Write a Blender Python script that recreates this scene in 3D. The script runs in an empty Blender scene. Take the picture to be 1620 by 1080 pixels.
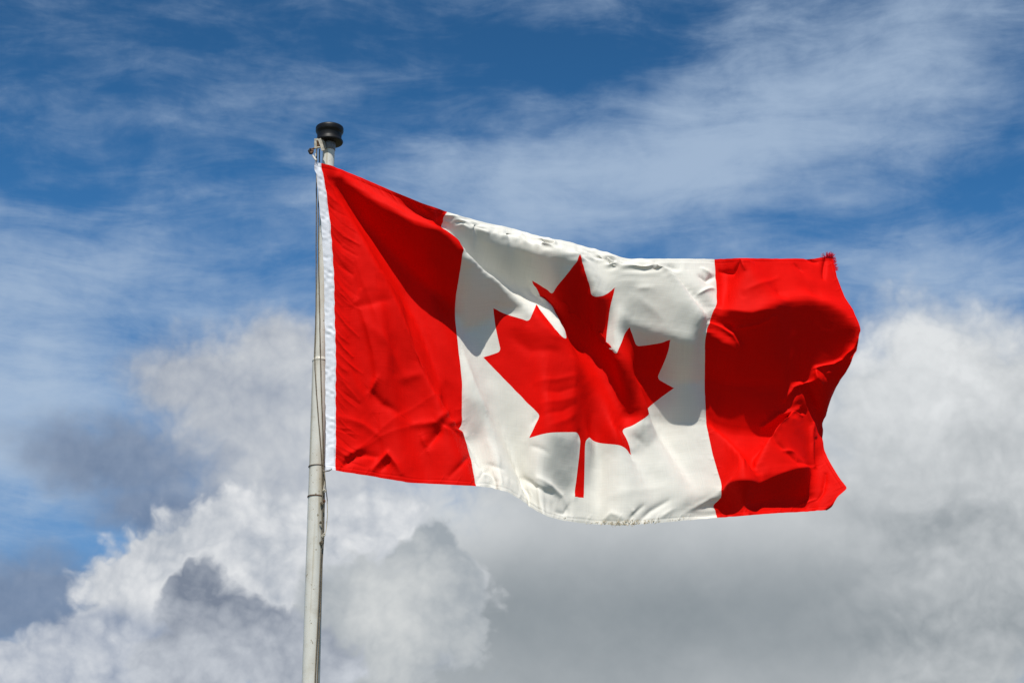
import bpy, bmesh, math, random
import numpy as np
from mathutils import Vector, Matrix
from mathutils.geometry import delaunay_2d_cdt

# ------------------------------------------------------------------ camera, sky, sun, exposure
scene = bpy.context.scene
COL = scene.collection
R = math.radians
PITCH = R(20)
F_PX = 3825.0
cam_d = bpy.data.cameras.new('camera')
cam = bpy.data.objects.new('camera', cam_d)
COL.objects.link(cam)
cam.location = (0, 0, 1.6)
cam.rotation_euler = (R(90) + PITCH, 0, 0)
cam_d.sensor_width = 36
cam_d.lens = F_PX / 1620 * 36
cam_d.clip_end = 5000
scene.camera = cam
scene.view_settings.view_transform = 'Standard'
scene.view_settings.look = 'None'
scene.view_settings.exposure = 0.0
scene.view_settings.gamma = 1.0
scene.cycles.max_bounces = 8

SUN_EL, SUN_AZ = R(61), R(-8)          # azimuth measured from straight behind the camera
to_sun = Vector((math.sin(SUN_AZ) * math.cos(SUN_EL), -math.cos(SUN_AZ) * math.cos(SUN_EL), math.sin(SUN_EL)))
sun_d = bpy.data.lights.new('sun', 'SUN')
sun_d.energy = 5.0
sun_d.angle = R(0.53)
sun_d.color = (1.0, 0.955, 0.87)
sun = bpy.data.objects.new('sun', sun_d)
COL.objects.link(sun)
sun.rotation_euler = (-to_sun).to_track_quat('-Z', 'Y').to_euler()
sun.location = (0, -5, 30)

# the sky: a Nishita sky with cirrus and cumulus laid over it by direction (degrees of bearing and height)
world = bpy.data.worlds.new('World')
scene.world = world
world.use_nodes = True
WT = world.node_tree
SKY_STRENGTH = 0.12
def wnode(t, **kw):
    n = WT.nodes.new(t)
    for k, v in kw.items(): setattr(n, k, v)
    return n
def plug(sock, v):
    if isinstance(v, Field): WT.links.new(v.s, sock)
    else: sock.default_value = v
class Field:
    """a node socket that can be added, multiplied and so on"""
    def __init__(self, s): self.s = s
    @staticmethod
    def math(op, a, b=None, c=None, clamp=False):
        n = wnode('ShaderNodeMath', operation=op, use_clamp=clamp)
        plug(n.inputs[0], a)
        if b is not None: plug(n.inputs[1], b)
        if c is not None: plug(n.inputs[2], c)
        return Field(n.outputs[0])
    def __add__(self, o): return Field.math('ADD', self, o)
    __radd__ = __add__
    def __sub__(self, o): return Field.math('SUBTRACT', self, o)
    def __rsub__(self, o): return Field.math('SUBTRACT', o, self)
    def __mul__(self, o): return Field.math('MULTIPLY', self, o)
    __rmul__ = __mul__
    def clamp(self): return Field.math('ADD', self, 0.0, clamp=True)
def step(x, lo, hi):
    n = wnode('ShaderNodeMapRange', interpolation_type='SMOOTHSTEP')
    plug(n.inputs[0], x); n.inputs[1].default_value = lo; n.inputs[2].default_value = hi
    return Field(n.outputs[0])
def smax(a, b, k=0.25): return Field.math('SMOOTH_MAX', a, b, k)
def vec(op, a, b):
    n = wnode('ShaderNodeVectorMath', operation=op)
    plug(n.inputs[0], a)
    if op == 'SCALE': n.inputs[3].default_value = b
    elif b is not None: plug(n.inputs[1], b)
    return Field(n.outputs[0])
def fbm(v, scale, detail=6, rough=0.55, dist=0.0, off=(0, 0, 0), color=False):
    v = vec('ADD', v, off) if off != (0, 0, 0) else v
    n = wnode('ShaderNodeTexNoise'); plug(n.inputs['Vector'], v)
    n.inputs['Scale'].default_value = scale; n.inputs['Detail'].default_value = detail
    n.inputs['Roughness'].default_value = rough; n.inputs['Distortion'].default_value = dist
    return Field(n.outputs['Color' if color else 'Fac'])
def where(px, py):
    """bearing and height in degrees of a direction in the photograph"""
    dx, dy = (px - 810) / F_PX, (540 - py) / F_PX
    d = Vector((dx, math.cos(PITCH) - dy * math.sin(PITCH), math.sin(PITCH) + dy * math.cos(PITCH))).normalized()
    return math.degrees(math.atan2(d.x, d.y)) * math.cos(PITCH), math.degrees(math.asin(d.z))
DEG = 1620 / 36 * cam_d.lens * math.pi / 180             # photograph pixels in a degree
geo = wnode('ShaderNodeTexCoord')
DIR = Field(geo.outputs['Generated'])
sep = wnode('ShaderNodeSeparateXYZ'); WT.links.new(DIR.s, sep.inputs[0])
dX, dY, dZ = (Field(sep.outputs[k]) for k in range(3))
BEAR = Field.math('ARCTAN2', dX, dY) * (57.29578 * math.cos(PITCH))
HIGH = Field.math('ARCSINE', dZ) * 57.29578
cmb = wnode('ShaderNodeCombineXYZ'); plug(cmb.inputs[0], BEAR); plug(cmb.inputs[1], HIGH)
SKYV = Field(cmb.outputs[0])
D = vec('SCALE', DIR, 57.29578)
def warp(v, amp, scale, detail=3, off=(0, 0, 0)):
    c = vec('SUBTRACT', fbm(D, scale, detail, 0.55, 0, off, True), (0.5, 0.5, 0.5))
    return vec('ADD', v, vec('SCALE', c, amp))
def blob(v, px, py, rx, ry, rot=0):
    """1 at the middle of an ellipse, 0 on its rim, negative outside; sizes in photograph pixels, rot anticlockwise"""
    b, h = where(px, py)
    n = wnode('ShaderNodeMapping', vector_type='TEXTURE'); plug(n.inputs['Vector'], v)
    n.inputs['Location'].default_value = (b, h, 0); n.inputs['Rotation'].default_value = (0, 0, R(rot))
    n.inputs['Scale'].default_value = (rx / DEG, ry / DEG, 1)
    l = wnode('ShaderNodeVectorMath', operation='LENGTH'); WT.links.new(n.outputs[0], l.inputs[0])
    return 1.0 - Field(l.outputs['Value'])
def union(v, bl, k=0.3):
    f = blob(v, *bl[0])
    for b in bl[1:]: f = smax(f, blob(v, *b), k)
    return f
def hump(v, *a):
    return step(blob(v, *a), 0.0, 1.0)
def lin(rgb):
    return tuple(((c / 255 + 0.055) / 1.055) ** 2.4 if c > 10 else c / 255 / 12.92 for c in rgb)
def mixc(f, a, b):
    n = wnode('ShaderNodeMix', data_type='RGBA'); plug(n.inputs[0], f)
    for k, c in ((6, a), (7, b)):
        if isinstance(c, Field): WT.links.new(c.s, n.inputs[k])
        else: n.inputs[k].default_value = (*[x / SKY_STRENGTH for x in lin(c)], 1)
    return Field(n.outputs[2])

# clear air
nish = wnode('ShaderNodeTexSky', sky_type='NISHITA', sun_disc=False)
nish.sun_elevation = SUN_EL; nish.sun_rotation = math.pi + SUN_AZ
nish.air_density = 1.0; nish.dust_density = 0.4; nish.ozone_density = 3.0
air = wnode('ShaderNodeMix', data_type='RGBA', blend_type='MULTIPLY'); air.inputs[0].default_value = 1
WT.links.new(nish.outputs[0], air.inputs[6])
air.inputs[7].default_value = AIR_TINT = (0.24, 0.62, 0.86, 1)
C = vec('SCALE', Field(air.outputs[2]), 1.0)
high_air = 1.06 - step(HIGH, 21.0, 28.5) * 0.30
WT.links.new(high_air.s, C.s.node.inputs[3])

W0 = warp(SKYV, 1.6, 0.16, 1, (3, 1, 2))
W1 = warp(SKYV, 1.5, 0.35, 3)
W2 = warp(W1, 0.5, 1.4, 3, (7, 3, 1))
# three cloud textures shared by all the banks
NA = fbm(D, 0.55, 6, 0.58, 0.2, (2, 1, 7)) - 0.5
NA_UP = fbm(D, 0.55, 5, 0.58, 0.2, (2.05, 1.10, 7.35)) - 0.5
NB = fbm(D, 0.30, 5, 0.55, 0.0, (9, 9, 9)) - 0.5
NC = fbm(D, 0.95, 6, 0.60, 0.3, (4, 14, 4)) - 0.5
RELIEF = NA - NA_UP                                      # which side of the billows looks up
vn = wnode('ShaderNodeTexVoronoi', feature='F1', voronoi_dimensions='2D'); plug(vn.inputs['Vector'], W2)
vn.inputs['Scale'].default_value = 0.9; vn.inputs['Detail'].default_value = 2; vn.inputs['Roughness'].default_value = 0.5
PUFF = 0.5 - Field(vn.outputs['Distance'])
vm = wnode('ShaderNodeTexVoronoi', feature='F1', voronoi_dimensions='2D'); plug(vm.inputs['Vector'], W2)
vm.inputs['Scale'].default_value = 2.3; vm.inputs['Detail'].default_value = 1; vm.inputs['Roughness'].default_value = 0.5
SMALL = 0.45 - Field(vm.outputs['Distance'])

# cirrus: a milky veil with feathery streaks
veil = (hump(W1, 1330, 150, 620, 230, 22) * 0.75 + hump(W1, 900, 290, 460, 180, 12) * 0.62 + hump(W1, 190, 170, 420, 90, 0) * 0.2
        + hump(W1, 130, 420, 480, 130, -8) * 0.5 + hump(W1, 20, 640, 280, 260, 0) * 0.75 + hump(W1, 1500, 430, 330, 120, 0) * 0.5
        + hump(W1, 620, 330, 360, 150, 0) * 0.38 + hump(W1, 1180, 60, 200, 140, 45) * 0.25 + hump(W1, 560, 150, 300, 60, 0) * 0.12
        - hump(W1, 850, 90, 330, 90, -6) * 0.35 - hump(W1, 1300, 350, 230, 55, -3) * 0.30 - hump(W1, 1570, 300, 130, 160, 0) * 0.22
        - hump(W1, 100, 300, 260, 45, 0) * 0.2 - hump(W1, 420, 410, 200, 40, 0) * 0.2)
def streaks(rot, sx, sy, scale, off, detail=5):
    n = wnode('ShaderNodeMapping'); plug(n.inputs['Vector'], W0)
    n.inputs['Rotation'].default_value = (0, 0, R(rot)); n.inputs['Scale'].default_value = (sx, sy, 1)
    return fbm(Field(n.outputs[0]), scale, detail, 0.62, 0.5, off)
s1 = streaks(-30, 0.27, 1.0, 0.60, (3, 8, 0))
s2 = streaks(-50, 0.30, 1.0, 1.3, (13, 2, 0), 6)
s3 = streaks(-8, 0.24, 1.0, 0.8, (1, 22, 0))
thin = s1 * 0.40 + s2 * 0.42 + s3 * 0.28
ci = step(veil * 0.85 + (thin - 0.52) * 1.75 + NC * 0.4 + 0.10 + step(HIGH, 27.0, 20.0) * 0.12, 0.0, 1.05)
C = mixc((ci * 0.86 + step(HIGH, 24.5, 11.0) * 0.22).clamp(), C, (170, 190, 214))

def cumulus(bl, bump, soft, light, dark, shade, k=0.3, v=None, cap=1.0):
    """one bank of cloud over what is already there; shade(p) gives 0 (dark) to 1 (light)"""
    global C
    dens = union(v or W2, bl, k) + bump
    C = mixc(step(dens, 0.0, soft) * cap, C, mixc(shade(dens).clamp(), dark, light))

# cover over the rest of the sky, outside the picture
far = step(blob(SKYV, 810, 540, 1500, 1150), 0.0, -0.35)
gen = step(fbm(D, 0.045, 4, 0.55, 0.3, (5, 5, 5)), 0.50, 0.64) * far
C = mixc(gen, C, mixc(fbm(D, 0.08, 4, 0.6, 0, (1, 9, 4)), (98, 106, 116), (172, 175, 176)))

def down(y0, y1):
    """0 at the height of row y0 of the photograph, 1 at row y1"""
    return step(HIGH, where(810, y0)[1], where(810, y1)[1])
def along(x0, x1):
    return step(BEAR, where(x0, 700)[0], where(x1, 700)[0])
BILLOW = NA * 0.30 + PUFF * 0.20 + SMALL * 0.12 + NC * 0.10
LIT = RELIEF * 1.3 + PUFF * 0.30 + SMALL * 0.22

# billows show at the right and upper part of the deck, its middle is smooth
TEXTURED = (along(1250, 1480) + down(840, 700)).clamp() * 0.52 + 0.1
# an even grey sheet behind everything at the lower right
cumulus([(1180, 960, 640, 260), (1500, 780, 240, 330), (1000, 900, 420, 180), (640, 980, 240, 170)], NB * 0.25 + NC * 0.1, 0.4, (206, 210, 213), (146, 155, 161),
        lambda p: 0.75 - down(800, 970) * 0.6 + NB * 0.5)
# the broad grey deck over the lower right
cumulus([(1050, 1120, 760, 430), (1480, 900, 420, 420), (1490, 640, 290, 215), (700, 900, 330, 190), (1000, 760, 460, 170), (1120, 850, 520, 230)], NA * 0.36 + PUFF * 0.18 + SMALL * 0.08 + NC * 0.08, 0.55,
        (224, 227, 229), (126, 136, 143),
        lambda p: 0.62 + (LIT * 0.75 + NC * 0.15) * TEXTURED - down(800, 970) * 0.46 + down(985, 1100) * 0.16 + along(1180, 1500) * 0.16 + hump(W1, 1440, 560, 280, 170) * 0.22
        + NB * 0.34 - hump(W2, 1480, 815, 280, 70, -8) * 0.36 + hump(W1, 1500, 930, 280, 70, 8) * 0.16
        + hump(W1, 620, 830, 300, 130) * 0.2 - hump(W2, 1560, 700, 120, 60) * 0.2)
# pale bank behind the pole at the left
cumulus([(420, 650, 270, 180), (310, 600, 170, 90), (480, 740, 260, 240), (440, 560, 150, 100)], NA * 0.36 + NC * 0.2 + SMALL * 0.1, 0.6, (212, 215, 218), (140, 152, 172),
        lambda p: 0.45 + LIT * 0.7 + NB * 0.5 + NC * 0.2 + along(200, 470) * 0.25)
# dusky blue-grey bank left of it
cumulus([(180, 725, 220, 85, -8), (40, 960, 270, 120), (250, 800, 150, 60)], NC * 0.45 + NB * 0.3, 0.7, (150, 164, 186), (106, 124, 152),
        lambda p: 0.4 + LIT * 0.6 + NC * 0.6, cap=0.9)
# white mound
cumulus([(300, 890, 165, 100), (400, 860, 190, 90), (520, 880, 220, 120), (250, 950, 150, 110), (620, 970, 190, 150), (430, 970, 160, 110)], BILLOW, 0.26, (238, 239, 240), (150, 161, 176),
        lambda p: 0.66 + LIT + NC * 0.3)
# billow with a dusky rim right of the pole
cumulus([(700, 940, 80, 110), (600, 1010, 180, 140), (682, 872, 56, 60), (742, 985, 50, 105), (640, 900, 60, 40)], BILLOW * 1.1 + NC * 0.5, 0.3, (222, 224, 223), (160, 168, 175),
        lambda p: 0.08 + hump(W2, 620, 970, 150, 150) * 0.6 + LIT * 0.7 + NC * 0.5 + down(850, 1080) * 0.2, k=0.15)
# low pale cloud at the bottom left
cumulus([(150, 1005, 130, 60, 20), (60, 1080, 230, 80), (240, 1050, 200, 90)], BILLOW, 0.3, (226, 229, 233), (146, 158, 178),
        lambda p: 0.5 + LIT * 1.1 + NC * 0.5)
# dusky ragged cloud in front
cumulus([(315, 935, 48, 70), (345, 985, 90, 70), (400, 1010, 120, 80, -28), (300, 1050, 100, 70), (470, 1050, 130, 70)], BILLOW * 1.1 + NC * 0.45, 0.25, (210, 215, 222), (124, 134, 151),
        lambda p: 0.12 + LIT * 0.8 + down(905, 1070) * 0.55 + NC * 0.8, k=0.15)

BG = WT.nodes['Background']
WT.links.new(C.s, BG.inputs[0])
BG.inputs[1].default_value = SKY_STRENGTH
world.cycles.sampling_method = 'MANUAL'
world.cycles.sample_map_resolution = 512


# ------------------------------------------------------------------ helpers
def at(px, py, y):
    """the world point of the vertical plane at depth y seen at that place of the photograph"""
    dx, dy = (px - 810) / F_PX, (540 - py) / F_PX
    wy = math.cos(PITCH) - dy * math.sin(PITCH)
    wz = math.sin(PITCH) + dy * math.cos(PITCH)
    k = y / wy
    return Vector((dx * k, y, 1.6 + wz * k))

def tag(o, label=None, cat=None, group=None, kind=None):
    for k, v in (('label', label), ('category', cat), ('group', group), ('kind', kind)):
        if v: o[k] = v
    return o

def empty(name, loc):
    o = bpy.data.objects.new(name, None)
    COL.objects.link(o)
    o.location = loc
    o.empty_display_size = 0.1
    return o

def link(name, me, mat, parent=None):
    o = bpy.data.objects.new(name, me)
    COL.objects.link(o)
    if mat: me.materials.append(mat)
    if parent:
        o.parent = parent
        o.matrix_parent_inverse = Matrix.Translation(parent.location).inverted()
    return o

def mesh_np(name, co, tris, mat, parent=None, uv=None, normals=None):
    me = bpy.data.meshes.new(name)
    k = tris.shape[1]
    me.vertices.add(len(co)); me.vertices.foreach_set('co', co.astype(np.float32).ravel())
    me.loops.add(tris.size); me.loops.foreach_set('vertex_index', tris.astype(np.int32).ravel())
    me.polygons.add(len(tris))
    me.polygons.foreach_set('loop_start', np.arange(0, tris.size, k, dtype=np.int32))
    me.polygons.foreach_set('loop_total', np.full(len(tris), k, dtype=np.int32))
    me.update(calc_edges=True)
    me.validate()
    me.polygons.foreach_set('use_smooth', np.ones(len(me.polygons), dtype=bool))
    if uv is not None:
        l = me.uv_layers.new(name='cloth')
        l.data.foreach_set('uv', uv[tris.ravel()].astype(np.float32).ravel())
    if normals is not None:
        me.normals_split_custom_set_from_vertices(normals.astype(np.float32).tolist())
    return link(name, me, mat, parent)

class Shape:
    """collects tubes, turned profiles and blocks into one mesh"""
    def __init__(self): self.bm = bmesh.new()
    def ring(self, c, r, n, X, Y):
        return [self.bm.verts.new(c + X * (r * math.cos(2 * math.pi * k / n)) + Y * (r * math.sin(2 * math.pi * k / n))) for k in range(n)]
    def tube(self, pts, rad, n=8, caps=True):
        pts = [Vector(p) for p in pts]
        rad = rad if isinstance(rad, (list, tuple)) else [rad] * len(pts)
        prev, X = None, None
        for i, p in enumerate(pts):
            t = (pts[min(i + 1, len(pts) - 1)] - pts[max(i - 1, 0)]).normalized()
            if X is None:
                X = t.orthogonal().normalized()
            X = (X - t * X.dot(t)).normalized()
            Y = t.cross(X)
            rg = self.ring(p, rad[i], n, X, Y)
            if prev:
                for k in range(n):
                    self.bm.faces.new((prev[k], prev[(k + 1) % n], rg[(k + 1) % n], rg[k]))
            elif caps: self.bm.faces.new(rg[::-1])
            prev = rg
        if caps: self.bm.faces.new(prev)
        return self
    def turned(self, prof, base, axis=Vector((0, 0, 1)), n=64):
        """prof: (radius, height) pairs from bottom to top"""
        axis = axis.normalized()
        X = Vector((1, 0, 0)); X = (X - axis * X.dot(axis)).normalized(); Y = axis.cross(X)
        prev = None
        for r, h in prof:
            rg = self.ring(base + axis * h, max(r, 1e-4), n, X, Y)
            if prev:
                for k in range(n):
                    self.bm.faces.new((prev[k], prev[(k + 1) % n], rg[(k + 1) % n], rg[k]))
            else: self.bm.faces.new(rg[::-1])
            prev = rg
        self.bm.faces.new(prev)
        return self
    def block(self, c, size, rot=(0, 0, 0), bevel=0.0):
        b2 = bmesh.new()
        bmesh.ops.create_cube(b2, size=1)
        from mathutils import Euler
        M = Matrix.Translation(Vector(c)) @ Euler(rot).to_matrix().to_4x4() @ Matrix.Diagonal((*size, 1))
        bmesh.ops.transform(b2, matrix=M, verts=b2.verts)
        if bevel: bmesh.ops.bevel(b2, geom=b2.edges[:], offset=bevel, segments=2, affect='EDGES')
        me = bpy.data.meshes.new('tmp'); b2.to_mesh(me); b2.free()
        self.bm.from_mesh(me); bpy.data.meshes.remove(me)
        return self
    def build(self, name, mat, parent=None, angle=40):
        bmesh.ops.recalc_face_normals(self.bm, faces=self.bm.faces[:])
        me = bpy.data.meshes.new(name)
        self.bm.to_mesh(me); self.bm.free()
        me.polygons.foreach_set('use_smooth', np.ones(len(me.polygons), dtype=bool))
        me.set_sharp_from_angle(angle=R(angle))
        return link(name, me, mat, parent)

def material(name):
    m = bpy.data.materials.new(name)
    m.use_nodes = True
    nt = m.node_tree
    b = nt.nodes['Principled BSDF']
    return m, nt, b

def n_(nt, t, **kw):
    n = nt.nodes.new(t)
    for k, v in kw.items(): setattr(n, k, v)
    return n

# ------------------------------------------------------------------ materials
def cloth_mat(name, col, trans, trans_col, rough=0.65, spec=0.05):
    m, nt, b = material(name)
    b.inputs['Roughness'].default_value = rough
    b.inputs['Specular IOR Level'].default_value = spec
    uv = n_(nt, 'ShaderNodeUVMap', uv_map='cloth')
    # uneven dye, warp threads and a few slubs: all in the cloth's own coordinates
    no = n_(nt, 'ShaderNodeTexNoise'); no.inputs['Scale'].default_value = 7; no.inputs['Detail'].default_value = 5
    nt.links.new(uv.outputs[0], no.inputs['Vector'])
    mp = n_(nt, 'ShaderNodeMapping'); mp.inputs['Scale'].default_value = (420, 9, 1)
    nt.links.new(uv.outputs[0], mp.inputs['Vector'])
    sl = n_(nt, 'ShaderNodeTexNoise'); sl.inputs['Scale'].default_value = 1; sl.inputs['Detail'].default_value = 2
    nt.links.new(mp.outputs[0], sl.inputs['Vector'])
    mp2 = n_(nt, 'ShaderNodeMapping'); mp2.inputs['Scale'].default_value = (9, 380, 1)
    nt.links.new(uv.outputs[0], mp2.inputs['Vector'])
    sl2 = n_(nt, 'ShaderNodeTexNoise'); sl2.inputs['Scale'].default_value = 1; sl2.inputs['Detail'].default_value = 2
    nt.links.new(mp2.outputs[0], sl2.inputs['Vector'])
    ad = n_(nt, 'ShaderNodeMath', operation='ADD'); nt.links.new(sl.outputs[0], ad.inputs[0]); nt.links.new(sl2.outputs[0], ad.inputs[1])
    ad2 = n_(nt, 'ShaderNodeMath', operation='ADD'); nt.links.new(ad.outputs[0], ad2.inputs[0]); nt.links.new(no.outputs[0], ad2.inputs[1])
    rp = n_(nt, 'ShaderNodeMapRange'); rp.inputs[1].default_value = 0.9; rp.inputs[2].default_value = 2.1; rp.inputs[3].default_value = 0.9; rp.inputs[4].default_value = 1.06
    nt.links.new(ad2.outputs[0], rp.inputs[0])
    mx = n_(nt, 'ShaderNodeMix', data_type='RGBA', blend_type='MULTIPLY'); mx.inputs[0].default_value = 1
    mx.inputs[6].default_value = (*col, 1); nt.links.new(rp.outputs[0], mx.inputs[7])
    nt.links.new(mx.outputs[2], b.inputs['Base Color'])
    bp = n_(nt, 'ShaderNodeBump'); bp.inputs['Strength'].default_value = 0.35; bp.inputs['Distance'].default_value = 0.0012
    nt.links.new(ad.outputs[0], bp.inputs['Height']); nt.links.new(bp.outputs[0], b.inputs['Normal'])
    t = n_(nt, 'ShaderNodeBsdfTranslucent'); t.inputs[0].default_value = (*trans_col, 1)
    ms = n_(nt, 'ShaderNodeMixShader'); ms.inputs[0].default_value = trans
    out = nt.nodes['Material Output']
    nt.links.new(b.outputs[0], ms.inputs[1]); nt.links.new(t.outputs[0], ms.inputs[2]); nt.links.new(ms.outputs[0], out.inputs[0])
    return m

RED = (0.73, 0.0034, 0.0011)
M_red = cloth_mat('red_nylon', RED, 0.05, (0.62, 0.002, 0.002))
M_white = cloth_mat('white_nylon', (0.76, 0.735, 0.67), 0.05, (0.70, 0.68, 0.62))
M_head = cloth_mat('heading_canvas', (0.80, 0.82, 0.88), 0.04, (0.7, 0.7, 0.7), 0.8, 0.1)

def metal_paint():
    m, nt, b = material('cream_pole_paint')
    g = n_(nt, 'ShaderNodeTexCoord')
    no = n_(nt, 'ShaderNodeTexNoise'); no.inputs['Scale'].default_value = 5; no.inputs['Detail'].default_value = 8; no.inputs['Roughness'].default_value = 0.65
    nt.links.new(g.outputs['Object'], no.inputs['Vector'])
    mp = n_(nt, 'ShaderNodeMapping'); mp.inputs['Scale'].default_value = (60, 60, 1.6); nt.links.new(g.outputs['Object'], mp.inputs['Vector'])
    st = n_(nt, 'ShaderNodeTexNoise'); st.inputs['Scale'].default_value = 1; st.inputs['Detail'].default_value = 5
    nt.links.new(mp.outputs[0], st.inputs['Vector'])
    r1 = n_(nt, 'ShaderNodeValToRGB')
    r1.color_ramp.elements[0].position = 0.30; r1.color_ramp.elements[0].color = (0.50, 0.47, 0.40, 1)
    r1.color_ramp.elements[1].position = 0.52; r1.color_ramp.elements[1].color = (0.66, 0.65, 0.60, 1)
    nt.links.new(no.outputs[0], r1.inputs[0])
    r2 = n_(nt, 'ShaderNodeValToRGB')
    r2.color_ramp.elements[0].position = 0.30; r2.color_ramp.elements[0].color = (0.72, 0.66, 0.55, 1)
    r2.color_ramp.elements[1].position = 0.48; r2.color_ramp.elements[1].color = (1, 1, 1, 1)
    nt.links.new(st.outputs[0], r2.inputs[0])
    mx = n_(nt, 'ShaderNodeMix', data_type='RGBA', blend_type='MULTIPLY'); mx.inputs[0].default_value = 1
    nt.links.new(r1.outputs[0], mx.inputs[6]); nt.links.new(r2.outputs[0], mx.inputs[7])
    # small flaked specks
    vo = n_(nt, 'ShaderNodeTexNoise'); vo.inputs['Scale'].default_value = 70; vo.inputs['Detail'].default_value = 3
    nt.links.new(g.outputs['Object'], vo.inputs['Vector'])
    r3 = n_(nt, 'ShaderNodeValToRGB')
    r3.color_ramp.elements[0].position = 0.28; r3.color_ramp.elements[0].color = (0.50, 0.45, 0.37, 1)
    r3.color_ramp.elements[1].position = 0.33; r3.color_ramp.elements[1].color = (1, 1, 1, 1)
    nt.links.new(vo.outputs[0], r3.inputs[0])
    mx2 = n_(nt, 'ShaderNodeMix', data_type='RGBA', blend_type='MULTIPLY'); mx2.inputs[0].default_value = 1
    nt.links.new(mx.outputs[2], mx2.inputs[6]); nt.links.new(r3.outputs[0], mx2.inputs[7])
    nt.links.new(mx2.outputs[2], b.inputs['Base Color'])
    b.inputs['Roughness'].default_value = 0.45
    b.inputs['Specular IOR Level'].default_value = 0.35
    bp = n_(nt, 'ShaderNodeBump'); bp.inputs['Strength'].default_value = 0.5; bp.inputs['Distance'].default_value = 0.002
    nt.links.new(no.outputs[0], bp.inputs['Height']); nt.links.new(bp.outputs[0], b.inputs['Normal'])
    return m
M_pole = metal_paint()

def plain(name, col, rough=0.5, metallic=0.0, var=0.25, scale=40, spec=0.5):
    m, nt, b = material(name)
    g = n_(nt, 'ShaderNodeTexCoord')
    no = n_(nt, 'ShaderNodeTexNoise'); no.inputs['Scale'].default_value = scale; no.inputs['Detail'].default_value = 6
    nt.links.new(g.outputs['Object'], no.inputs['Vector'])
    r = n_(nt, 'ShaderNodeValToRGB')
    r.color_ramp.elements[0].position = 0.3; r.color_ramp.elements[0].color = (*[c * (1 - var) for c in col], 1)
    r.color_ramp.elements[1].position = 0.7; r.color_ramp.elements[1].color = (*[c * (1 + var) for c in col], 1)
    nt.links.new(no.outputs[0], r.inputs[0]); nt.links.new(r.outputs[0], b.inputs['Base Color'])
    b.inputs['Roughness'].default_value = rough; b.inputs['Metallic'].default_value = metallic
    b.inputs['Specular IOR Level'].default_value = spec
    return m
M_black = plain('black_cap_plastic', (0.007, 0.007, 0.008), 0.46, 0, 0.5, 60, 0.28)
M_alloy = plain('weathered_cast_alloy', (0.36, 0.33, 0.27), 0.55, 0.3, 0.35, 90)
M_rust = plain('rusty_brown_metal', (0.10, 0.045, 0.02), 0.8, 0.0, 0.6, 120)
M_cord = plain('grey_brown_cord', (0.16, 0.135, 0.10), 0.9, 0, 0.4, 200, 0.2)
M_pale = plain('pale_cord', (0.5, 0.46, 0.38), 0.9, 0, 0.3, 200, 0.2)
M_thread = plain('tan_thread', (0.52, 0.44, 0.30), 0.95, 0, 0.3, 300, 0.1)
M_redthread = plain('red_thread', (0.66, 0.018, 0.05), 0.95, 0, 0.3, 300, 0.1)

def grass_mat():
    m, nt, b = material('mown_grass')
    g = n_(nt, 'ShaderNodeTexCoord')
    a = n_(nt, 'ShaderNodeTexNoise'); a.inputs['Scale'].default_value = 0.35; a.inputs['Detail'].default_value = 8
    c = n_(nt, 'ShaderNodeTexNoise'); c.inputs['Scale'].default_value = 60; c.inputs['Detail'].default_value = 6
    for x in (a, c): nt.links.new(g.outputs['Object'], x.inputs['Vector'])
    ad = n_(nt, 'ShaderNodeMath', operation='ADD'); nt.links.new(a.outputs[0], ad.inputs[0]); nt.links.new(c.outputs[0], ad.inputs[1])
    r = n_(nt, 'ShaderNodeValToRGB')
    r.color_ramp.elements[0].position = 0.35; r.color_ramp.elements[0].color = (0.07, 0.075, 0.035, 1)
    r.color_ramp.elements[1].position = 0.7; r.color_ramp.elements[1].color = (0.17, 0.15, 0.085, 1)
    hf = n_(nt, 'ShaderNodeMath', operation='MULTIPLY'); hf.inputs[1].default_value = 0.5; nt.links.new(ad.outputs[0], hf.inputs[0])
    nt.links.new(hf.outputs[0], r.inputs[0]); nt.links.new(r.outputs[0], b.inputs['Base Color'])
    b.inputs['Roughness'].default_value = 0.95
    return m

# ------------------------------------------------------------------ the ground under the pole
gb = bmesh.new()
N, HALF = 60, 900.0
gx = [HALF * (abs(t) ** 3) * (1 if t > 0 else -1) for t in np.linspace(-1, 1, N + 1)]
gv = [[gb.verts.new((x, y, 0.0)) for x in gx] for y in gx]
for j in range(N):
    for i in range(N):
        gb.faces.new((gv[j][i], gv[j][i + 1], gv[j + 1][i + 1], gv[j + 1][i]))
gm = bpy.data.meshes.new('ground'); gb.to_mesh(gm); gb.free()
tag(link('ground', gm, grass_mat()), kind='structure')

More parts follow.
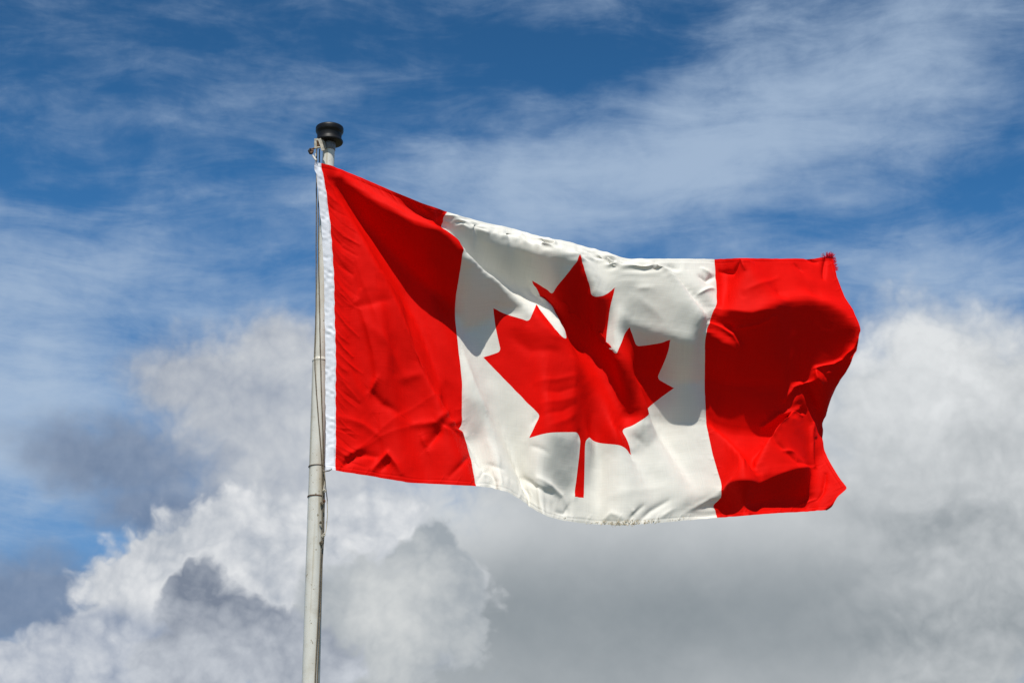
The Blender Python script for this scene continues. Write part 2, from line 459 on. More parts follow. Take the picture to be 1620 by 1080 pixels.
# ------------------------------------------------------------------ the flag
# the settled cloth in half millimetres, as steps from one knot to the next
FLAG = np.array([
0,0,0,-3,4,-50,8,0,-47,15,-1,-46,5,2,-48,5,2,-47,9,0,-46,6,3,-47,3,3,-48,8,0,-47,6,0,-46,3,3,-48,7,1,-47,6,0,-46,1,3,-48,4,0,-47,7,-1,-45,1,2,-48,4,1,-47,5,0,-45,
3,2,-47,3,2,-46,5,1,-46,2,1,-46,1,2,-47,4,0,-45,2,1,-46,0,2,-47,3,0,-46,3,0,-45,-1,1,-47,2,1,-46,5,-1,-45,-1,1,-47,2,0,-46,5,0,-45,0,1,-46,1,1,-45,4,0,-45,1,0,-46,
1,1,-45,3,0,-45,2,0,-46,-1,0,-46,2,0,-45,3,-1,-45,-2,0,-46,2,-2,-45,5,-2,-45,-2,-1,-46,1,-2,-46,6,-2,-45,-1,-2,-45,1,-3,-46,5,-3,-45,1,-3,-46,-1,-4,-46,5,-4,-45,2,-5,-46,-1,-5,-46,
3,-6,-46,4,-5,-45,-4,-7,-46,1,-6,-46,9,-7,-46,18,43,-4,9,-6,2,4,-3,0,-3,1,-2,4,-3,1,3,-3,-1,-1,1,-2,2,-3,0,3,-2,1,-2,0,-1,0,1,-1,3,-3,1,0,0,0,0,0,-1,1,-3,1,
0,0,0,-1,2,-1,2,-3,1,0,-1,0,1,1,-1,-1,-1,0,1,-2,0,0,0,0,0,0,0,0,-2,1,0,1,-2,0,0,0,0,-2,2,0,1,0,0,0,-1,0,-1,1,0,0,0,0,1,-1,1,-1,2,0,0,0,
0,1,-1,0,-1,1,1,-1,-1,0,0,0,0,0,1,0,-1,0,0,0,-1,0,0,1,0,0,1,0,0,0,-1,0,0,1,-1,0,-1,1,0,-1,2,0,1,-1,1,0,1,1,-1,0,0,1,0,-1,0,1,1,-2,1,0,
0,-1,1,2,1,0,-3,0,0,0,1,1,1,0,0,0,1,1,-2,0,-1,2,0,1,1,-1,0,-4,2,1,35,28,7,-1,1,-3,-1,-1,-3,2,-1,-3,1,-1,0,1,-1,0,1,0,-1,0,-1,0,1,-2,0,1,1,0,
0,-1,0,0,-2,0,1,0,0,1,0,-1,-1,-2,1,1,0,0,1,0,-2,-2,-1,1,1,0,1,3,0,-2,-2,-2,1,-1,0,0,3,0,-1,0,-1,0,-2,-1,0,1,0,1,1,0,-1,-2,-1,0,0,0,0,3,1,0,
-3,-1,1,1,-1,0,1,2,0,-2,-1,0,0,0,0,2,0,0,-1,-1,0,-1,0,1,3,0,-1,-1,0,0,-2,0,0,2,0,1,0,0,-1,-2,-1,1,1,0,0,2,1,-1,-3,0,2,1,0,0,1,0,0,-2,0,0,
1,0,0,0,1,0,-1,0,1,0,0,0,0,0,0,0,2,0,-1,-1,1,1,1,0,0,1,0,-1,0,0,-1,0,0,1,0,1,0,1,-1,-1,0,1,0,-1,-1,35,29,3,-1,-1,1,-4,1,0,-2,0,2,4,-2,0,
3,-1,0,2,-3,2,1,-1,0,1,-1,-1,0,-2,1,1,-1,0,0,1,-1,-2,-1,0,0,0,1,2,1,-2,-1,-1,0,-1,-1,1,2,1,-1,-1,0,-1,-3,-1,1,3,0,-1,0,0,-1,-2,0,1,1,-1,-1,2,0,0,
-2,0,-1,0,-2,1,3,1,-1,-1,-1,0,-2,0,0,4,0,-1,-1,0,1,-2,-1,0,2,1,-1,0,0,1,-2,-1,0,2,1,-1,1,0,0,-3,0,1,1,0,-1,2,-1,0,-2,0,-1,0,0,1,2,0,-1,-1,0,0,
-2,-1,1,3,0,-1,-1,1,0,-2,-1,0,3,1,0,0,0,0,-2,0,0,2,0,0,-1,0,0,0,1,0,0,-1,0,0,2,-1,-1,0,0,0,0,0,1,1,0,-1,1,0,-2,0,-1,2,0,1,-1,0,-1,-2,1,0,
36,28,4,-2,-2,0,-4,3,1,-8,6,0,1,0,0,5,-2,2,3,-4,2,4,-3,0,2,-3,2,1,-3,0,0,-2,0,1,0,0,0,-1,0,-2,-1,-1,1,0,1,1,1,-1,-2,-1,0,1,1,0,0,0,0,-1,0,0,
1,0,-1,0,0,0,-2,-1,0,0,1,0,2,0,-1,0,-1,1,-1,0,-1,1,0,0,1,0,-1,-2,-1,0,2,1,0,0,0,-1,-1,-1,0,1,0,0,1,0,0,-2,0,0,1,0,0,0,0,-1,-1,0,0,1,0,0,
0,1,-1,-1,0,1,0,-1,-1,2,0,0,-1,0,-1,0,0,0,2,0,0,0,-1,0,-1,1,-1,1,-1,0,-1,0,0,0,0,0,0,0,-1,1,0,0,-1,0,0,0,0,0,1,0,0,0,1,0,-1,0,-1,0,0,0,
0,0,0,-1,1,0,0,0,-1,0,1,0,-3,0,-1,35,32,-1,0,-6,2,-2,-1,1,-7,7,1,-8,7,0,0,0,0,6,-1,2,3,-4,2,4,-4,1,4,-5,2,3,-3,0,0,-4,2,1,-2,-1,0,-1,1,0,0,-1,
-1,-1,1,1,1,-1,-1,-1,0,0,0,0,0,0,-1,-1,1,1,1,0,0,0,0,-1,0,0,0,-1,1,0,0,-1,-1,1,1,0,0,0,0,-1,0,0,1,0,0,0,-1,-1,0,0,0,0,0,0,1,0,0,0,1,-1,
-1,0,-1,1,0,0,0,0,0,-1,0,-1,0,0,0,1,0,1,0,0,-1,-1,1,0,1,0,-1,0,0,0,0,0,0,0,0,-1,0,0,0,0,-1,0,0,1,0,1,-1,-1,-1,0,0,1,0,0,0,0,0,0,-1,-1,
1,0,-1,0,-1,1,-1,0,-1,0,0,0,1,0,0,-1,1,-1,0,-1,0,0,1,0,-1,0,-1,-1,0,0,33,30,-5,2,-7,3,2,-7,2,-3,6,3,-10,14,0,-6,5,-1,-1,0,-1,3,-1,1,4,-2,2,4,-4,1,
4,-6,3,4,-5,1,2,-6,1,1,-3,0,1,-2,1,0,-1,0,-1,0,0,1,1,0,0,0,-1,-1,0,1,0,0,0,0,0,-1,-1,0,0,0,0,0,0,0,0,0,1,0,0,0,0,0,0,-1,1,0,0,-1,1,-1,
1,1,0,0,0,0,0,0,-1,0,0,0,0,-1,0,0,0,0,-1,1,0,1,0,0,0,1,-1,0,0,0,-1,1,-1,0,0,0,1,0,-1,-1,1,0,0,-1,0,0,1,-1,0,0,0,1,0,-1,-1,0,1,1,-1,-1,
0,1,0,0,-1,-1,0,0,0,1,0,0,-1,-1,0,0,0,0,0,0,-1,1,-1,0,0,-1,0,0,1,0,0,-1,-1,0,0,0,-1,0,-1,0,0,1,0,0,0,38,21,-3,0,-5,1,0,-2,-1,0,1,1,-2,8,5,
-10,13,0,-9,6,-4,0,0,-1,1,-1,0,2,-1,1,4,-2,1,5,-6,2,4,-5,4,4,-8,2,3,-6,1,1,-3,0,0,-2,0,0,-1,0,0,0,1,-1,0,-1,1,0,0,-1,0,0,0,1,0,0,0,0,0,0,-1,
0,1,0,-1,0,0,1,1,0,-1,0,0,1,-1,0,-1,1,0,1,0,-1,0,0,1,0,1,-1,0,0,-1,0,1,1,0,0,-1,-1,1,-1,0,0,1,0,2,-1,0,0,0,0,1,-1,-1,0,1,0,1,-1,1,1,0,
-1,0,-1,0,0,0,0,1,0,0,0,-1,0,0,-1,0,0,0,0,0,0,0,0,0,0,0,-1,1,0,0,-1,0,0,1,-1,0,0,-1,-1,0,0,0,0,-1,0,0,-1,0,0,0,-1,1,-1,0,-1,0,-1,-2,0,0,
35,18,-8,1,2,0,1,-8,2,4,-8,-2,1,6,3,-5,13,4,-9,12,1,-7,5,-3,-3,1,-1,0,0,-1,0,-1,0,2,0,1,4,-4,1,5,-4,3,5,-8,3,4,-8,2,3,-7,2,0,-4,0,0,-1,0,0,-1,1,
0,0,-1,0,0,1,0,-1,-1,-1,0,0,1,1,1,-1,-1,-1,1,1,0,-1,-1,0,1,1,0,0,0,0,0,0,0,0,1,0,0,0,-1,0,0,0,0,1,0,0,1,-1,0,0,0,0,1,0,0,1,-1,-1,1,0,
1,1,0,-1,1,0,0,2,-1,0,0,0,-1,1,0,0,1,0,0,2,-1,-1,0,0,1,0,-1,-1,2,1,0,0,-1,0,0,0,0,1,-1,-1,-1,0,0,1,0,1,0,-1,0,0,0,-1,0,0,1,-1,0,0,-1,-1,
0,-1,1,1,-1,0,-1,0,0,1,-1,-1,-1,0,0,37,13,-11,-1,1,-1,0,-3,1,3,-9,-1,2,0,0,2,4,4,-3,14,5,-11,15,1,-6,3,-4,-3,2,-1,-1,0,-1,0,-1,0,-1,0,-1,2,-1,1,3,-2,2,
7,-6,3,5,-9,4,5,-8,3,1,-8,0,1,-3,0,-1,-1,1,0,-1,0,0,0,0,0,0,0,0,-1,0,0,0,0,0,-1,0,0,0,0,0,-1,0,0,1,-1,0,-1,0,0,0,0,0,1,0,1,0,0,-1,0,0,
1,0,0,0,1,0,0,1,0,0,1,0,0,0,-1,-1,2,-1,1,1,0,0,1,0,-1,2,0,0,2,0,0,1,0,0,1,0,0,1,-1,-1,2,0,0,1,-1,-1,1,1,-1,1,-1,0,0,0,1,2,0,-1,0,-1,
0,0,0,-1,1,0,0,0,0,-1,1,-1,0,0,1,1,0,-1,0,-1,0,1,-1,0,0,-2,1,1,-1,0,37,5,-12,-1,6,-3,1,0,0,0,-9,1,2,-7,-3,3,3,3,1,6,4,-2,12,4,-9,15,0,-7,6,-3,
-3,1,0,-2,0,-1,0,0,0,-1,0,-1,0,0,-1,-1,-1,1,5,-2,2,6,-6,3,7,-9,5,4,-9,2,1,-6,1,1,-3,0,-1,-1,1,1,-1,0,-1,-1,-1,0,0,1,0,-1,0,0,0,0,0,-1,-1,0,-1,1,
1,0,0,-1,-1,0,0,-1,-1,0,-1,0,1,1,0,-1,-1,0,0,1,0,0,0,-1,0,0,0,1,2,1,0,0,0,-1,1,0,0,2,0,1,1,-1,0,1,-1,0,1,0,0,2,0,-1,2,0,0,1,0,0,1,0,
0,2,-1,0,1,0,-1,2,1,0,0,-1,0,2,0,-1,1,0,0,1,-1,-1,1,1,0,1,0,-1,1,-1,0,0,0,-1,1,1,0,-1,0,1,0,0,0,0,0,37,2,-16,0,3,0,-1,1,0,1,-6,0,0,-7,-2,
2,0,0,3,2,2,2,7,4,-3,14,4,-8,13,1,-6,6,-4,-3,2,-1,-2,0,0,-1,0,0,-1,-1,0,0,1,0,-2,0,-1,1,-1,0,4,-2,2,7,-6,5,7,-9,3,2,-7,2,2,-5,0,-1,-1,0,1,-1,1,
0,-1,0,0,0,0,0,-1,0,0,0,0,0,-1,0,0,-2,0,1,-1,0,0,0,1,-1,-1,-1,0,-2,0,1,0,0,0,-1,0,0,-1,0,0,0,0,-1,-1,0,1,1,-1,0,0,0,0,0,0,0,1,1,0,0,0,
0,2,0,0,0,0,0,1,-1,0,2,0,0,1,0,0,1,0,0,2,0,0,0,-1,-1,2,0,0,1,1,0,1,0,-1,2,0,1,2,-1,-1,1,0,-1,2,1,-1,3,0,-1,1,-1,-1,2,1,0,1,0,2,-2,1,
38,-5,-16,-1,5,-1,0,5,-2,0,-5,1,0,-7,-2,1,-2,-1,1,0,1,2,3,3,2,7,4,-2,14,4,-7,13,0,-6,6,-2,-3,1,-1,-2,0,-1,-1,1,0,-1,-1,-1,0,0,0,-2,0,0,-1,0,0,1,0,0,
4,-3,3,8,-7,3,5,-7,3,3,-5,2,0,-2,0,1,0,0,-1,0,0,1,0,0,0,0,1,0,0,0,0,0,0,0,0,0,0,-2,0,1,-1,0,0,-1,0,0,-1,0,0,-2,0,0,-1,0,0,-1,0,1,-2,0,
0,-2,0,0,0,0,0,-2,0,0,-1,0,0,1,0,0,-1,0,0,0,-1,0,0,1,0,0,0,0,1,0,0,0,0,0,1,0,0,1,0,0,0,0,0,0,-1,0,2,0,0,1,1,0,1,0,-1,2,0,1,1,-1,
-1,2,0,-1,3,1,-1,4,-1,-2,3,1,0,3,0,37,-4,-19,1,4,1,-1,-1,1,1,2,0,-1,-6,-1,-1,-6,-4,2,0,0,1,1,1,3,4,4,2,6,4,-3,15,4,-7,13,-1,-5,4,-2,-4,2,-2,-2,0,-1,
0,1,0,-2,0,0,0,0,0,0,0,0,-2,-1,-1,0,0,0,2,0,2,6,-5,3,7,-7,3,4,-5,2,0,-3,1,1,-1,0,0,1,0,-1,1,0,0,0,0,0,2,0,0,0,0,-1,1,0,0,0,1,0,0,0,
0,0,0,1,-1,0,1,-1,0,0,-1,0,0,-2,0,1,-2,1,0,-3,-1,1,-1,0,0,-2,0,1,-3,0,0,-2,0,-1,-1,1,1,-1,0,0,-1,0,0,-1,0,0,-1,0,0,-1,0,0,0,0,0,0,0,0,0,0,
0,0,0,0,0,-1,-1,0,0,1,1,0,-1,1,0,0,1,1,1,2,-1,0,1,0,-1,3,0,-2,4,-1,37,-2,-18,0,0,0,1,2,-1,-1,-2,1,1,-5,-1,0,-2,0,0,-1,-1,1,-1,-1,0,1,1,3,6,3,
1,10,5,-2,10,2,-6,8,-2,-5,5,-1,-3,3,-2,-3,1,0,-1,0,-1,-1,0,0,-1,0,-1,0,1,1,-1,-1,-1,-1,0,0,1,0,1,4,-3,2,7,-6,3,6,-7,2,2,-4,2,0,-1,0,0,0,1,0,2,0,
-1,0,0,0,2,0,0,1,0,-1,3,0,-1,1,0,0,0,0,-1,2,0,-1,1,1,1,-1,0,0,1,0,-1,-1,-1,2,-1,1,1,-2,0,1,-2,0,0,-2,0,1,-2,0,2,-3,0,0,-3,0,0,-2,0,1,-3,0,
0,-2,0,0,-2,0,0,-2,0,0,-1,0,0,-1,1,-1,-2,0,1,-1,-1,-1,0,0,0,-1,0,0,-1,0,0,0,-1,-1,0,-1,0,0,0,0,1,-1,0,2,-1,37,-3,-18,1,1,-1,-1,1,0,0,0,0,0,-7,1,
0,-4,-2,2,0,-1,-1,1,1,2,1,-1,0,0,1,3,4,4,1,11,4,-3,11,1,-4,7,-2,-6,5,-1,-4,3,-2,-3,2,-1,-1,0,0,-1,0,0,-1,-1,-1,0,1,1,0,-1,-1,-2,0,0,0,0,-1,2,-1,2,
6,-5,3,7,-7,3,4,-7,2,2,-2,0,0,-1,1,0,1,0,-1,1,1,0,2,0,0,1,0,0,2,0,-2,2,0,-1,2,0,0,1,0,-2,3,0,-1,0,0,0,2,1,-1,0,0,0,0,0,0,0,-1,1,-1,0,
1,-1,0,0,-1,0,2,-2,0,1,-3,0,1,-2,1,1,-3,0,1,-2,0,1,-3,0,0,-3,0,0,-3,0,1,-2,0,-1,-2,1,1,-2,-1,-1,-2,0,0,-1,-1,-1,-2,0,0,-1,0,-1,0,-1,0,-1,-2,0,0,0,
37,-4,-19,1,1,0,0,1,0,0,-1,-1,0,-4,1,-1,-4,-2,0,-1,0,2,0,0,-1,-1,0,1,1,0,1,0,1,2,6,4,0,14,4,-2,9,1,-3,5,-1,-5,5,-2,-4,3,-1,-3,2,-2,-2,0,-1,0,0,0,
-1,0,0,-1,0,0,0,0,-1,-1,0,1,-1,-1,-1,1,0,0,4,-2,2,7,-7,3,5,-9,3,3,-5,1,1,-2,1,1,-1,0,0,1,1,0,1,0,-1,2,0,0,2,0,0,2,1,-2,2,0,0,1,0,-1,3,0,
-1,2,0,-1,2,-1,-2,2,0,-1,1,1,-1,1,0,0,1,0,0,0,0,0,0,0,1,-1,0,1,-2,-1,1,-1,0,1,-3,1,1,-2,0,2,-2,0,1,-2,0,1,-2,0,0,-3,0,1,-3,0,0,-2,0,0,-2,0,
0,-2,-1,0,-3,0,0,-2,0,-1,-1,0,-1,-3,-2,38,-6,-20,-1,0,1,1,1,-1,0,2,1,0,-2,0,0,-6,-1,-1,-2,-1,1,0,-1,1,0,1,0,0,0,0,0,0,1,2,2,3,10,5,-1,13,3,-2,6,0,
-3,3,-1,-4,4,-2,-5,4,-2,-3,2,-1,-2,1,0,-1,-1,-2,0,0,1,0,0,0,-1,-1,-1,0,1,0,-2,1,0,-1,-1,-1,2,0,1,6,-4,2,7,-8,4,5,-9,2,2,-5,1,1,-2,0,0,-1,1,0,0,0,
0,1,1,0,1,-1,0,2,0,-1,2,1,0,2,0,-1,2,0,-1,3,1,0,2,0,-1,3,0,-1,2,-1,-2,2,0,0,1,0,-1,1,0,-1,1,0,-1,0,0,1,0,0,0,-1,0,1,0,0,0,-2,1,1,-1,-1,
1,-1,0,2,-2,1,0,-2,1,1,-2,-1,1,-3,1,1,-2,0,0,-1,0,0,-3,-1,1,-2,1,-1,-3,1,36,-9,-20,2,0,0,-1,2,0,0,-1,0,1,1,1,0,-1,-1,0,-3,-1,0,0,0,1,-1,0,0,-1,0,
0,0,-1,1,1,1,2,4,4,1,10,5,-2,10,1,-1,4,0,-2,4,-1,-4,4,-1,-5,5,-2,-4,1,-3,-2,1,1,-1,0,-2,-1,0,0,0,0,0,0,0,0,0,0,0,0,1,0,-2,0,0,0,0,-1,2,-1,1,
6,-5,3,7,-9,2,4,-9,3,2,-5,0,1,-2,2,0,-1,-1,0,0,1,0,0,0,1,1,0,0,1,0,0,1,0,-1,2,1,-1,2,0,0,2,0,-1,3,1,0,2,0,-2,2,0,-1,3,0,0,2,0,-1,2,0,
-1,1,0,0,1,0,-1,0,0,0,1,0,0,0,0,0,-1,1,1,0,-1,1,-1,0,1,-2,2,0,-1,-1,1,-1,1,1,-3,0,1,-1,1,0,-2,0,-2,0,0,37,-10,-22,1,4,1,0,0,0,0,0,0,-1,-3,0,
1,-2,1,1,1,0,0,-2,0,0,0,-1,1,0,0,0,-1,1,0,0,0,0,0,0,3,5,4,1,13,4,-3,8,1,-2,3,0,-2,3,-1,-4,4,-1,-4,5,-1,-4,3,-3,-3,0,0,0,0,-1,0,1,0,-1,-1,0,
0,0,0,-1,0,-1,1,0,0,-1,1,1,-2,0,-1,0,1,-1,2,-1,2,8,-6,2,7,-9,3,4,-10,1,2,-5,2,0,-4,0,1,0,1,-1,-1,0,0,1,1,0,0,0,1,1,0,0,1,0,0,1,1,0,1,0,
-1,2,0,1,2,0,-1,2,1,-1,2,0,-1,3,0,-1,2,0,-1,3,0,-1,2,0,0,2,0,-1,1,1,-1,1,-1,-1,1,1,0,0,1,1,0,-1,1,-1,2,0,-2,0,1,-1,1,1,-1,1,1,-2,1,1,0,1,
38,-13,-22,0,5,0,0,4,1,0,0,0,0,-3,1,0,-4,0,0,-1,-1,1,-1,0,1,0,1,-1,-1,0,1,0,-1,0,0,0,0,0,1,0,2,1,3,8,6,0,13,2,-2,5,0,-1,1,0,-2,3,0,-4,5,-2,
-4,4,-1,-4,4,-2,-3,1,-1,-1,-1,-1,-1,1,0,0,-1,0,1,1,1,-2,0,-1,0,0,0,0,0,0,-1,1,0,-1,0,0,-2,1,-1,3,-1,2,7,-5,2,8,-10,2,5,-8,2,1,-8,1,1,-3,0,0,-2,1,
1,-1,1,0,0,0,0,0,1,0,1,0,0,0,0,0,1,1,0,1,1,0,0,-1,0,2,1,0,1,1,0,2,0,-1,3,0,0,2,1,-1,3,-1,-1,3,0,0,3,1,-2,1,0,-1,3,0,-2,1,1,0,2,0,
0,0,1,0,-1,1,1,-2,1,1,-1,1,3,-2,1,37,-15,-23,2,5,2,-1,4,-1,0,2,0,1,-1,2,-1,-5,0,0,-3,-1,1,0,0,0,-1,0,1,0,0,0,0,1,-1,0,0,0,-1,0,1,0,0,1,3,3,
2,11,6,0,10,1,-2,3,0,-1,2,0,-2,2,0,-3,5,-2,-4,5,-2,-5,3,-1,-3,3,-1,-1,0,-1,0,1,-1,-1,-1,0,1,0,1,-1,0,0,0,1,0,0,-1,0,-1,1,0,-2,1,0,-2,0,-1,-1,1,0,
2,0,1,7,-5,2,8,-8,2,6,-10,2,3,-8,1,0,-4,1,0,-3,1,0,-1,0,1,-1,1,0,1,1,0,-1,0,0,1,1,0,0,1,0,0,0,0,1,0,0,1,1,0,0,0,0,2,0,0,1,1,0,2,1,
-1,3,0,1,4,0,-2,2,0,0,4,1,-3,3,0,-1,2,1,-1,2,0,0,1,1,1,0,1,2,-2,2,38,-17,-24,0,4,3,2,7,1,-1,3,-1,0,-1,1,-1,-5,0,1,-4,-1,0,0,0,0,-1,0,1,-1,0,
-1,0,0,1,-1,1,0,1,0,-1,-1,1,0,1,0,3,4,4,1,12,5,-1,9,1,-1,0,-1,-1,2,0,-1,3,1,-3,4,-1,-3,6,-2,-5,4,-2,-3,3,-2,-3,0,0,-1,1,-1,0,0,0,0,0,0,0,0,0,
-1,0,1,0,0,-1,0,0,1,-1,1,0,-2,1,0,-2,1,-1,-2,0,0,2,0,0,6,-3,3,9,-8,1,7,-10,2,3,-8,2,2,-6,1,-1,-3,1,1,-2,1,0,-1,1,0,-1,0,1,1,1,-1,-1,0,0,0,1,
0,0,0,1,1,1,0,0,1,0,1,0,0,1,0,0,1,1,-1,1,0,1,3,1,-1,2,0,0,3,1,-1,5,0,-2,4,1,-2,3,0,-1,3,1,3,0,1,37,-20,-24,1,3,3,1,9,2,0,4,-1,-1,0,-1,
0,-4,1,0,-5,-1,2,-2,0,0,0,0,-1,-1,1,1,-1,0,-1,0,0,0,0,0,0,0,0,-1,-1,1,1,2,1,3,8,5,1,12,4,-1,5,0,-1,0,0,-1,1,0,0,2,0,-2,4,-1,-3,5,-1,-4,5,-2,
-4,5,-2,-3,1,-1,-2,1,0,-1,0,0,0,0,0,0,0,-1,0,1,1,-1,-1,-1,0,1,1,-1,1,-1,-1,0,1,-1,1,-1,-2,1,1,-2,0,-1,0,0,1,5,-2,2,10,-7,1,7,-9,3,5,-10,2,1,-7,1,
2,-3,1,-1,-2,1,0,-2,0,1,0,2,0,-1,0,-1,0,1,0,0,0,0,0,0,0,0,1,1,0,0,0,-1,0,0,1,1,-1,1,0,0,1,1,0,1,0,0,2,0,0,3,0,0,4,1,-1,5,-1,-2,4,0,
38,-19,-24,0,5,3,0,3,1,0,3,0,1,2,-1,0,-4,1,0,-4,-1,0,-2,1,1,-1,-1,0,1,0,0,-1,1,0,0,0,-1,-1,0,-1,0,1,0,0,0,0,0,1,1,3,3,3,10,4,0,9,2,0,2,1,
-1,0,-1,0,1,0,0,1,0,0,3,0,-2,4,0,-3,5,-2,-5,6,-1,-5,5,-3,-3,2,-1,-2,0,-1,0,1,1,0,-1,0,0,1,0,-1,0,0,1,-1,0,-1,1,0,-2,1,0,-1,0,0,-1,2,0,-2,1,0,
-1,0,-1,-1,0,1,5,-2,1,8,-5,2,9,-10,4,5,-11,2,3,-7,1,0,-4,2,0,-3,0,0,-1,1,0,-1,0,0,-1,1,0,0,0,0,-1,1,0,0,0,0,0,0,0,0,1,1,-1,0,-1,1,-1,0,0,0,
0,0,0,0,1,1,0,1,-1,-1,1,0,-2,3,-1,38,-19,-24,-3,2,1,2,3,3,1,6,0,0,0,0,1,-2,1,0,-6,0,1,0,-1,1,-1,1,0,-1,0,-1,1,-1,0,-1,0,-1,0,1,0,-1,0,0,0,0,
-2,-1,0,1,1,1,2,5,5,2,11,4,-1,4,0,1,1,0,-1,1,1,1,1,0,0,0,0,0,2,0,-1,3,0,-1,4,-1,-3,5,-1,-4,6,-2,-5,5,-2,-5,3,-1,-2,1,-1,0,1,0,0,-1,0,-1,1,1,
0,0,-1,1,0,1,-1,1,-1,-2,0,0,0,1,0,-2,1,0,-2,0,0,-2,1,0,1,-1,-1,3,0,1,8,-5,3,9,-10,4,6,-10,2,2,-7,2,1,-4,1,0,-3,1,0,-2,0,1,-1,1,0,-1,0,0,-1,0,
0,0,1,0,-2,-1,-1,0,0,0,-1,0,0,0,0,-1,-1,0,0,0,-1,-1,0,0,0,-1,-1,0,1,-1,37,-19,-24,-3,-1,1,-1,3,2,3,4,2,1,1,0,3,-1,1,2,-1,0,0,-4,-1,-1,2,1,1,0,0,
0,-1,1,-1,0,0,0,0,-1,-1,0,0,-1,-1,0,0,0,1,-2,-2,0,1,1,1,2,8,5,1,9,2,0,1,1,1,0,0,0,0,1,0,1,0,0,0,0,1,0,1,0,2,-1,0,2,0,-1,4,-1,-3,6,-1,
-3,7,-2,-6,6,-2,-5,4,-1,-3,2,-2,-1,1,0,0,0,1,0,0,0,0,0,0,0,1,0,-2,0,0,-1,0,0,0,1,-1,-2,0,0,-2,1,0,-1,0,0,0,1,0,4,-1,1,8,-5,4,8,-8,3,5,-8,1,
2,-6,2,2,-4,1,0,-4,0,1,-2,0,0,-2,1,0,-2,0,0,-1,0,-1,-1,1,0,-1,0,0,-2,-1,-1,0,0,0,-1,0,0,-1,-1,-1,0,-1,0,0,0,38,-18,-24,-4,-1,0,0,3,3,0,2,2,3,0,1,
4,1,1,2,-4,1,0,1,0,1,1,0,-1,0,0,0,1,0,0,0,0,-1,-1,1,0,0,0,-1,-1,0,-2,-1,-2,0,0,0,-2,-2,0,2,4,4,2,12,5,0,3,1,1,-3,0,0,0,0,1,0,1,0,0,0,
0,1,-1,0,-1,1,0,1,0,0,2,-1,0,1,0,-1,3,-1,-2,6,-1,-2,5,-1,-5,8,-1,-4,5,-2,-4,3,-1,-2,2,-1,-1,1,1,0,0,-1,-1,0,0,-1,2,0,-1,0,0,-1,0,0,-1,1,0,-1,0,-1,
-1,0,0,-1,0,0,1,0,0,5,-2,3,5,-4,3,6,-4,1,3,-4,1,4,-5,1,2,-4,2,1,-4,0,1,-4,1,1,-2,1,0,-3,-1,0,-3,0,-1,0,1,1,-2,0,-1,-1,-1,-1,-1,0,0,-1,1,-1,-1,-2,
35,-17,-21,-2,-2,-3,-1,3,3,2,4,2,4,1,2,6,2,3,3,-1,2,-1,-1,0,0,0,-1,1,1,1,0,0,0,-1,0,0,-1,0,-1,-1,-1,0,-1,0,0,0,-1,0,-2,0,0,-1,0,-1,-1,-1,0,2,7,5,
0,9,2,0,-1,1,1,-2,0,0,-1,0,1,0,0,0,-1,1,1,1,0,0,0,-1,-1,-1,1,0,1,-1,-1,0,0,1,1,0,-1,3,-1,-1,3,-1,-1,5,-1,-3,6,-1,-3,5,-1,-3,5,-2,-3,3,0,-2,2,-1,
-3,1,0,-2,1,0,-1,1,-1,-2,0,0,-1,1,-1,-2,1,0,-1,0,-1,0,-1,1,2,0,1,4,-2,2,3,-1,2,3,-1,0,2,-1,2,3,-3,0,4,-4,2,3,-4,0,1,-5,1,3,-4,2,0,-3,1,0,-3,0,
0,-1,0,0,-2,0,0,-1,0,0,-1,0,-2,-2,1,39,-1,-17,1,-9,-1,-5,-2,-1,0,6,3,4,6,1,6,1,5,3,-2,3,1,-1,-1,-1,-1,1,0,0,0,0,-1,-1,-1,-1,0,0,-1,-1,-2,-1,-1,0,0,-1,
-1,0,1,0,-1,-1,-1,1,0,-2,0,-1,-1,3,2,-1,11,4,0,7,0,2,-4,1,1,-2,0,0,-3,0,1,-1,0,0,-2,0,0,-1,0,0,0,0,0,-1,0,0,0,-1,-1,0,0,0,0,-1,1,1,0,-1,1,0,
0,2,-1,-1,4,-1,-1,3,0,-3,5,-1,-2,5,-1,-3,4,-1,-4,5,-1,-4,3,-1,-3,2,-1,-2,1,0,-2,0,-1,-2,1,0,-1,0,-1,-1,-2,0,4,0,3,5,-2,2,1,0,1,1,0,-1,1,0,1,2,-1,1,
3,-2,2,3,-3,1,3,-5,1,3,-5,1,2,-4,2,0,-3,0,1,-2,1,0,-1,0,-1,-1,1,-2,-1,0,37,28,-2,4,-10,-4,-4,-8,-4,-5,2,-1,5,4,2,6,-3,6,4,-1,1,1,-5,0,2,-3,-1,0,-2,-1,
0,-1,0,-1,-2,-2,-2,-1,0,0,0,-1,-2,-1,-1,0,-1,-1,-1,0,0,-1,0,0,-1,1,-1,-1,1,0,-1,9,4,-3,12,1,-1,3,0,2,-3,0,2,-2,0,1,-3,0,0,-2,0,1,-2,0,1,-3,-1,0,-2,1,
0,-1,0,0,-2,-1,-1,0,0,0,-1,-1,0,0,0,0,0,-1,0,1,0,0,2,-1,0,1,0,-1,4,0,-1,4,-1,-2,3,-1,-4,6,0,-4,5,-1,-5,4,-1,-4,4,-2,-3,2,-1,-4,0,-1,-2,0,-1,2,-3,2,
5,0,3,3,0,1,1,1,1,1,-1,1,0,0,-1,1,0,0,2,-1,1,2,-2,2,3,-4,2,4,-5,1,3,-5,2,1,-3,1,1,-2,1,-1,-2,0,-1,-1,2,33,39,5,-9,-1,0,2,-7,-5,-9,2,-2,2,2,0,
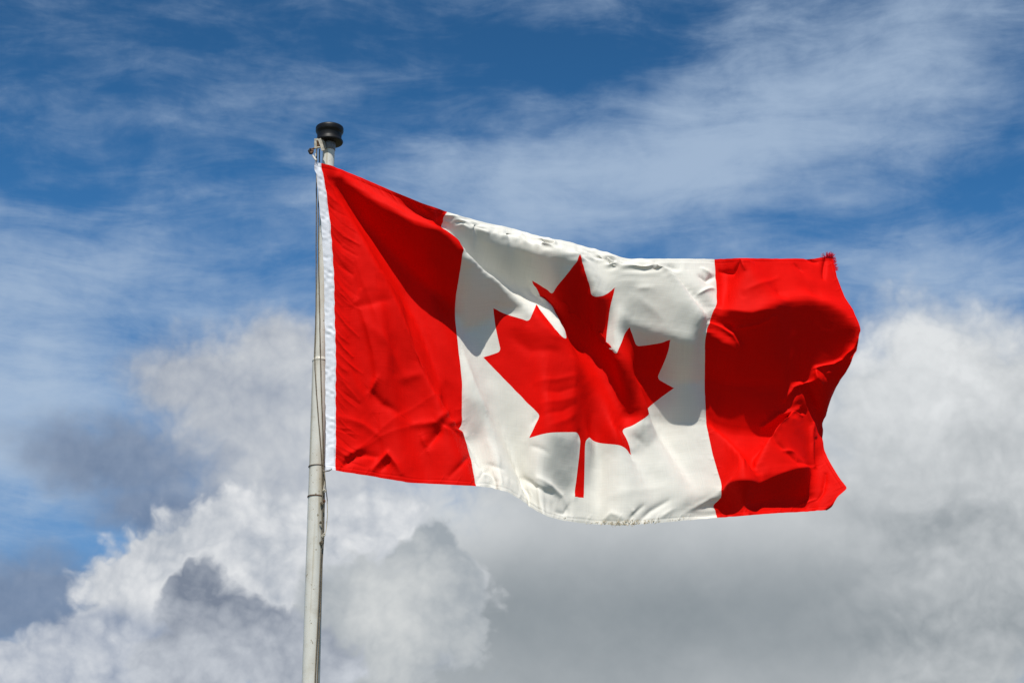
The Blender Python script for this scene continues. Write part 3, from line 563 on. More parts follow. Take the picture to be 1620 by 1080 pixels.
8,-1,3,8,-4,6,10,-14,-1,4,-8,-4,2,-2,-2,-1,-4,-3,-2,0,0,-1,-2,-1,-1,-1,-2,0,-1,-1,-1,-1,-1,-1,0,-1,-1,-1,-1,-1,0,0,-2,-1,-2,1,4,3,-3,15,6,-5,12,-1,-1,0,-1,2,-1,1,
1,-1,-1,3,-1,0,1,-3,0,1,-3,0,1,-3,-1,0,-4,0,0,-2,0,1,-3,-1,0,-1,0,0,-1,-1,0,0,0,0,-1,0,0,0,0,1,1,-1,0,0,-1,-1,1,0,-1,3,0,0,3,0,-2,4,-1,-3,6,-1,
-4,6,0,-7,6,-2,-8,5,-2,-6,0,0,-2,-1,-1,6,0,4,5,-1,4,1,0,0,1,0,-1,1,0,0,1,0,0,1,-1,0,0,-1,-1,2,-1,1,2,-3,2,4,-4,2,4,-5,2,2,-4,2,1,-2,2,0,-2,1,
38,37,1,-15,0,6,-5,-3,2,-2,1,3,-9,4,-4,2,2,-4,12,-1,4,11,-4,2,12,-14,-2,7,-15,-6,2,-5,-3,-4,-2,-2,-2,0,-2,0,-1,0,-1,-1,-1,-1,0,-1,-1,-2,-2,-1,-1,-1,-2,-1,-1,-1,0,0,
0,-1,-2,1,6,5,-2,16,5,-5,11,0,-2,1,-1,1,1,1,0,-1,0,1,0,0,1,-2,-1,1,-2,-1,2,-3,0,1,-5,-2,1,-3,0,0,-3,-1,0,-2,0,1,-2,0,1,0,-1,0,-1,0,1,-1,0,-1,0,1,
0,0,-1,0,0,0,0,0,-1,0,3,1,-2,2,0,-1,5,-1,-1,8,1,-7,8,-1,-16,8,-2,-12,0,-1,5,1,4,9,0,4,3,-1,-1,1,-1,-3,1,-1,-1,1,0,-2,2,0,-1,0,-1,1,-1,-1,0,2,-1,1,
2,-1,2,3,-2,3,4,-4,4,4,-5,3,0,-2,3,34,31,-2,1,-9,2,-9,6,11,4,-1,8,-22,7,3,-16,3,-10,18,6,-6,15,-2,0,14,-7,3,8,-15,-1,8,-15,-6,-9,-5,-7,1,-1,-1,0,-1,1,0,0,0,
-2,0,-1,-1,-1,-1,-1,-1,-1,-1,-1,-1,-2,-2,-2,-1,-2,-1,1,-1,-2,1,8,7,-1,15,5,-3,9,2,-1,4,1,-1,3,0,-2,0,-1,-1,1,-1,0,-1,-1,1,-1,-2,2,-2,0,1,-4,-1,2,-4,-1,2,-4,-1,
1,-3,0,0,-3,1,2,-2,1,0,-2,1,1,-2,-1,-1,-1,-1,0,-1,0,-1,2,0,0,0,0,1,2,0,-1,3,0,1,3,-2,-2,10,2,-7,6,3,-32,13,-1,-14,-3,-10,21,4,7,9,-2,1,2,-1,0,0,0,-3,
2,-1,-2,1,1,-4,-1,-2,1,-1,-1,1,-1,2,1,0,1,3,1,1,3,4,-2,4,5,-4,3,12,-9,3,41,18,-5,6,-11,4,-2,2,3,2,-4,1,-4,12,7,-18,19,-4,-10,5,-7,-3,2,-3,1,0,-1,1,1,1,
19,-10,10,16,-24,-1,2,-14,-4,-2,1,-2,-3,-1,-2,-1,-1,-1,0,1,0,-1,0,-1,0,-1,-1,-1,-1,0,1,-2,-2,-1,-3,0,0,-1,-1,1,7,5,-1,15,5,-5,13,2,-4,5,0,-1,2,0,0,0,1,-1,0,0,
-1,-1,0,0,-1,0,1,-1,0,3,-4,1,2,-4,1,2,-4,0,2,-5,0,0,-4,-1,1,-2,0,0,-3,-1,0,-3,1,0,-2,-1,2,0,0,0,2,0,-1,3,0,0,2,-1,0,3,-1,1,1,-1,-2,5,0,-3,6,0,
-21,17,-8,-11,2,-8,5,1,4,4,0,3,2,-1,2,1,0,1,3,-1,2,2,-2,3,2,-1,3,1,-2,2,0,1,1,0,2,0,-2,1,-1,1,1,-1,7,-5,3,35,27,0,16,-12,5,1,-5,-6,-5,-4,-4,9,1,0,
1,12,6,-34,18,0,-30,7,-7,-14,-3,-6,8,1,2,9,0,8,33,-9,16,16,-18,0,2,-11,-7,-2,1,-1,0,-2,-2,-1,-1,-2,1,0,-1,0,-1,0,3,0,-1,-1,-1,1,1,-2,-2,1,-1,0,-1,2,0,-2,10,3,
-6,11,3,-8,11,1,-3,4,1,0,-1,0,0,-1,2,1,-1,1,-1,-1,1,1,-1,2,-1,-1,1,2,-3,1,2,-4,1,2,-5,0,2,-4,0,1,-5,-1,1,-3,0,2,-2,0,1,-2,0,-1,-3,-1,1,1,-1,0,1,0,
0,1,1,-3,1,0,-1,2,-2,2,5,-6,9,5,-5,-1,5,2,-21,9,-8,-11,8,-3,-1,3,1,1,0,4,0,0,4,0,-2,6,5,0,2,5,-5,6,3,-6,5,4,-5,2,4,-3,1,-1,4,-4,-2,4,-7,-5,7,-6,
38,35,6,4,-3,-1,10,-20,-4,-4,1,3,8,-7,0,-4,6,1,-11,3,0,-16,17,4,-23,12,-2,-13,1,-6,2,-1,0,10,0,4,23,-9,12,14,-12,-1,0,-5,-3,2,-2,-3,1,-2,0,1,-2,-1,2,0,-1,1,-1,0,
0,0,-1,1,1,1,0,0,-1,0,1,0,-3,1,-1,-2,4,1,-6,9,4,-6,7,0,-1,1,0,0,-1,0,-2,0,0,0,1,1,-2,-1,0,0,0,1,-1,0,0,1,-1,0,1,-1,1,3,-5,1,3,-5,1,3,-5,2,
3,-5,-1,1,-3,0,2,-4,0,1,-4,-1,1,0,-1,-1,0,-1,-2,0,0,0,-1,-1,3,4,-3,6,4,-2,0,3,0,-7,2,-1,-4,4,-2,-5,6,-1,-3,6,0,-4,4,-1,-7,4,-1,-5,2,-3,1,1,-2,8,-3,8,
8,-9,10,3,-6,2,0,0,-4,1,0,-1,-2,5,-6,35,39,1,-7,3,-7,21,-16,7,-4,2,9,9,-24,12,-7,7,-10,-6,3,-5,-4,4,0,-10,13,3,-20,11,-2,-12,2,-9,2,0,1,9,1,9,18,-10,8,9,-8,-3,
0,-2,1,3,-2,-2,2,-2,-1,2,-1,0,1,-1,0,1,0,0,1,0,0,0,0,0,-1,1,0,-2,1,0,-2,1,0,0,2,0,-2,2,0,-3,2,1,-2,2,-1,-2,2,1,-2,1,-1,-1,1,0,-2,1,0,-2,1,-1,
-2,1,0,-1,0,0,-1,0,0,2,-1,0,4,-4,1,5,-4,3,5,-6,0,3,-6,1,2,-6,0,1,-5,-1,0,-3,-1,0,-1,-1,0,0,-1,2,-1,0,4,2,-2,1,2,-1,-2,1,0,-3,-1,1,-1,0,-1,0,1,-1,
-2,3,0,-1,5,-2,-5,11,-5,-11,11,-8,-9,3,-9,8,-2,10,6,-6,10,0,0,0,2,-2,1,-1,2,-1,38,39,5,-4,3,1,1,-1,4,10,-19,-10,-4,4,-9,1,-7,5,-2,-1,3,-2,1,3,-1,3,2,-9,10,5,
-21,10,-8,-7,3,-5,0,2,2,12,-5,12,19,-12,4,1,-2,-1,2,-2,0,2,-2,1,2,-2,-1,1,0,0,2,-1,1,0,1,0,1,0,0,-1,0,0,-1,-1,-1,-1,0,0,1,0,0,1,-1,0,-3,2,-1,-3,3,0,
-1,2,0,-2,2,0,-2,2,0,-3,1,-1,-1,2,0,-2,0,-1,-2,2,-1,-2,1,0,-3,1,-1,0,1,0,2,-2,0,4,-2,2,5,-4,1,5,-7,1,5,-7,0,1,-5,0,0,-5,0,1,-4,-1,3,-1,-1,2,-1,1,
1,-1,-1,-2,-3,0,-1,-1,-1,-1,-2,0,-1,-1,0,0,-1,-1,-1,0,-1,1,2,-1,0,5,-3,-6,18,-11,-12,10,-16,8,-4,19,4,-4,4,-6,8,-1,1,-4,8,37,38,7,3,-1,0,-6,4,-6,5,-11,-2,-5,2,-5,
4,-4,4,-1,-1,3,-1,-2,0,-2,0,2,1,1,2,-15,11,1,-14,8,-8,-3,1,-1,3,-1,5,15,-9,11,13,-11,-1,2,-1,1,1,0,0,1,-1,1,2,-2,-1,0,0,0,1,-1,1,1,0,0,0,0,0,0,0,0,
-1,0,0,0,-2,-2,1,-2,-1,0,0,0,-2,3,0,-2,2,0,-2,3,0,-3,2,0,-1,3,0,-3,1,-1,-2,3,0,-2,0,-1,-2,2,-2,-2,1,0,-2,2,-1,-2,1,-1,-1,1,0,2,-1,0,4,-1,2,4,-5,1,
5,-6,1,4,-7,0,4,-6,0,2,-7,0,3,-6,0,1,-6,0,-1,-3,-1,-2,-3,0,-1,-1,0,-1,-1,0,-1,-1,0,0,-1,-1,0,-2,0,0,1,0,1,-3,1,-3,7,-11,-9,13,-26,6,1,6,3,-6,7,-1,0,0,
37,36,1,2,-4,2,-11,9,-9,7,-11,18,-1,-1,4,-3,4,-6,-1,0,-2,-1,-1,-1,1,-1,-1,1,0,0,-3,2,3,-14,9,-5,-7,3,-8,-2,1,1,6,-3,6,21,-15,10,7,-7,-2,0,0,1,1,-1,0,1,0,1,
1,-1,0,1,-1,0,0,0,2,2,0,0,-2,-2,-1,-1,0,-1,2,-3,-2,0,-4,-1,-1,2,-1,0,1,0,-1,3,-1,-2,2,1,-2,3,1,-3,1,0,0,4,-1,-2,2,-1,-3,4,-1,-2,1,-1,-2,2,0,-3,1,-2,
-2,3,0,-2,1,-2,-3,2,0,-1,0,-1,1,0,1,4,-4,0,6,-4,1,7,-7,2,6,-9,1,4,-9,0,1,-7,0,-1,-4,0,-1,-2,0,-1,-1,0,-1,-2,0,0,-4,0,-1,-3,1,-2,-3,0,1,-4,1,-1,-3,0,
-2,-3,0,-6,-3,-7,-5,-1,-7,-2,-1,-5,2,1,-2,38,31,1,-1,-1,-1,-13,-5,7,-60,4,8,36,13,-5,19,-1,0,4,-3,-1,3,-3,-1,2,-1,0,0,-1,0,2,0,0,-10,6,-2,-10,6,-8,0,0,-3,1,-2,2,
9,-5,9,17,-15,7,4,-3,-2,0,1,0,0,-1,0,1,-1,1,0,-1,1,2,0,3,2,-3,3,-2,-2,-7,1,-4,-5,1,-5,-3,0,-1,0,-1,2,0,-1,2,0,-1,2,0,1,2,0,-1,2,0,-2,3,1,-2,3,0,
-2,3,-1,-1,2,-1,-3,3,1,-2,3,-2,-2,2,0,-3,2,-1,-2,2,0,-2,2,-1,-4,1,-1,-1,1,-1,1,0,0,3,-3,1,3,-2,0,5,-3,1,5,-4,0,4,-6,1,2,-4,0,-1,-1,-1,0,-1,-1,0,-2,-1,
0,-2,1,1,-5,1,2,-5,1,-1,-6,1,0,-6,1,-2,-3,-1,-2,1,-5,-3,-3,-5,0,-1,-3,-6,-2,-5,38,27,1,-6,0,-3,29,-11,-3,29,12,-15,-19,-9,13,-25,-3,4,-7,5,1,-2,4,3,-3,2,2,0,2,1,
-2,2,0,-4,5,3,-10,6,-6,-4,0,-5,0,0,-1,2,0,2,12,-9,9,12,-12,2,1,-1,0,1,-1,0,1,0,-1,1,0,0,-2,2,0,0,-1,-3,3,-9,-2,2,-11,-4,-1,-6,0,-1,3,1,0,2,0,0,2,1,
0,2,0,-1,2,0,0,2,-2,0,4,-1,-2,1,1,-1,2,1,-2,3,1,-1,4,-1,-2,2,1,-2,3,0,-2,3,-1,-3,3,0,-3,2,-2,-2,3,0,-2,0,-1,-2,0,0,-1,1,-1,1,-1,0,1,0,0,3,-1,1,
3,-1,0,2,-2,-1,2,-2,0,0,-2,0,0,0,0,0,-1,-1,0,1,-1,1,-1,0,1,-2,0,1,-1,0,-3,0,-1,-4,2,0,0,-1,2,4,-4,2,5,-5,2,37,30,0,2,1,2,3,1,3,26,-8,-10,-18,-7,-8,
-5,-3,2,-2,-2,2,-2,3,3,0,4,2,-2,2,2,-1,3,3,-2,4,2,-9,8,-1,-7,4,-6,-2,1,-2,-2,1,0,1,1,2,17,-15,8,10,-13,-1,1,-1,-1,0,0,-1,0,1,-3,-1,-1,-4,-2,-1,-4,2,-7,2,
0,-9,1,1,-2,1,1,1,1,-1,1,1,0,1,0,0,1,0,0,1,0,0,2,0,0,2,0,-1,1,0,-2,3,0,0,2,1,-1,2,1,-1,3,-1,-2,3,0,-1,3,0,-2,3,0,-2,4,0,-3,3,-1,-4,3,-1,
-3,2,0,-2,1,-1,-1,1,0,1,0,0,0,0,-1,2,-1,0,1,-1,1,2,-2,0,1,-1,0,1,-1,-1,0,0,0,1,-1,1,1,-1,0,1,1,0,-1,0,0,-1,0,2,1,-3,4,-2,1,1,-2,1,-2,0,2,-1,
38,32,4,2,0,0,-9,3,2,4,-6,0,-3,-1,-7,9,-8,-5,3,-5,0,-1,-1,0,-1,0,1,0,2,1,0,2,2,0,1,1,-6,9,4,-13,11,-7,-2,0,-2,-1,1,-2,-1,1,0,3,-1,4,16,-16,6,9,-15,-4,
-1,-3,-3,-1,0,-1,0,1,-1,-1,-3,-1,0,-5,0,1,-1,1,0,-1,0,0,0,0,0,1,1,0,0,0,0,0,1,0,1,0,0,1,0,0,0,0,0,1,0,0,1,0,-2,1,0,-1,2,0,0,2,1,0,3,0,
-1,2,0,-1,3,-1,-1,3,1,-2,4,-1,-3,4,1,-4,5,-2,-4,3,0,-5,3,-2,-2,1,0,0,1,-1,0,0,0,2,-1,0,0,-1,0,1,0,1,1,-2,1,3,-1,0,2,-1,0,1,0,1,0,-1,0,0,0,0,
-1,0,-1,-4,1,-3,1,-1,1,3,-2,3,-1,1,0,39,30,3,0,2,0,-7,3,-3,-2,-1,3,5,-11,7,4,0,-6,2,-2,-4,0,-2,-2,1,-2,-1,0,0,0,1,0,0,-1,1,1,-3,6,2,-7,8,-1,-6,4,-5,
-1,2,-2,0,0,0,-1,0,0,6,-5,5,10,-12,4,6,-13,-4,0,-6,-2,0,-2,-1,-1,-3,-2,-1,-1,1,1,1,0,0,0,0,0,1,0,0,0,1,0,0,0,0,0,-1,-1,0,0,0,0,1,1,0,0,-1,1,0,
0,0,1,0,1,-1,-2,1,0,0,1,0,0,1,1,0,2,0,0,1,0,0,2,-1,-1,1,1,-1,4,-1,-1,4,1,-4,7,-1,-5,6,0,-5,5,-2,-4,2,0,-2,2,-1,-1,0,0,1,0,0,1,-1,0,1,0,0,
0,0,1,2,-2,0,2,-1,1,3,-1,0,1,-1,1,0,-1,1,0,-1,1,-3,1,-3,-1,1,-3,0,0,1,39,29,4,3,-5,3,1,-1,-1,-3,3,-6,-2,4,-6,1,-5,5,1,-2,2,1,-4,-1,0,0,0,1,-2,-1,
0,0,0,1,1,0,-1,0,1,-3,6,2,-11,11,-8,-3,3,-2,0,0,1,1,-1,0,-2,0,0,8,-7,6,11,-15,4,3,-12,-5,-1,-7,-4,-1,-4,0,0,0,-1,0,1,0,1,0,0,0,2,1,0,1,-1,0,1,0,
-1,0,1,1,-1,0,0,1,0,-1,0,-1,0,0,1,0,0,0,-1,0,0,1,0,0,-1,1,0,0,1,-1,0,0,1,0,1,0,0,0,0,0,2,0,0,0,0,-1,2,0,0,3,0,-2,6,0,-3,8,0,-6,8,-2,
-5,5,0,-6,4,-2,-3,1,0,-1,1,-1,0,0,1,2,-1,0,1,0,0,2,-1,1,2,-1,1,2,-2,0,1,-1,0,1,-2,1,1,-1,0,-1,1,1,0,0,-1,38,26,4,-1,3,-4,5,-4,2,0,-2,-1,0,-3,5,
-2,3,-1,0,-2,-2,0,0,0,0,0,-2,1,-1,0,0,-1,-1,1,-1,-1,1,0,0,-4,4,1,-5,9,1,-7,6,-8,-1,-1,-2,2,-2,2,2,0,1,-1,0,0,7,-10,5,8,-17,2,0,-12,-5,-1,-5,-2,0,1,0,
0,0,0,1,0,0,0,1,-1,1,2,1,0,1,0,0,0,0,-1,1,0,0,-1,-1,0,0,1,1,0,0,-1,0,-1,0,0,1,0,1,0,-1,0,0,-1,0,-1,0,0,-1,1,0,1,0,0,0,0,0,-1,0,0,1,
0,0,-1,-1,1,1,1,2,0,-1,3,-1,0,6,1,-3,8,-1,-4,7,0,-7,9,-2,-7,5,-1,-6,2,-2,-2,1,0,2,0,1,3,-1,0,3,-1,2,1,-1,0,2,-2,1,0,1,-2,1,-2,2,3,-2,3,0,0,0,
40,25,-1,-4,3,-1,-5,5,-2,-6,-5,11,11,0,3,4,-3,-2,0,-2,-3,-1,1,-1,0,-1,-1,0,0,0,1,-1,-2,0,0,0,0,-1,-1,0,2,0,-5,6,-1,-4,4,-3,0,1,-2,-1,-1,-1,1,-2,1,2,-3,1,
1,1,-1,5,-9,4,5,-21,0,0,-8,-2,0,1,-2,1,-1,0,-1,1,0,1,-1,1,0,2,-1,-1,1,1,1,1,-1,0,-1,0,0,0,1,-1,0,-1,-1,0,0,1,0,0,0,0,0,0,-1,-1,-1,0,-1,-2,0,0,
1,0,0,0,0,-1,0,0,1,0,-1,0,0,-1,-1,0,-1,1,0,0,0,-1,-1,-1,0,1,1,0,1,0,0,2,-1,1,4,0,0,5,0,-3,9,-1,-6,13,-1,-11,11,-3,-10,5,-3,-2,0,0,6,-1,2,5,0,4,
4,-3,3,4,-4,4,-1,1,-2,-4,1,-4,0,1,0,39,19,-1,1,1,-2,-2,1,-1,-46,12,19,26,8,-8,13,-7,-3,1,-3,1,2,-3,-1,2,-1,0,1,-1,-1,1,-1,0,1,-2,-1,1,-1,-1,-1,2,1,-1,2,1,
-2,3,-2,-6,4,-8,1,-1,-1,2,-3,1,2,-3,3,1,-3,0,1,-3,0,3,-9,3,3,-12,-2,1,-1,-3,0,-2,0,1,-4,2,0,-1,0,-1,0,0,1,1,0,-1,0,0,0,1,0,-1,-1,-1,1,0,0,0,0,-1,
-1,-1,0,0,0,-1,0,0,0,0,0,0,0,-1,0,-1,0,-1,-2,0,-1,0,-1,-1,1,-1,0,0,-1,1,-1,-1,-1,-1,-1,0,0,-1,1,-1,0,0,0,-2,-1,1,-1,1,-1,-1,0,0,0,-1,0,1,0,0,3,-1,
1,7,-1,-3,13,-1,-9,21,-4,-15,13,-6,-5,-1,0,4,-2,2,5,0,2,7,-2,6,6,-2,5,-1,2,2,38,17,-1,-1,-4,1,25,1,-1,27,1,-15,-21,0,6,-26,4,6,-4,1,1,0,3,2,0,1,2,0,1,1,
0,-1,0,0,0,1,0,0,0,1,-2,-1,1,0,-1,-2,3,0,-4,5,-5,-4,3,-6,2,-3,1,3,-4,3,4,-5,7,1,-1,0,-2,-3,0,3,-11,4,2,-11,2,2,-2,-3,0,0,-3,-1,-2,-2,1,-1,-1,-1,0,-1,
0,1,0,-1,-1,-1,1,0,-1,-1,-1,0,0,0,0,-1,0,-1,0,0,0,0,-1,-1,0,-1,-1,0,0,0,-2,0,-2,-1,0,-1,1,-2,0,0,-1,1,-1,-1,-1,0,-1,1,-1,-2,-1,-2,0,0,-1,-2,0,-1,-2,1,
0,-2,0,0,-2,0,-1,0,1,-1,-1,0,0,-1,1,-1,-1,0,-1,1,-1,-2,-1,-2,-2,5,-2,1,9,-4,4,16,0,3,14,3,-5,11,0,-8,7,-1,-3,2,-1,38,22,-7,9,-9,12,-12,-8,7,16,-2,-16,-14,7,-10,
5,-2,1,-1,4,4,1,3,3,-1,3,3,0,1,2,-1,2,2,0,0,0,-1,0,1,0,1,0,0,0,0,1,-1,-1,0,1,0,-6,7,-8,-5,3,-6,3,-4,4,6,-7,10,3,-8,6,-3,1,-6,2,-2,0,3,-12,2,
1,-6,0,0,-1,-3,1,-2,-1,-1,-2,-1,0,1,-1,-1,-1,-1,0,-1,0,-1,-1,0,0,0,0,-1,-1,-1,1,0,0,-1,-1,-1,0,0,0,-1,-1,0,1,0,-2,-1,-1,0,-1,-1,0,0,-1,-1,-1,-1,-1,0,0,0,
-1,-1,-1,-2,-2,1,-1,-2,-1,-4,-1,-1,1,-2,1,0,-2,1,0,0,1,-1,-2,0,0,-1,1,-1,-1,0,-1,0,0,0,-1,1,0,0,1,3,0,1,1,4,0,-3,0,-3,-4,-1,-3,1,5,-4,1,6,-3,5,6,1,
38,11,-9,1,6,-6,-9,0,-5,11,-13,9,-2,-12,3,3,8,-3,1,2,-2,0,4,3,1,2,2,-1,3,3,0,2,2,-1,2,2,0,0,0,-1,-2,1,1,1,1,-1,2,1,0,3,0,1,-2,1,-4,5,-7,-9,7,-12,
-8,-1,-7,2,-3,2,11,-7,10,3,-1,2,5,-5,3,1,-9,3,2,-6,1,0,-1,-1,0,-2,0,-1,-2,-1,0,-1,0,0,-1,0,-1,-1,0,-1,-3,0,-1,-2,0,-1,-1,0,0,-1,0,-1,-1,0,1,1,-1,-1,-2,0,
-1,0,0,1,-1,0,-1,0,-2,0,0,-2,-1,-1,-1,-2,-1,0,0,-1,0,-1,-2,0,-2,-2,1,1,0,0,0,-2,1,0,-1,0,-1,-1,1,-2,0,-1,0,0,0,0,-1,0,1,1,0,1,-1,0,2,1,-1,0,3,-3,
-3,4,-5,-3,6,-9,0,-1,-1,-1,-2,2,-1,-2,0,40,-12,-13,-1,12,-9,-4,9,-5,-2,1,-2,5,-10,8,2,-3,1,1,1,3,2,1,2,1,1,1,0,3,2,1,2,4,-2,3,3,-1,2,3,0,0,0,1,-1,2,
0,-5,1,1,-2,2,2,1,3,-2,-3,1,-3,3,-5,-4,13,-10,-4,3,-4,-1,0,-1,4,-1,0,2,1,1,4,-7,3,3,-8,3,0,-2,0,0,-1,0,0,-2,1,0,0,0,-1,-1,0,-1,-4,1,0,-2,-1,0,-3,1,
-2,-3,0,0,-3,0,-1,-1,0,-2,-2,1,0,0,0,1,-1,0,0,-1,-2,-2,1,-1,1,1,-4,0,-1,0,-2,-3,3,0,-1,1,1,-1,2,3,-1,0,-2,-1,0,-2,1,-2,-2,-2,0,-1,0,-1,0,-1,0,-1,0,-1,
0,0,0,0,0,-1,1,0,-2,0,1,-1,-1,3,-3,-3,2,-5,-3,1,-5,-2,0,-2,2,-3,2,-1,0,0,37,-19,-22,3,-1,3,3,3,3,-1,8,-3,-1,5,-3,-2,-4,2,0,0,1,2,0,1,0,0,1,1,0,0,
0,3,1,0,3,2,-1,3,4,0,3,4,3,-1,3,-1,2,3,-1,-2,2,4,-9,8,-1,-3,-2,-2,0,-2,-4,4,-7,-6,13,-11,0,6,-2,1,2,0,3,2,-1,2,-1,2,3,-5,3,2,-5,3,1,0,1,0,-1,0,
-1,1,1,-1,-1,0,1,0,0,0,-3,1,-1,-3,0,1,-3,1,-2,-4,0,-1,-5,1,0,-3,0,-2,-3,1,-1,-2,0,-1,-1,1,-1,-2,1,-2,-2,3,0,-1,-1,3,1,-3,1,1,-1,0,0,-1,2,0,0,-1,0,-2,
-1,0,0,-1,1,-2,0,0,-1,-1,0,-1,0,-1,0,0,0,-2,-1,-1,-1,-1,-1,0,-2,-1,-2,-3,-2,-1,-3,0,-1,-2,-1,2,0,-1,-1,1,3,-4,3,3,-2,39,-24,-18,-1,-1,0,4,-1,6,-4,1,5,1,0,1,
-1,5,-6,0,1,-4,0,1,-2,0,1,-1,1,2,0,-1,1,-1,-1,2,-1,-3,2,-4,4,-1,10,2,-9,5,-2,0,2,-7,1,0,2,-4,5,7,2,9,2,14,-1,-2,0,-4,-3,6,-3,-1,9,-6,0,5,-1,0,3,0,
0,5,-5,3,-3,3,5,-7,3,0,-1,1,0,0,0,-1,0,1,0,2,0,0,1,0,-1,1,1,0,0,0,-1,-2,1,1,-2,1,1,-4,0,-1,-5,1,1,-4,1,-1,-5,1,-1,-3,1,0,-2,1,-2,-3,1,0,0,1,
1,1,-2,1,-1,-2,2,0,-1,1,0,-2,-1,3,0,0,2,-2,0,3,0,0,2,-1,0,3,-1,-1,2,-2,-1,1,0,0,0,-2,-1,1,-2,-1,-1,-2,-2,2,-2,-3,0,-2,-2,0,-3,-1,-5,1,0,-5,2,-4,-8,-1,
38,-22,-22,-3,-10,7,11,9,-4,-11,5,-1,2,5,-5,0,-7,6,-1,-1,2,1,-1,0,0,1,0,0,0,1,0,0,0,1,0,2,0,-1,3,-3,0,-4,4,3,3,-2,3,-2,-5,14,-4,-20,15,-17,10,5,11,10,-11,10,
4,-1,8,1,3,1,0,2,1,1,1,0,0,3,0,1,2,1,-3,5,-5,4,0,1,2,-4,0,1,-4,1,1,-2,0,0,0,1,-1,1,1,-1,1,0,-1,2,1,0,1,-1,-1,2,1,-2,1,0,1,-1,1,0,-2,0,
1,-2,1,1,-4,1,0,-3,1,1,-2,0,0,-3,0,0,-2,0,1,-2,-1,1,-2,-2,1,0,0,1,3,-1,-2,5,0,-1,3,-2,-1,3,0,-1,3,-1,-1,3,0,-3,4,-2,-2,2,0,-1,1,-1,-1,2,-1,-2,0,-1,
-1,1,0,-3,1,-1,-2,2,0,1,0,1,3,-3,4,39,-23,-17,-7,-3,-4,19,9,-13,-34,-14,34,26,14,-9,-5,-6,-3,1,2,-1,-2,-2,-2,0,-1,0,-1,-1,0,1,0,2,0,-1,2,2,0,2,-3,2,-5,-5,7,-6,
2,4,0,3,3,3,-7,13,-3,-25,19,-15,-10,9,3,14,3,12,16,-5,9,8,-8,5,1,-1,0,3,0,3,2,3,1,2,3,0,-2,2,-3,1,-5,0,2,-4,1,2,-5,0,0,-2,0,0,-1,1,0,2,0,-1,1,0,
-1,2,1,-1,1,0,-1,3,0,-1,2,0,-1,1,0,-1,1,0,0,0,0,0,-2,0,1,-1,1,2,-2,0,1,-4,0,2,-2,0,2,-2,0,0,0,-1,-1,2,0,-1,2,0,-1,3,0,-2,2,-1,-1,2,0,-2,2,-1,
0,1,1,-2,2,-1,-1,2,0,-2,1,0,0,0,1,1,-1,2,1,-2,3,0,1,0,-2,2,-2,-2,3,0,38,-18,-10,5,3,0,-2,-3,-2,1,2,0,-5,-1,1,3,0,0,0,-2,-1,-2,-4,-3,-1,-2,0,-1,-1,1,
-1,-1,0,0,-1,0,1,0,1,-3,0,1,-6,1,-1,3,4,0,-1,-1,-3,8,4,5,-2,3,-7,-14,22,-11,-19,18,-7,-4,7,6,5,1,5,8,6,6,11,-1,7,6,-2,4,0,2,0,2,-1,1,5,-4,2,4,-6,1,
2,-6,1,2,-4,1,0,-1,0,0,-2,0,0,0,1,-1,1,0,-1,2,0,0,1,1,-2,3,-1,-1,2,0,-1,2,1,-1,1,0,-1,2,-1,0,-1,0,0,-1,0,2,0,0,1,-2,1,1,0,0,2,-1,0,-1,0,-1,
-2,1,0,-1,1,0,0,2,0,-1,0,0,0,1,0,-1,0,0,-1,3,0,-3,1,0,-1,2,1,0,1,0,-1,-1,-1,-1,1,0,1,0,1,1,-1,2,1,1,-1,40,12,-11,8,-6,12,-26,-27,19,32,14,-39,-21,-9,4,
8,4,2,2,-3,1,0,0,2,-3,-5,-2,-2,-3,-2,-1,-2,0,0,-2,0,0,-1,0,0,0,2,-5,1,1,-4,1,-2,1,-1,0,2,-2,-2,2,2,1,3,-1,2,-4,6,-5,-7,20,-5,-19,36,1,-11,5,-1,2,1,1,
11,2,5,11,0,6,4,-2,2,4,-3,3,4,-4,2,5,-5,2,5,-7,1,1,-4,0,1,-2,1,0,-1,-1,0,-2,0,-1,0,0,-1,2,0,0,1,1,-1,3,0,-2,2,-1,-1,2,0,-1,2,0,-2,2,0,0,1,0,
0,-1,1,2,0,-1,1,-1,1,0,1,-1,-1,0,1,1,0,-1,-1,0,0,-1,0,1,0,0,0,0,0,-1,-1,2,0,-1,0,1,-1,3,0,-2,2,0,-2,1,0,2,-1,1,3,-3,1,-1,0,-1,-1,2,-1,0,1,0,
39,19,1,-3,9,-14,-6,0,-5,16,-16,2,-5,-12,8,3,0,1,2,-2,1,0,-4,0,0,-3,-1,-2,-6,-2,-3,-5,-2,-2,-3,-2,-1,-2,-2,-2,-1,-2,-4,3,-4,-4,-1,3,1,-2,4,3,-2,4,3,0,3,3,1,1,
2,8,2,-4,7,0,2,9,-1,-10,28,1,-19,17,-8,-5,3,-1,6,-1,3,7,0,5,4,-2,1,4,-2,1,4,-4,2,4,-5,2,5,-5,1,1,-4,-1,1,-3,1,1,-2,0,1,-2,0,0,-2,-1,-1,1,0,-1,1,0,
0,1,0,-2,4,0,-1,2,1,-1,2,-1,-2,2,0,0,1,-1,0,1,1,1,0,0,0,1,1,1,-1,-1,-1,0,0,1,-1,0,0,0,0,-1,0,0,0,0,1,0,0,0,-1,1,-1,-2,2,1,-2,2,0,0,1,-1,
-1,1,0,0,0,-1,2,-1,0,0,-1,0,-1,0,0,40,21,3,0,1,0,0,0,0,2,-1,-2,0,-2,-2,3,-8,1,2,-2,0,1,-3,-1,-1,-4,1,0,-4,-1,-1,-6,-3,-1,-5,-2,-2,-5,-2,-1,-3,-2,-3,-2,1,
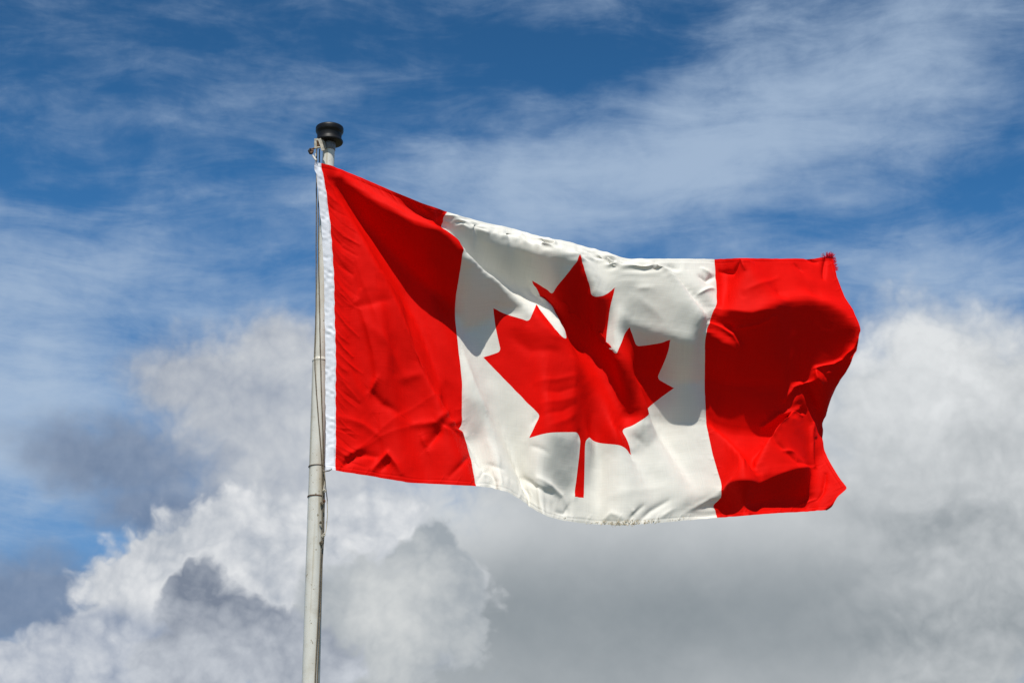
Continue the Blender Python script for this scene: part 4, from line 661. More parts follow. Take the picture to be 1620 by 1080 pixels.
-5,0,2,-2,0,1,6,-2,3,4,5,6,1,6,2,-2,6,2,-1,4,1,0,2,0,1,6,-1,-7,20,1,-16,17,-7,-7,5,-4,1,-1,-1,5,-1,2,3,-2,2,3,-2,1,3,-1,0,4,-4,1,3,-4,1,2,-3,-1,
1,-2,0,1,-3,0,2,-3,0,1,-2,-1,0,-1,1,0,1,0,-1,1,-1,-1,2,0,-2,2,1,-1,2,-1,-2,3,1,0,0,0,0,2,-1,0,0,0,0,0,1,1,-1,0,0,0,0,0,-2,-1,1,0,1,0,-1,0,
0,0,0,-1,1,1,0,0,-1,0,2,1,-2,1,0,-1,1,-1,-1,1,-1,0,0,0,0,0,1,1,0,0,39,27,1,0,0,0,-1,0,0,-1,1,0,-1,-2,1,6,-5,4,1,-2,0,3,-4,0,-1,-2,0,1,-5,-2,
1,-3,-1,0,-5,-5,-1,-4,-4,-1,-3,-3,-2,-4,-1,-4,1,1,-5,2,3,5,2,8,3,4,11,-1,5,5,-2,5,-1,-2,2,-2,0,1,-2,2,1,-1,-2,4,0,-5,11,-1,-9,11,-5,-5,6,-4,-1,0,-1,1,-1,0,
1,0,0,1,-2,0,2,-2,1,5,-2,0,2,-3,1,0,-1,-1,1,-1,0,1,-2,0,3,-3,0,2,-3,-1,1,-2,0,0,0,1,0,1,-1,-1,2,0,-3,3,1,-1,1,0,-2,3,0,1,0,0,0,1,0,0,0,0,
0,-1,0,1,-2,1,1,0,0,1,-2,-1,0,0,1,1,-2,0,1,-1,1,0,1,1,1,-2,0,0,1,0,-3,3,0,-2,1,1,-1,0,0,1,1,-1,0,1,0,40,27,4,-2,1,-1,0,1,1,0,0,1,2,-1,1,
0,-4,3,0,-2,1,5,-2,-1,-4,-1,-1,1,-2,-2,-1,-1,-4,1,0,-3,1,-2,-3,0,-3,-3,1,-1,-3,-4,-1,-6,-16,6,-8,-26,13,-6,9,1,12,20,-5,29,7,-4,6,0,-2,-2,2,-1,-2,1,-1,-1,3,-1,-2,
-1,4,1,-6,11,0,-8,9,-4,-3,2,-3,-1,1,-2,0,-1,-1,1,0,1,1,-1,-1,1,-2,1,3,-2,0,0,-1,1,0,0,-1,-1,0,0,1,-1,0,2,-2,-1,2,-2,0,3,-3,-1,0,-1,1,1,1,0,-1,2,0,
-4,4,0,-4,2,0,-1,2,0,1,0,1,2,-1,-1,1,-2,1,0,0,0,1,-2,1,2,-1,1,1,-2,0,2,-2,1,1,-2,0,2,-4,2,1,-2,0,3,-1,2,-4,2,-2,-5,7,-6,-3,4,-1,2,-1,4,0,0,0,
39,30,1,-1,0,2,-1,0,1,2,1,1,2,1,4,-4,-2,4,-1,-4,0,0,-4,-3,0,1,-3,-3,2,-2,2,0,-2,1,0,-1,2,-1,-2,1,-1,-1,0,-2,-3,-1,-1,-2,1,-3,-3,-9,-3,-11,-18,-2,-20,0,1,6,
19,0,32,7,4,7,1,-2,2,1,-2,1,1,0,0,1,1,0,-2,7,2,-5,9,-1,-6,6,-4,-3,3,-2,-1,0,-1,-1,0,-1,0,-1,0,1,-1,0,1,-2,0,2,-1,0,0,-1,0,-2,2,0,-2,1,-1,-1,1,1,
2,-1,-1,2,-2,0,3,-3,-1,2,-1,0,1,-1,-1,0,2,0,-7,5,1,-6,4,2,5,-2,-1,1,-2,1,2,-1,0,2,-2,0,1,-1,0,1,-2,1,2,-2,1,1,-2,1,3,-3,1,1,-3,1,1,-4,3,3,-6,4,
-3,2,-2,0,1,2,-1,6,-2,-6,8,-6,-2,2,-1,38,30,-3,-2,0,0,0,2,1,0,4,0,-4,5,-2,2,-8,16,1,-8,1,-7,-2,-3,6,-3,-4,-1,4,0,1,1,0,0,1,1,0,1,0,1,0,-1,0,0,0,
0,-1,-1,1,-1,1,0,1,0,-14,4,-12,-8,2,-13,4,-5,14,19,-15,10,5,-4,1,1,-2,-2,0,-1,0,1,1,1,1,0,0,-2,10,2,-6,13,-1,-4,4,-4,-4,2,-2,-2,1,-1,-1,0,0,0,0,0,1,-1,1,
3,-4,0,0,1,0,-1,0,0,-3,2,0,-2,2,-1,-2,1,0,1,0,0,2,-1,0,3,-4,-2,5,-2,0,3,-2,-1,6,-1,-1,-1,1,0,-7,2,2,0,-1,1,0,-1,0,0,-1,1,2,-1,1,0,0,0,1,-1,0,
1,-1,1,0,-1,0,1,-1,0,-1,-1,0,-5,0,-2,6,-5,5,2,-2,3,-1,1,0,-2,2,-2,-6,7,-4,41,27,1,2,-3,3,0,1,-2,-1,2,0,-8,10,-5,-7,6,-11,9,-13,10,-6,-4,6,6,-7,1,2,-5,1,
1,2,2,0,2,1,0,2,1,-1,2,1,-1,1,1,0,0,1,1,0,0,0,-2,1,0,-5,0,-5,-2,-16,3,-13,2,3,-12,5,3,-1,-3,0,2,-1,1,2,0,2,2,0,1,4,0,1,3,2,-2,12,1,-6,12,-1,
-3,4,-2,-3,2,-1,-2,1,-1,-1,-1,0,0,0,0,0,0,1,2,-3,0,1,0,0,-3,2,1,-3,2,0,-3,3,0,-3,2,-1,-1,1,0,2,0,0,3,-3,-1,6,-3,-2,11,-4,-3,6,-5,0,-7,-2,2,-3,1,2,
-1,1,1,0,2,1,-1,0,0,1,0,0,0,0,1,-1,1,0,0,0,0,0,-2,1,1,-2,1,-4,-1,3,4,0,-1,3,-2,-1,1,-3,0,0,-1,-1,-1,1,0,40,26,-3,-1,2,-3,-1,1,2,4,-1,3,2,-2,1,
-11,12,-10,-1,-3,1,10,-12,2,0,-8,4,0,-12,3,1,-4,0,0,1,2,0,3,2,-1,4,2,-1,4,2,0,2,1,-1,2,2,1,2,0,-1,1,0,-13,1,-14,-5,2,-25,8,-19,10,8,-20,10,2,1,1,0,2,-1,
1,1,0,2,1,1,2,3,2,2,7,2,-1,11,1,-5,11,-1,-4,4,-2,-3,4,-1,-2,1,0,-1,0,0,1,-1,1,1,-2,1,1,-1,0,2,-2,0,-1,3,1,-4,4,1,-4,4,1,-4,4,-1,-4,2,0,-2,1,1,
1,0,1,1,-2,2,7,-5,0,7,-3,-2,0,-1,-2,1,0,0,-1,0,-1,0,1,1,-1,0,0,0,0,-1,1,0,0,1,-1,0,2,-3,-1,0,-2,0,2,0,-2,-1,-1,2,0,-1,2,1,-2,1,1,-2,1,2,-2,0,
41,22,-3,-3,2,0,-4,8,-3,1,1,-2,6,-7,4,-4,5,-1,-5,5,-5,6,-6,1,4,-9,1,5,-9,0,-2,-14,3,-2,-10,0,0,-3,2,0,3,2,-1,3,1,1,5,2,1,3,1,1,2,1,-2,1,-1,-6,-3,-2,
-30,8,-33,-4,3,-9,18,-14,15,14,-16,11,0,-2,0,2,1,1,1,0,1,2,2,0,2,2,3,4,10,3,-1,11,0,-3,9,-1,-3,5,0,-3,4,-1,-2,1,0,0,0,1,1,-1,1,2,-4,2,1,-2,0,0,-1,1,
0,2,0,-3,5,1,-3,4,2,-4,5,1,-3,4,-1,-3,2,1,-2,1,1,-2,0,-1,5,-1,-1,4,-1,0,1,-1,-1,2,-2,0,1,-1,-1,1,-2,0,2,-1,0,1,-2,-1,1,-3,0,1,0,0,1,-1,-2,1,1,0,
-2,-1,1,1,-1,2,0,-1,2,0,0,1,3,-2,2,40,13,0,2,-1,2,-1,4,-3,-5,15,-7,0,0,1,3,-2,0,-4,3,-3,-1,2,-1,2,-4,1,5,-7,1,2,-10,0,2,-16,0,-4,-11,-1,-4,-8,0,-2,-1,2,
2,1,1,2,3,-1,1,3,-1,0,3,-1,-3,4,-2,-6,9,0,-29,24,-20,-3,-1,-7,16,-27,10,13,-23,9,2,0,1,2,0,1,2,-1,2,2,2,1,2,2,2,4,10,3,2,15,1,-3,9,-1,-3,6,0,-2,4,-1,
-1,0,0,0,-2,1,2,-3,1,2,-4,2,1,-4,1,1,-2,0,0,0,1,0,2,1,-1,4,1,-1,5,1,-2,4,1,-3,4,0,-4,5,-1,-2,3,0,1,-1,-1,2,-2,1,3,-2,-1,2,-3,0,3,-4,-1,1,-3,0,
1,-3,0,1,-2,0,0,-1,-1,0,1,1,0,1,-1,0,1,1,-1,0,1,-1,2,1,-1,2,2,-1,1,2,40,4,-17,-2,3,-2,3,-9,8,5,21,11,-3,2,0,-2,3,-4,-1,3,-3,-3,3,-2,-1,2,-2,-1,0,0,
2,-5,0,3,-8,0,2,-16,-1,-2,-17,-1,-6,-11,5,-1,0,-3,0,2,-5,0,1,-2,-1,2,-2,-2,0,-2,-1,0,-1,-12,14,-6,-19,26,-10,5,4,2,17,-29,12,7,-24,6,0,-2,-1,0,-1,0,1,-2,0,3,2,3,
5,6,2,4,9,3,3,13,1,-2,11,-1,-3,7,0,-3,4,-1,0,0,1,0,-2,1,3,-5,1,2,-7,1,0,-7,2,1,-4,1,-1,0,0,1,0,1,0,1,1,1,1,0,-1,0,0,0,4,1,0,3,0,1,1,0,
1,0,-1,-1,-3,1,1,-3,-1,-1,-2,1,0,-3,0,1,-2,0,0,0,0,-1,0,0,1,2,0,0,1,0,1,0,0,-1,2,0,0,2,0,1,3,1,-1,0,1,39,-16,-17,-4,8,-9,-2,14,-9,14,-7,46,-3,11,-11,
1,0,-2,1,5,-2,-1,3,-1,-4,6,-1,-4,5,-2,-3,2,-1,-2,-1,-1,3,-7,-1,6,-11,-3,3,-8,-9,-4,-7,-1,-1,-4,4,-2,-2,1,-1,-2,1,-1,-1,0,0,-1,-1,1,0,2,-13,13,-10,-21,16,-15,-2,-2,2,
12,-37,17,10,-10,3,1,-2,0,1,0,0,1,-1,0,3,2,2,4,5,2,6,10,3,3,12,1,0,10,0,-3,8,-1,-4,6,-1,0,1,-1,1,-2,2,3,-6,2,2,-9,2,-1,-10,2,0,-6,1,-1,-2,0,0,-2,1,
0,-1,0,0,0,1,-1,0,0,1,-1,0,0,1,1,-1,-2,0,1,-1,0,-1,-1,1,1,0,0,0,0,0,-1,0,0,0,0,0,1,1,0,0,1,-1,1,0,0,-1,1,0,1,1,-1,0,0,0,-1,0,-2,1,2,-2,
39,-12,-13,-1,-9,6,5,23,-17,-10,-26,13,8,24,-8,2,-7,13,6,10,5,0,1,1,-1,5,-1,-3,7,-1,-6,7,-1,-5,5,0,-2,2,-2,3,-2,-1,7,-6,-3,0,-5,0,-1,-4,1,0,-3,1,0,-3,0,1,-2,2,
-1,-5,0,2,-5,-2,-3,-12,-2,-11,6,-12,-10,18,-15,5,0,9,4,-38,16,-3,-3,-5,-2,-3,-3,-1,0,-2,-1,0,0,3,1,2,4,4,2,7,8,3,3,11,1,2,13,0,-2,10,0,-3,6,0,-2,4,-2,0,-1,1,
3,-5,2,3,-11,3,-1,-14,3,-2,-8,2,-1,-3,0,0,-2,1,0,0,-1,1,-1,1,-1,0,0,1,-1,0,0,-1,1,0,0,0,0,0,0,0,0,0,0,1,0,1,0,0,0,1,0,0,0,-1,0,-1,0,0,1,0,
0,0,-1,-1,0,0,0,1,-2,1,0,-1,1,1,0,39,9,-15,6,-10,11,0,0,-7,-14,-11,-21,-3,1,-6,16,-3,49,4,11,-1,0,-3,-3,0,4,-2,-1,4,-1,-1,7,1,-5,9,0,-6,8,1,-1,5,-1,2,0,0,
2,-4,0,0,-4,-1,1,-4,0,1,-4,1,1,-5,-1,2,-7,-2,-2,-13,-3,-2,-12,-2,-6,-10,-1,-11,6,-11,-13,17,-26,6,-6,12,9,-15,8,-2,-5,-2,0,-1,1,-1,-1,0,-1,0,1,1,0,1,4,3,3,8,7,4,
4,9,2,3,13,0,-1,14,0,-4,7,0,-1,6,-2,-2,2,0,2,-3,1,3,-10,3,1,-18,4,-1,-11,2,0,-3,0,0,-2,1,0,0,0,0,0,0,0,-1,0,1,1,0,-1,-1,0,1,0,0,0,1,0,0,0,0,
0,0,0,1,-1,-1,0,1,1,-1,0,-1,0,0,0,0,0,-1,0,1,-1,0,1,-1,0,0,-1,2,2,-1,40,19,-7,3,4,-4,-1,-28,24,-4,18,-48,2,-23,20,3,9,17,3,-13,3,2,8,0,1,0,1,0,3,0,
-2,2,1,-4,4,4,-5,7,3,1,9,-2,0,4,0,1,-2,-2,2,-6,-1,0,-6,-1,1,-8,-3,-1,-9,-2,-4,-9,-2,-3,-7,1,-2,-4,1,0,-3,2,-1,-4,2,-2,2,-6,-2,21,-26,6,-1,1,1,-10,5,-3,-6,0,
-2,-3,0,-3,-2,0,-2,0,1,-1,-1,1,2,2,1,5,5,3,5,8,3,4,13,2,1,17,1,-5,9,-1,-2,5,-1,-3,3,-1,-3,0,1,4,-5,1,6,-15,4,2,-11,2,1,-6,0,0,-3,1,0,-1,1,-1,-1,-1,
1,-1,0,1,0,0,0,0,0,-1,-1,0,1,0,0,-1,0,-1,0,1,1,0,-1,-1,0,0,0,0,-1,-1,0,1,0,0,0,-1,0,0,-1,-1,1,0,-2,-1,-3,38,22,-6,-4,10,-10,5,-12,7,4,1,-4,0,-8,3,
-1,-5,5,5,-17,9,2,10,1,-1,-4,0,0,1,1,0,-1,0,-1,1,2,-5,1,6,3,6,-3,1,2,-2,0,-3,-1,-1,-6,-2,-2,-10,-2,-4,-8,-1,-5,-6,0,-1,-2,1,0,1,1,1,1,1,3,2,1,5,5,2,
2,10,-1,-2,8,-4,-1,-1,-6,4,-3,-3,-1,-8,-3,-2,-7,-2,-3,-3,-2,-3,-3,-1,-3,-1,0,-2,-1,0,1,1,1,2,3,2,4,6,3,3,11,3,1,19,2,-4,11,-1,-4,2,0,-4,2,-1,-6,2,-1,1,1,0,
8,-6,2,5,-6,2,3,-7,0,1,-6,0,1,-3,0,0,-3,0,1,-1,0,0,-1,0,0,-1,0,0,-1,-1,0,0,1,0,-1,-1,0,-1,1,0,0,0,0,0,-1,0,-1,0,-1,0,0,-1,0,0,-1,-1,-1,-1,-1,1,
41,14,-4,-4,8,-3,-6,7,-7,2,3,-1,8,-17,20,3,-12,-11,5,-3,11,-1,6,1,1,-3,-1,-1,-1,-1,0,-1,-2,1,0,-3,4,1,-4,-5,-2,5,-1,-1,3,0,-1,0,-2,-4,1,-2,-5,-1,-2,-4,1,-1,-1,0,
-2,3,1,1,5,2,2,6,2,2,5,1,-1,6,0,-1,8,0,-3,4,-1,-1,1,-1,3,-2,-1,4,-5,-1,2,-8,-2,0,-9,-4,-1,-6,-2,-2,-3,-2,-2,-3,-1,-2,-1,-1,1,0,0,-1,0,1,1,3,1,3,10,4,
0,11,1,-3,7,-2,-5,6,1,-10,6,1,-4,3,-2,3,3,-2,3,0,-1,3,-4,0,5,-5,0,3,-5,1,2,-4,0,1,-2,1,2,-3,0,1,-1,0,-1,-1,1,1,-2,0,0,-1,1,0,-1,-1,0,-1,1,0,-1,1,
0,0,-1,0,-1,0,0,-1,1,-1,-1,0,-3,-1,0,41,3,-7,1,0,1,2,-3,5,0,11,0,-4,3,-6,3,-11,-12,4,5,21,0,4,1,0,-4,0,0,-1,-1,1,-2,-1,2,-1,-2,2,0,-2,-3,0,2,-2,1,1,
-1,-1,2,-1,2,0,-1,2,2,-1,0,0,-2,2,2,-3,2,2,-2,5,1,-2,6,0,-1,5,1,-1,3,0,-2,1,-1,-2,2,0,-2,0,0,1,2,1,1,0,0,2,-1,0,5,-5,1,4,-8,-2,3,-8,-2,2,-7,-3,
0,-7,-1,-2,-5,-2,0,-3,-2,-1,-4,0,1,0,0,2,5,1,-1,6,0,-2,7,-1,-7,8,3,-7,12,-2,0,7,-4,-1,1,-2,-1,1,-2,0,-1,0,5,-4,2,5,-3,2,3,-3,0,1,-2,2,1,-2,1,2,-3,0,
0,-1,1,0,-1,0,0,-1,1,1,-1,0,0,-1,0,0,-1,1,0,-1,1,-1,-1,0,0,-1,2,-1,-1,1,41,-9,-8,1,-6,3,2,0,3,1,-4,2,-6,26,-19,5,2,4,1,2,12,3,0,4,0,-2,0,0,-1,0,
0,0,0,2,-1,-1,1,0,-1,-2,0,0,-1,0,0,-2,3,1,-1,2,2,-2,4,1,-2,2,1,-2,-1,1,-3,3,1,-4,3,2,-2,6,2,-4,5,0,-2,3,0,-3,2,0,-1,1,-1,-3,1,0,-3,2,0,-1,2,1,
-1,1,1,2,-1,0,7,-4,1,8,-7,0,4,-7,1,5,-8,-2,4,-10,-3,0,-10,-3,0,-8,-3,-2,-7,-3,0,-2,0,2,4,0,2,4,-2,7,6,-3,0,9,0,-10,11,1,-6,9,-1,-5,4,-3,-9,7,-4,1,1,2,
6,-3,4,3,-3,3,3,-3,1,3,-2,2,1,-2,1,2,-2,0,1,-2,1,0,-1,1,0,-2,0,1,-1,2,0,0,0,0,0,0,0,-1,1,-1,-2,0,-1,0,1,40,-14,-3,4,-3,1,1,6,-9,-4,-17,1,5,29,4,
0,11,-1,-2,-10,2,5,4,4,-1,-2,2,0,1,-1,1,0,0,0,0,0,1,0,-1,0,1,0,-3,1,1,0,0,0,-2,3,0,-1,1,1,-2,4,1,-1,0,0,-4,-1,1,-3,5,3,1,4,1,-4,7,3,-6,5,0,
-3,4,-1,-6,2,0,-5,3,-1,-3,2,0,-3,1,0,-2,1,1,0,0,0,5,-2,1,7,-4,2,8,-4,0,5,-6,-1,6,-7,0,5,-9,-2,4,-11,-3,0,-13,-3,-2,-7,-2,1,0,0,3,2,-1,5,5,-3,0,6,0,
-4,6,1,-4,7,1,-3,8,2,-1,5,1,-4,5,-2,-3,4,-2,0,0,0,2,-1,1,1,-2,0,2,-2,2,1,-2,1,1,-2,1,2,-2,0,0,-1,1,0,-1,0,0,-2,1,1,-1,1,0,0,0,0,-1,1,-1,-1,1,
42,-8,0,3,5,-3,2,5,-4,0,-4,4,0,1,9,0,-4,-2,-1,1,-1,3,-4,-1,-1,4,-1,0,2,0,0,2,-1,1,1,-1,0,1,0,0,0,0,-1,1,0,-2,2,0,0,0,0,-1,2,0,-1,1,0,-1,1,-1,
1,0,0,-1,2,1,-2,3,3,-2,4,1,-3,8,3,-7,6,2,-7,6,1,-5,4,0,-6,2,1,-6,3,0,-2,1,-1,-1,1,0,1,-2,-1,4,-2,0,2,-2,0,4,-2,0,5,-3,1,7,-5,0,7,-7,0,6,-11,-2,
4,-9,-2,2,-5,-1,4,-1,-1,2,2,-2,-1,0,0,-3,1,2,-1,3,1,-2,7,2,2,1,3,-2,3,-1,-4,3,-2,-1,4,-2,-2,3,-2,-1,1,0,0,0,0,1,0,0,1,-2,1,0,-1,1,2,-1,1,0,-2,0,
1,0,1,-1,-1,0,1,-2,1,1,-1,1,1,-1,0,41,10,2,5,-4,4,-1,-6,7,-6,-3,11,6,-5,-6,3,0,-12,0,2,2,1,-3,-4,-1,2,-3,0,0,-1,0,2,-1,1,1,-1,0,1,-1,-1,1,0,0,2,0,
-1,0,0,-1,2,0,-1,2,0,-1,2,1,-1,1,0,1,-1,-1,1,-1,-1,-3,3,2,0,3,1,-2,4,2,-3,7,3,-4,6,2,-6,6,3,-5,5,1,-4,3,1,-5,4,0,-3,1,-1,-3,0,-2,-4,-1,-3,-3,-1,-2,
0,0,1,2,-1,-1,4,-2,2,7,-1,0,8,-4,2,9,-7,0,8,-7,-1,6,-6,-1,2,-3,0,1,-2,0,-1,-3,0,-2,0,1,0,0,1,2,0,0,-1,-1,1,-1,2,-1,-2,3,0,-1,3,0,0,4,-2,-2,3,0,
0,1,0,-1,1,-1,0,0,1,0,-1,0,0,0,1,0,-1,0,1,-1,1,0,-1,1,1,-1,0,0,0,0,42,10,6,3,4,-3,1,-2,0,2,17,-13,-2,-33,-1,0,-1,6,1,-2,1,2,-8,6,-1,6,-1,-1,0,-2,
1,0,-1,-1,0,-1,1,1,0,0,2,-1,0,0,0,-1,2,0,-1,1,0,-1,2,1,-1,1,-1,0,2,1,0,1,0,0,0,-1,0,1,0,-2,1,2,0,2,1,0,3,2,-2,5,1,-2,5,3,-3,6,2,-2,5,2,
-3,5,1,-4,4,0,-7,2,-1,-7,1,-3,-5,1,-2,-5,0,-2,-3,0,0,0,0,-1,3,0,1,6,-1,1,8,-2,1,11,-5,2,7,-3,1,5,-6,0,3,-7,-1,0,-4,0,0,-2,0,3,-4,1,1,-5,1,0,0,0,
-1,1,1,0,0,-1,-1,3,0,-1,2,0,0,2,-1,-1,3,0,-1,3,0,-1,2,-1,-1,1,0,0,1,0,-1,0,1,0,0,0,1,-1,1,0,0,0,3,-2,2,42,12,5,1,4,-3,1,2,-2,3,3,-6,-7,-2,-7,
2,0,2,1,-9,-9,7,-23,14,-2,8,1,-1,-4,0,-1,1,0,1,-1,0,0,0,-1,0,-1,0,-1,1,0,0,1,0,-1,1,1,0,1,-1,0,2,2,-1,2,0,0,0,0,0,0,0,-2,0,-1,1,2,1,0,1,0,
-1,2,1,1,2,2,1,3,1,0,4,2,-1,6,2,0,4,3,-3,5,1,-5,3,-1,-6,4,-1,-7,5,0,-7,3,-1,-7,1,-2,-5,2,-2,-2,-1,0,1,1,-1,6,-1,2,7,0,1,7,-2,1,8,-5,1,5,-6,1,
3,-6,0,4,-7,1,2,-9,0,1,-2,1,0,-1,0,0,0,0,-1,1,0,0,-1,0,0,1,1,0,2,-1,-1,1,0,0,2,0,0,2,0,-1,2,0,-1,2,0,-1,2,-1,0,1,1,-1,1,0,1,0,1,1,0,-1,
42,15,6,0,-1,2,-2,3,-1,3,-4,1,-3,12,-6,-6,-1,-23,2,1,-4,4,-13,9,8,-20,6,-1,3,2,0,-2,1,0,-1,0,0,-2,0,-1,-1,0,-1,-1,-1,0,0,1,-1,1,0,-1,1,1,0,1,-1,0,1,1,
0,2,0,-1,-2,-1,0,0,0,0,1,0,0,1,2,1,1,0,1,1,0,0,3,1,1,2,2,2,3,2,0,4,1,0,4,2,-3,4,1,-4,3,1,-3,4,0,-4,6,0,-6,6,-1,-8,5,-1,-9,4,-2,-4,1,-1,
-1,1,-1,3,0,1,5,0,0,6,-3,1,6,-3,1,7,-7,1,6,-10,2,4,-6,1,2,-4,1,1,-2,0,-1,-1,0,1,-2,1,0,0,0,0,0,0,0,0,1,0,1,-1,0,0,0,-1,1,0,-1,2,0,0,2,0,
-1,1,1,-1,2,0,-1,1,0,0,3,0,2,-1,1,43,15,5,0,2,0,-2,2,0,1,-1,4,3,-6,7,-17,20,-33,-3,-1,-12,0,-1,1,17,-16,16,5,-14,2,0,-2,1,0,-3,0,-1,-2,0,0,-3,1,0,-1,0,
-2,0,0,0,-1,0,0,0,0,-1,0,1,-1,1,0,-1,-1,0,-1,-1,-1,-1,-1,0,0,1,0,1,1,0,1,0,0,1,2,2,1,0,0,2,3,1,1,2,2,2,3,2,0,2,1,-1,2,0,-2,4,0,-1,3,1,
-1,4,1,-3,5,1,-4,7,1,-7,8,-1,-9,7,-2,-7,4,-2,-4,2,-3,1,-1,0,2,1,0,6,-3,1,9,-6,3,6,-5,2,4,-5,2,3,-4,1,2,-4,1,1,-4,1,0,-2,0,0,-1,0,1,-2,0,0,0,0,
1,-1,1,-1,0,0,1,0,0,0,1,0,-2,0,0,0,2,0,-1,1,0,0,3,0,-1,1,0,0,2,1,42,16,8,0,-1,1,0,0,-1,0,3,-2,-1,-1,-4,-7,12,-3,-13,5,-25,1,0,-1,7,-2,6,14,-17,10,
4,-10,1,0,-3,2,0,-4,0,0,-3,0,-1,-2,0,0,-2,0,-1,-1,0,-2,-2,1,-1,0,0,0,0,0,-1,-2,0,-1,-1,0,-1,-1,0,-2,-1,-1,1,0,-1,2,1,1,1,0,0,1,2,1,1,1,0,2,1,0,
1,1,2,1,3,2,-1,4,1,0,1,0,0,2,1,-1,2,0,-1,4,1,-1,4,1,-1,6,1,-4,10,1,-6,8,-2,-8,6,-3,-7,4,-2,-1,0,-2,3,-1,0,3,-2,1,4,-2,1,3,-3,2,4,-4,2,4,-4,2,
2,-4,1,2,-3,1,1,-3,1,1,-1,1,1,-3,0,0,0,1,1,-1,0,-1,-1,1,0,-1,0,0,1,0,-1,-1,0,0,2,0,0,2,1,-1,3,0,0,1,-1,43,16,6,0,0,-1,-1,-1,1,0,-1,-1,0,-1,1,
2,-3,1,-12,21,-16,-15,4,-20,3,1,4,12,-5,10,11,-15,6,3,-8,0,1,-4,2,0,-2,0,0,-4,0,-1,-3,0,-1,-1,1,0,-1,-1,-1,-2,1,-1,-2,0,-1,-1,1,-1,-3,0,-3,-3,-1,-1,0,0,1,0,0,
1,0,-2,1,0,0,1,1,-1,1,0,0,1,2,1,2,1,0,0,2,1,1,4,2,-1,2,1,0,0,0,0,1,1,0,1,0,0,2,1,0,3,1,1,5,2,-2,8,1,-4,7,-1,-5,8,-2,-3,5,-2,-3,2,-1,
-3,2,-2,-2,0,-1,1,0,0,3,-1,1,2,-3,2,4,-3,3,2,-3,2,3,-3,1,1,-4,1,2,-1,1,1,-3,0,0,-2,2,1,-1,0,0,-1,1,-1,-1,0,0,0,1,-1,1,0,-1,4,0,1,1,0,-1,0,1,
43,17,7,0,0,-2,0,-2,0,0,-4,1,0,-3,2,2,-2,-1,0,2,0,-14,23,-16,-15,6,-17,5,1,3,13,-7,10,10,-13,6,2,-8,0,0,-4,0,1,-3,1,0,-2,0,-1,-3,-1,-1,-1,1,-1,-1,0,0,-1,1,
0,-2,0,-2,-4,1,-3,-4,1,-4,-4,2,4,0,-4,2,1,-1,0,2,-2,1,0,0,0,0,-1,1,0,-1,0,1,-1,1,2,2,1,3,1,1,1,2,-1,1,0,-1,0,1,1,1,2,0,1,0,0,1,2,1,1,0,
1,3,2,-1,5,1,0,2,0,0,5,1,-3,6,-2,-4,6,-2,-5,6,-3,-3,5,-2,-3,1,-1,-1,1,0,2,-1,0,3,-2,3,2,-2,2,3,-3,1,2,-3,2,1,-2,2,2,-2,0,1,-2,1,-1,-2,1,1,-1,1,
-1,0,0,-1,1,1,0,1,0,0,1,1,1,0,0,42,18,7,0,-2,2,1,-2,0,1,-2,-1,-1,0,-3,2,-6,1,1,-2,1,0,2,0,-13,24,-13,-17,10,-15,4,-1,2,13,-7,8,10,-12,5,3,-8,1,0,-4,0,
1,-3,-1,0,-1,1,-1,-2,0,-1,-1,0,-1,-2,0,0,0,0,1,-3,0,-1,-4,-1,-2,-1,0,1,-1,-1,-1,-1,0,0,0,-1,1,-1,-1,1,0,0,-1,-1,-1,0,0,0,1,1,1,1,2,2,1,2,0,-2,0,2,
0,0,1,0,-1,0,1,0,2,0,1,0,1,0,2,0,2,0,1,1,1,0,1,2,0,1,0,-1,2,1,0,4,0,-1,6,0,-3,6,-2,-3,7,-2,-2,6,-3,-4,4,-1,-1,1,-2,0,0,1,2,-1,2,1,-2,2,
3,-2,1,2,-2,2,1,-3,1,1,-2,1,-1,-2,2,-1,1,0,-1,2,1,0,1,1,2,-2,1,1,-1,1,43,19,7,-1,1,-1,-1,1,-2,-1,0,0,1,-4,2,3,-4,1,2,-5,0,0,-4,-1,-1,2,-1,-10,23,-9,
-17,12,-13,2,-1,0,13,-8,8,10,-13,4,3,-6,0,0,-4,0,0,-3,-1,-1,-1,0,0,-1,0,-2,0,0,0,-2,0,1,0,-2,3,-1,-3,3,-3,-4,-5,-1,4,0,0,1,0,-3,1,-1,0,1,0,-1,0,1,-1,0,
0,-1,1,0,0,0,0,1,1,0,0,1,0,-1,0,0,0,1,0,1,2,0,0,0,1,-1,1,0,1,0,0,0,2,0,1,1,1,0,0,0,0,2,0,1,1,-1,1,0,0,1,0,0,3,0,0,4,0,-1,5,-1,
-1,6,-1,-3,6,-1,-1,4,-2,-3,3,-1,1,2,0,0,-1,1,0,0,0,1,-1,2,0,-2,1,-1,-1,1,0,0,2,-1,1,1,1,-1,0,2,0,1,2,-1,2,43,19,8,-2,1,0,0,-1,1,1,0,-1,0,1,-2,
1,-2,1,1,-3,0,0,-4,0,2,-6,0,-1,1,-1,-9,22,-7,-14,12,-12,0,-1,-1,11,-7,6,9,-13,3,3,-7,0,1,-3,0,0,-2,-1,-2,-1,1,-1,0,0,0,1,-1,1,-1,-1,3,-2,-1,3,-1,-1,-2,0,1,
-3,-1,1,0,0,1,1,-2,1,0,-1,0,0,-1,1,0,-1,0,-1,-1,0,-1,-1,1,-1,0,1,2,0,1,1,0,0,-1,-1,0,0,0,1,1,0,1,0,0,0,1,0,1,0,0,1,0,0,0,-1,0,0,1,0,1,
-1,1,0,0,0,1,0,1,1,0,1,-1,-1,1,1,0,2,0,1,4,-1,-1,4,0,0,5,-1,-2,4,-1,-1,5,-1,0,2,0,-2,2,0,-1,1,1,-1,0,1,-2,-1,1,-1,0,1,1,0,2,2,1,0,4,-2,0,
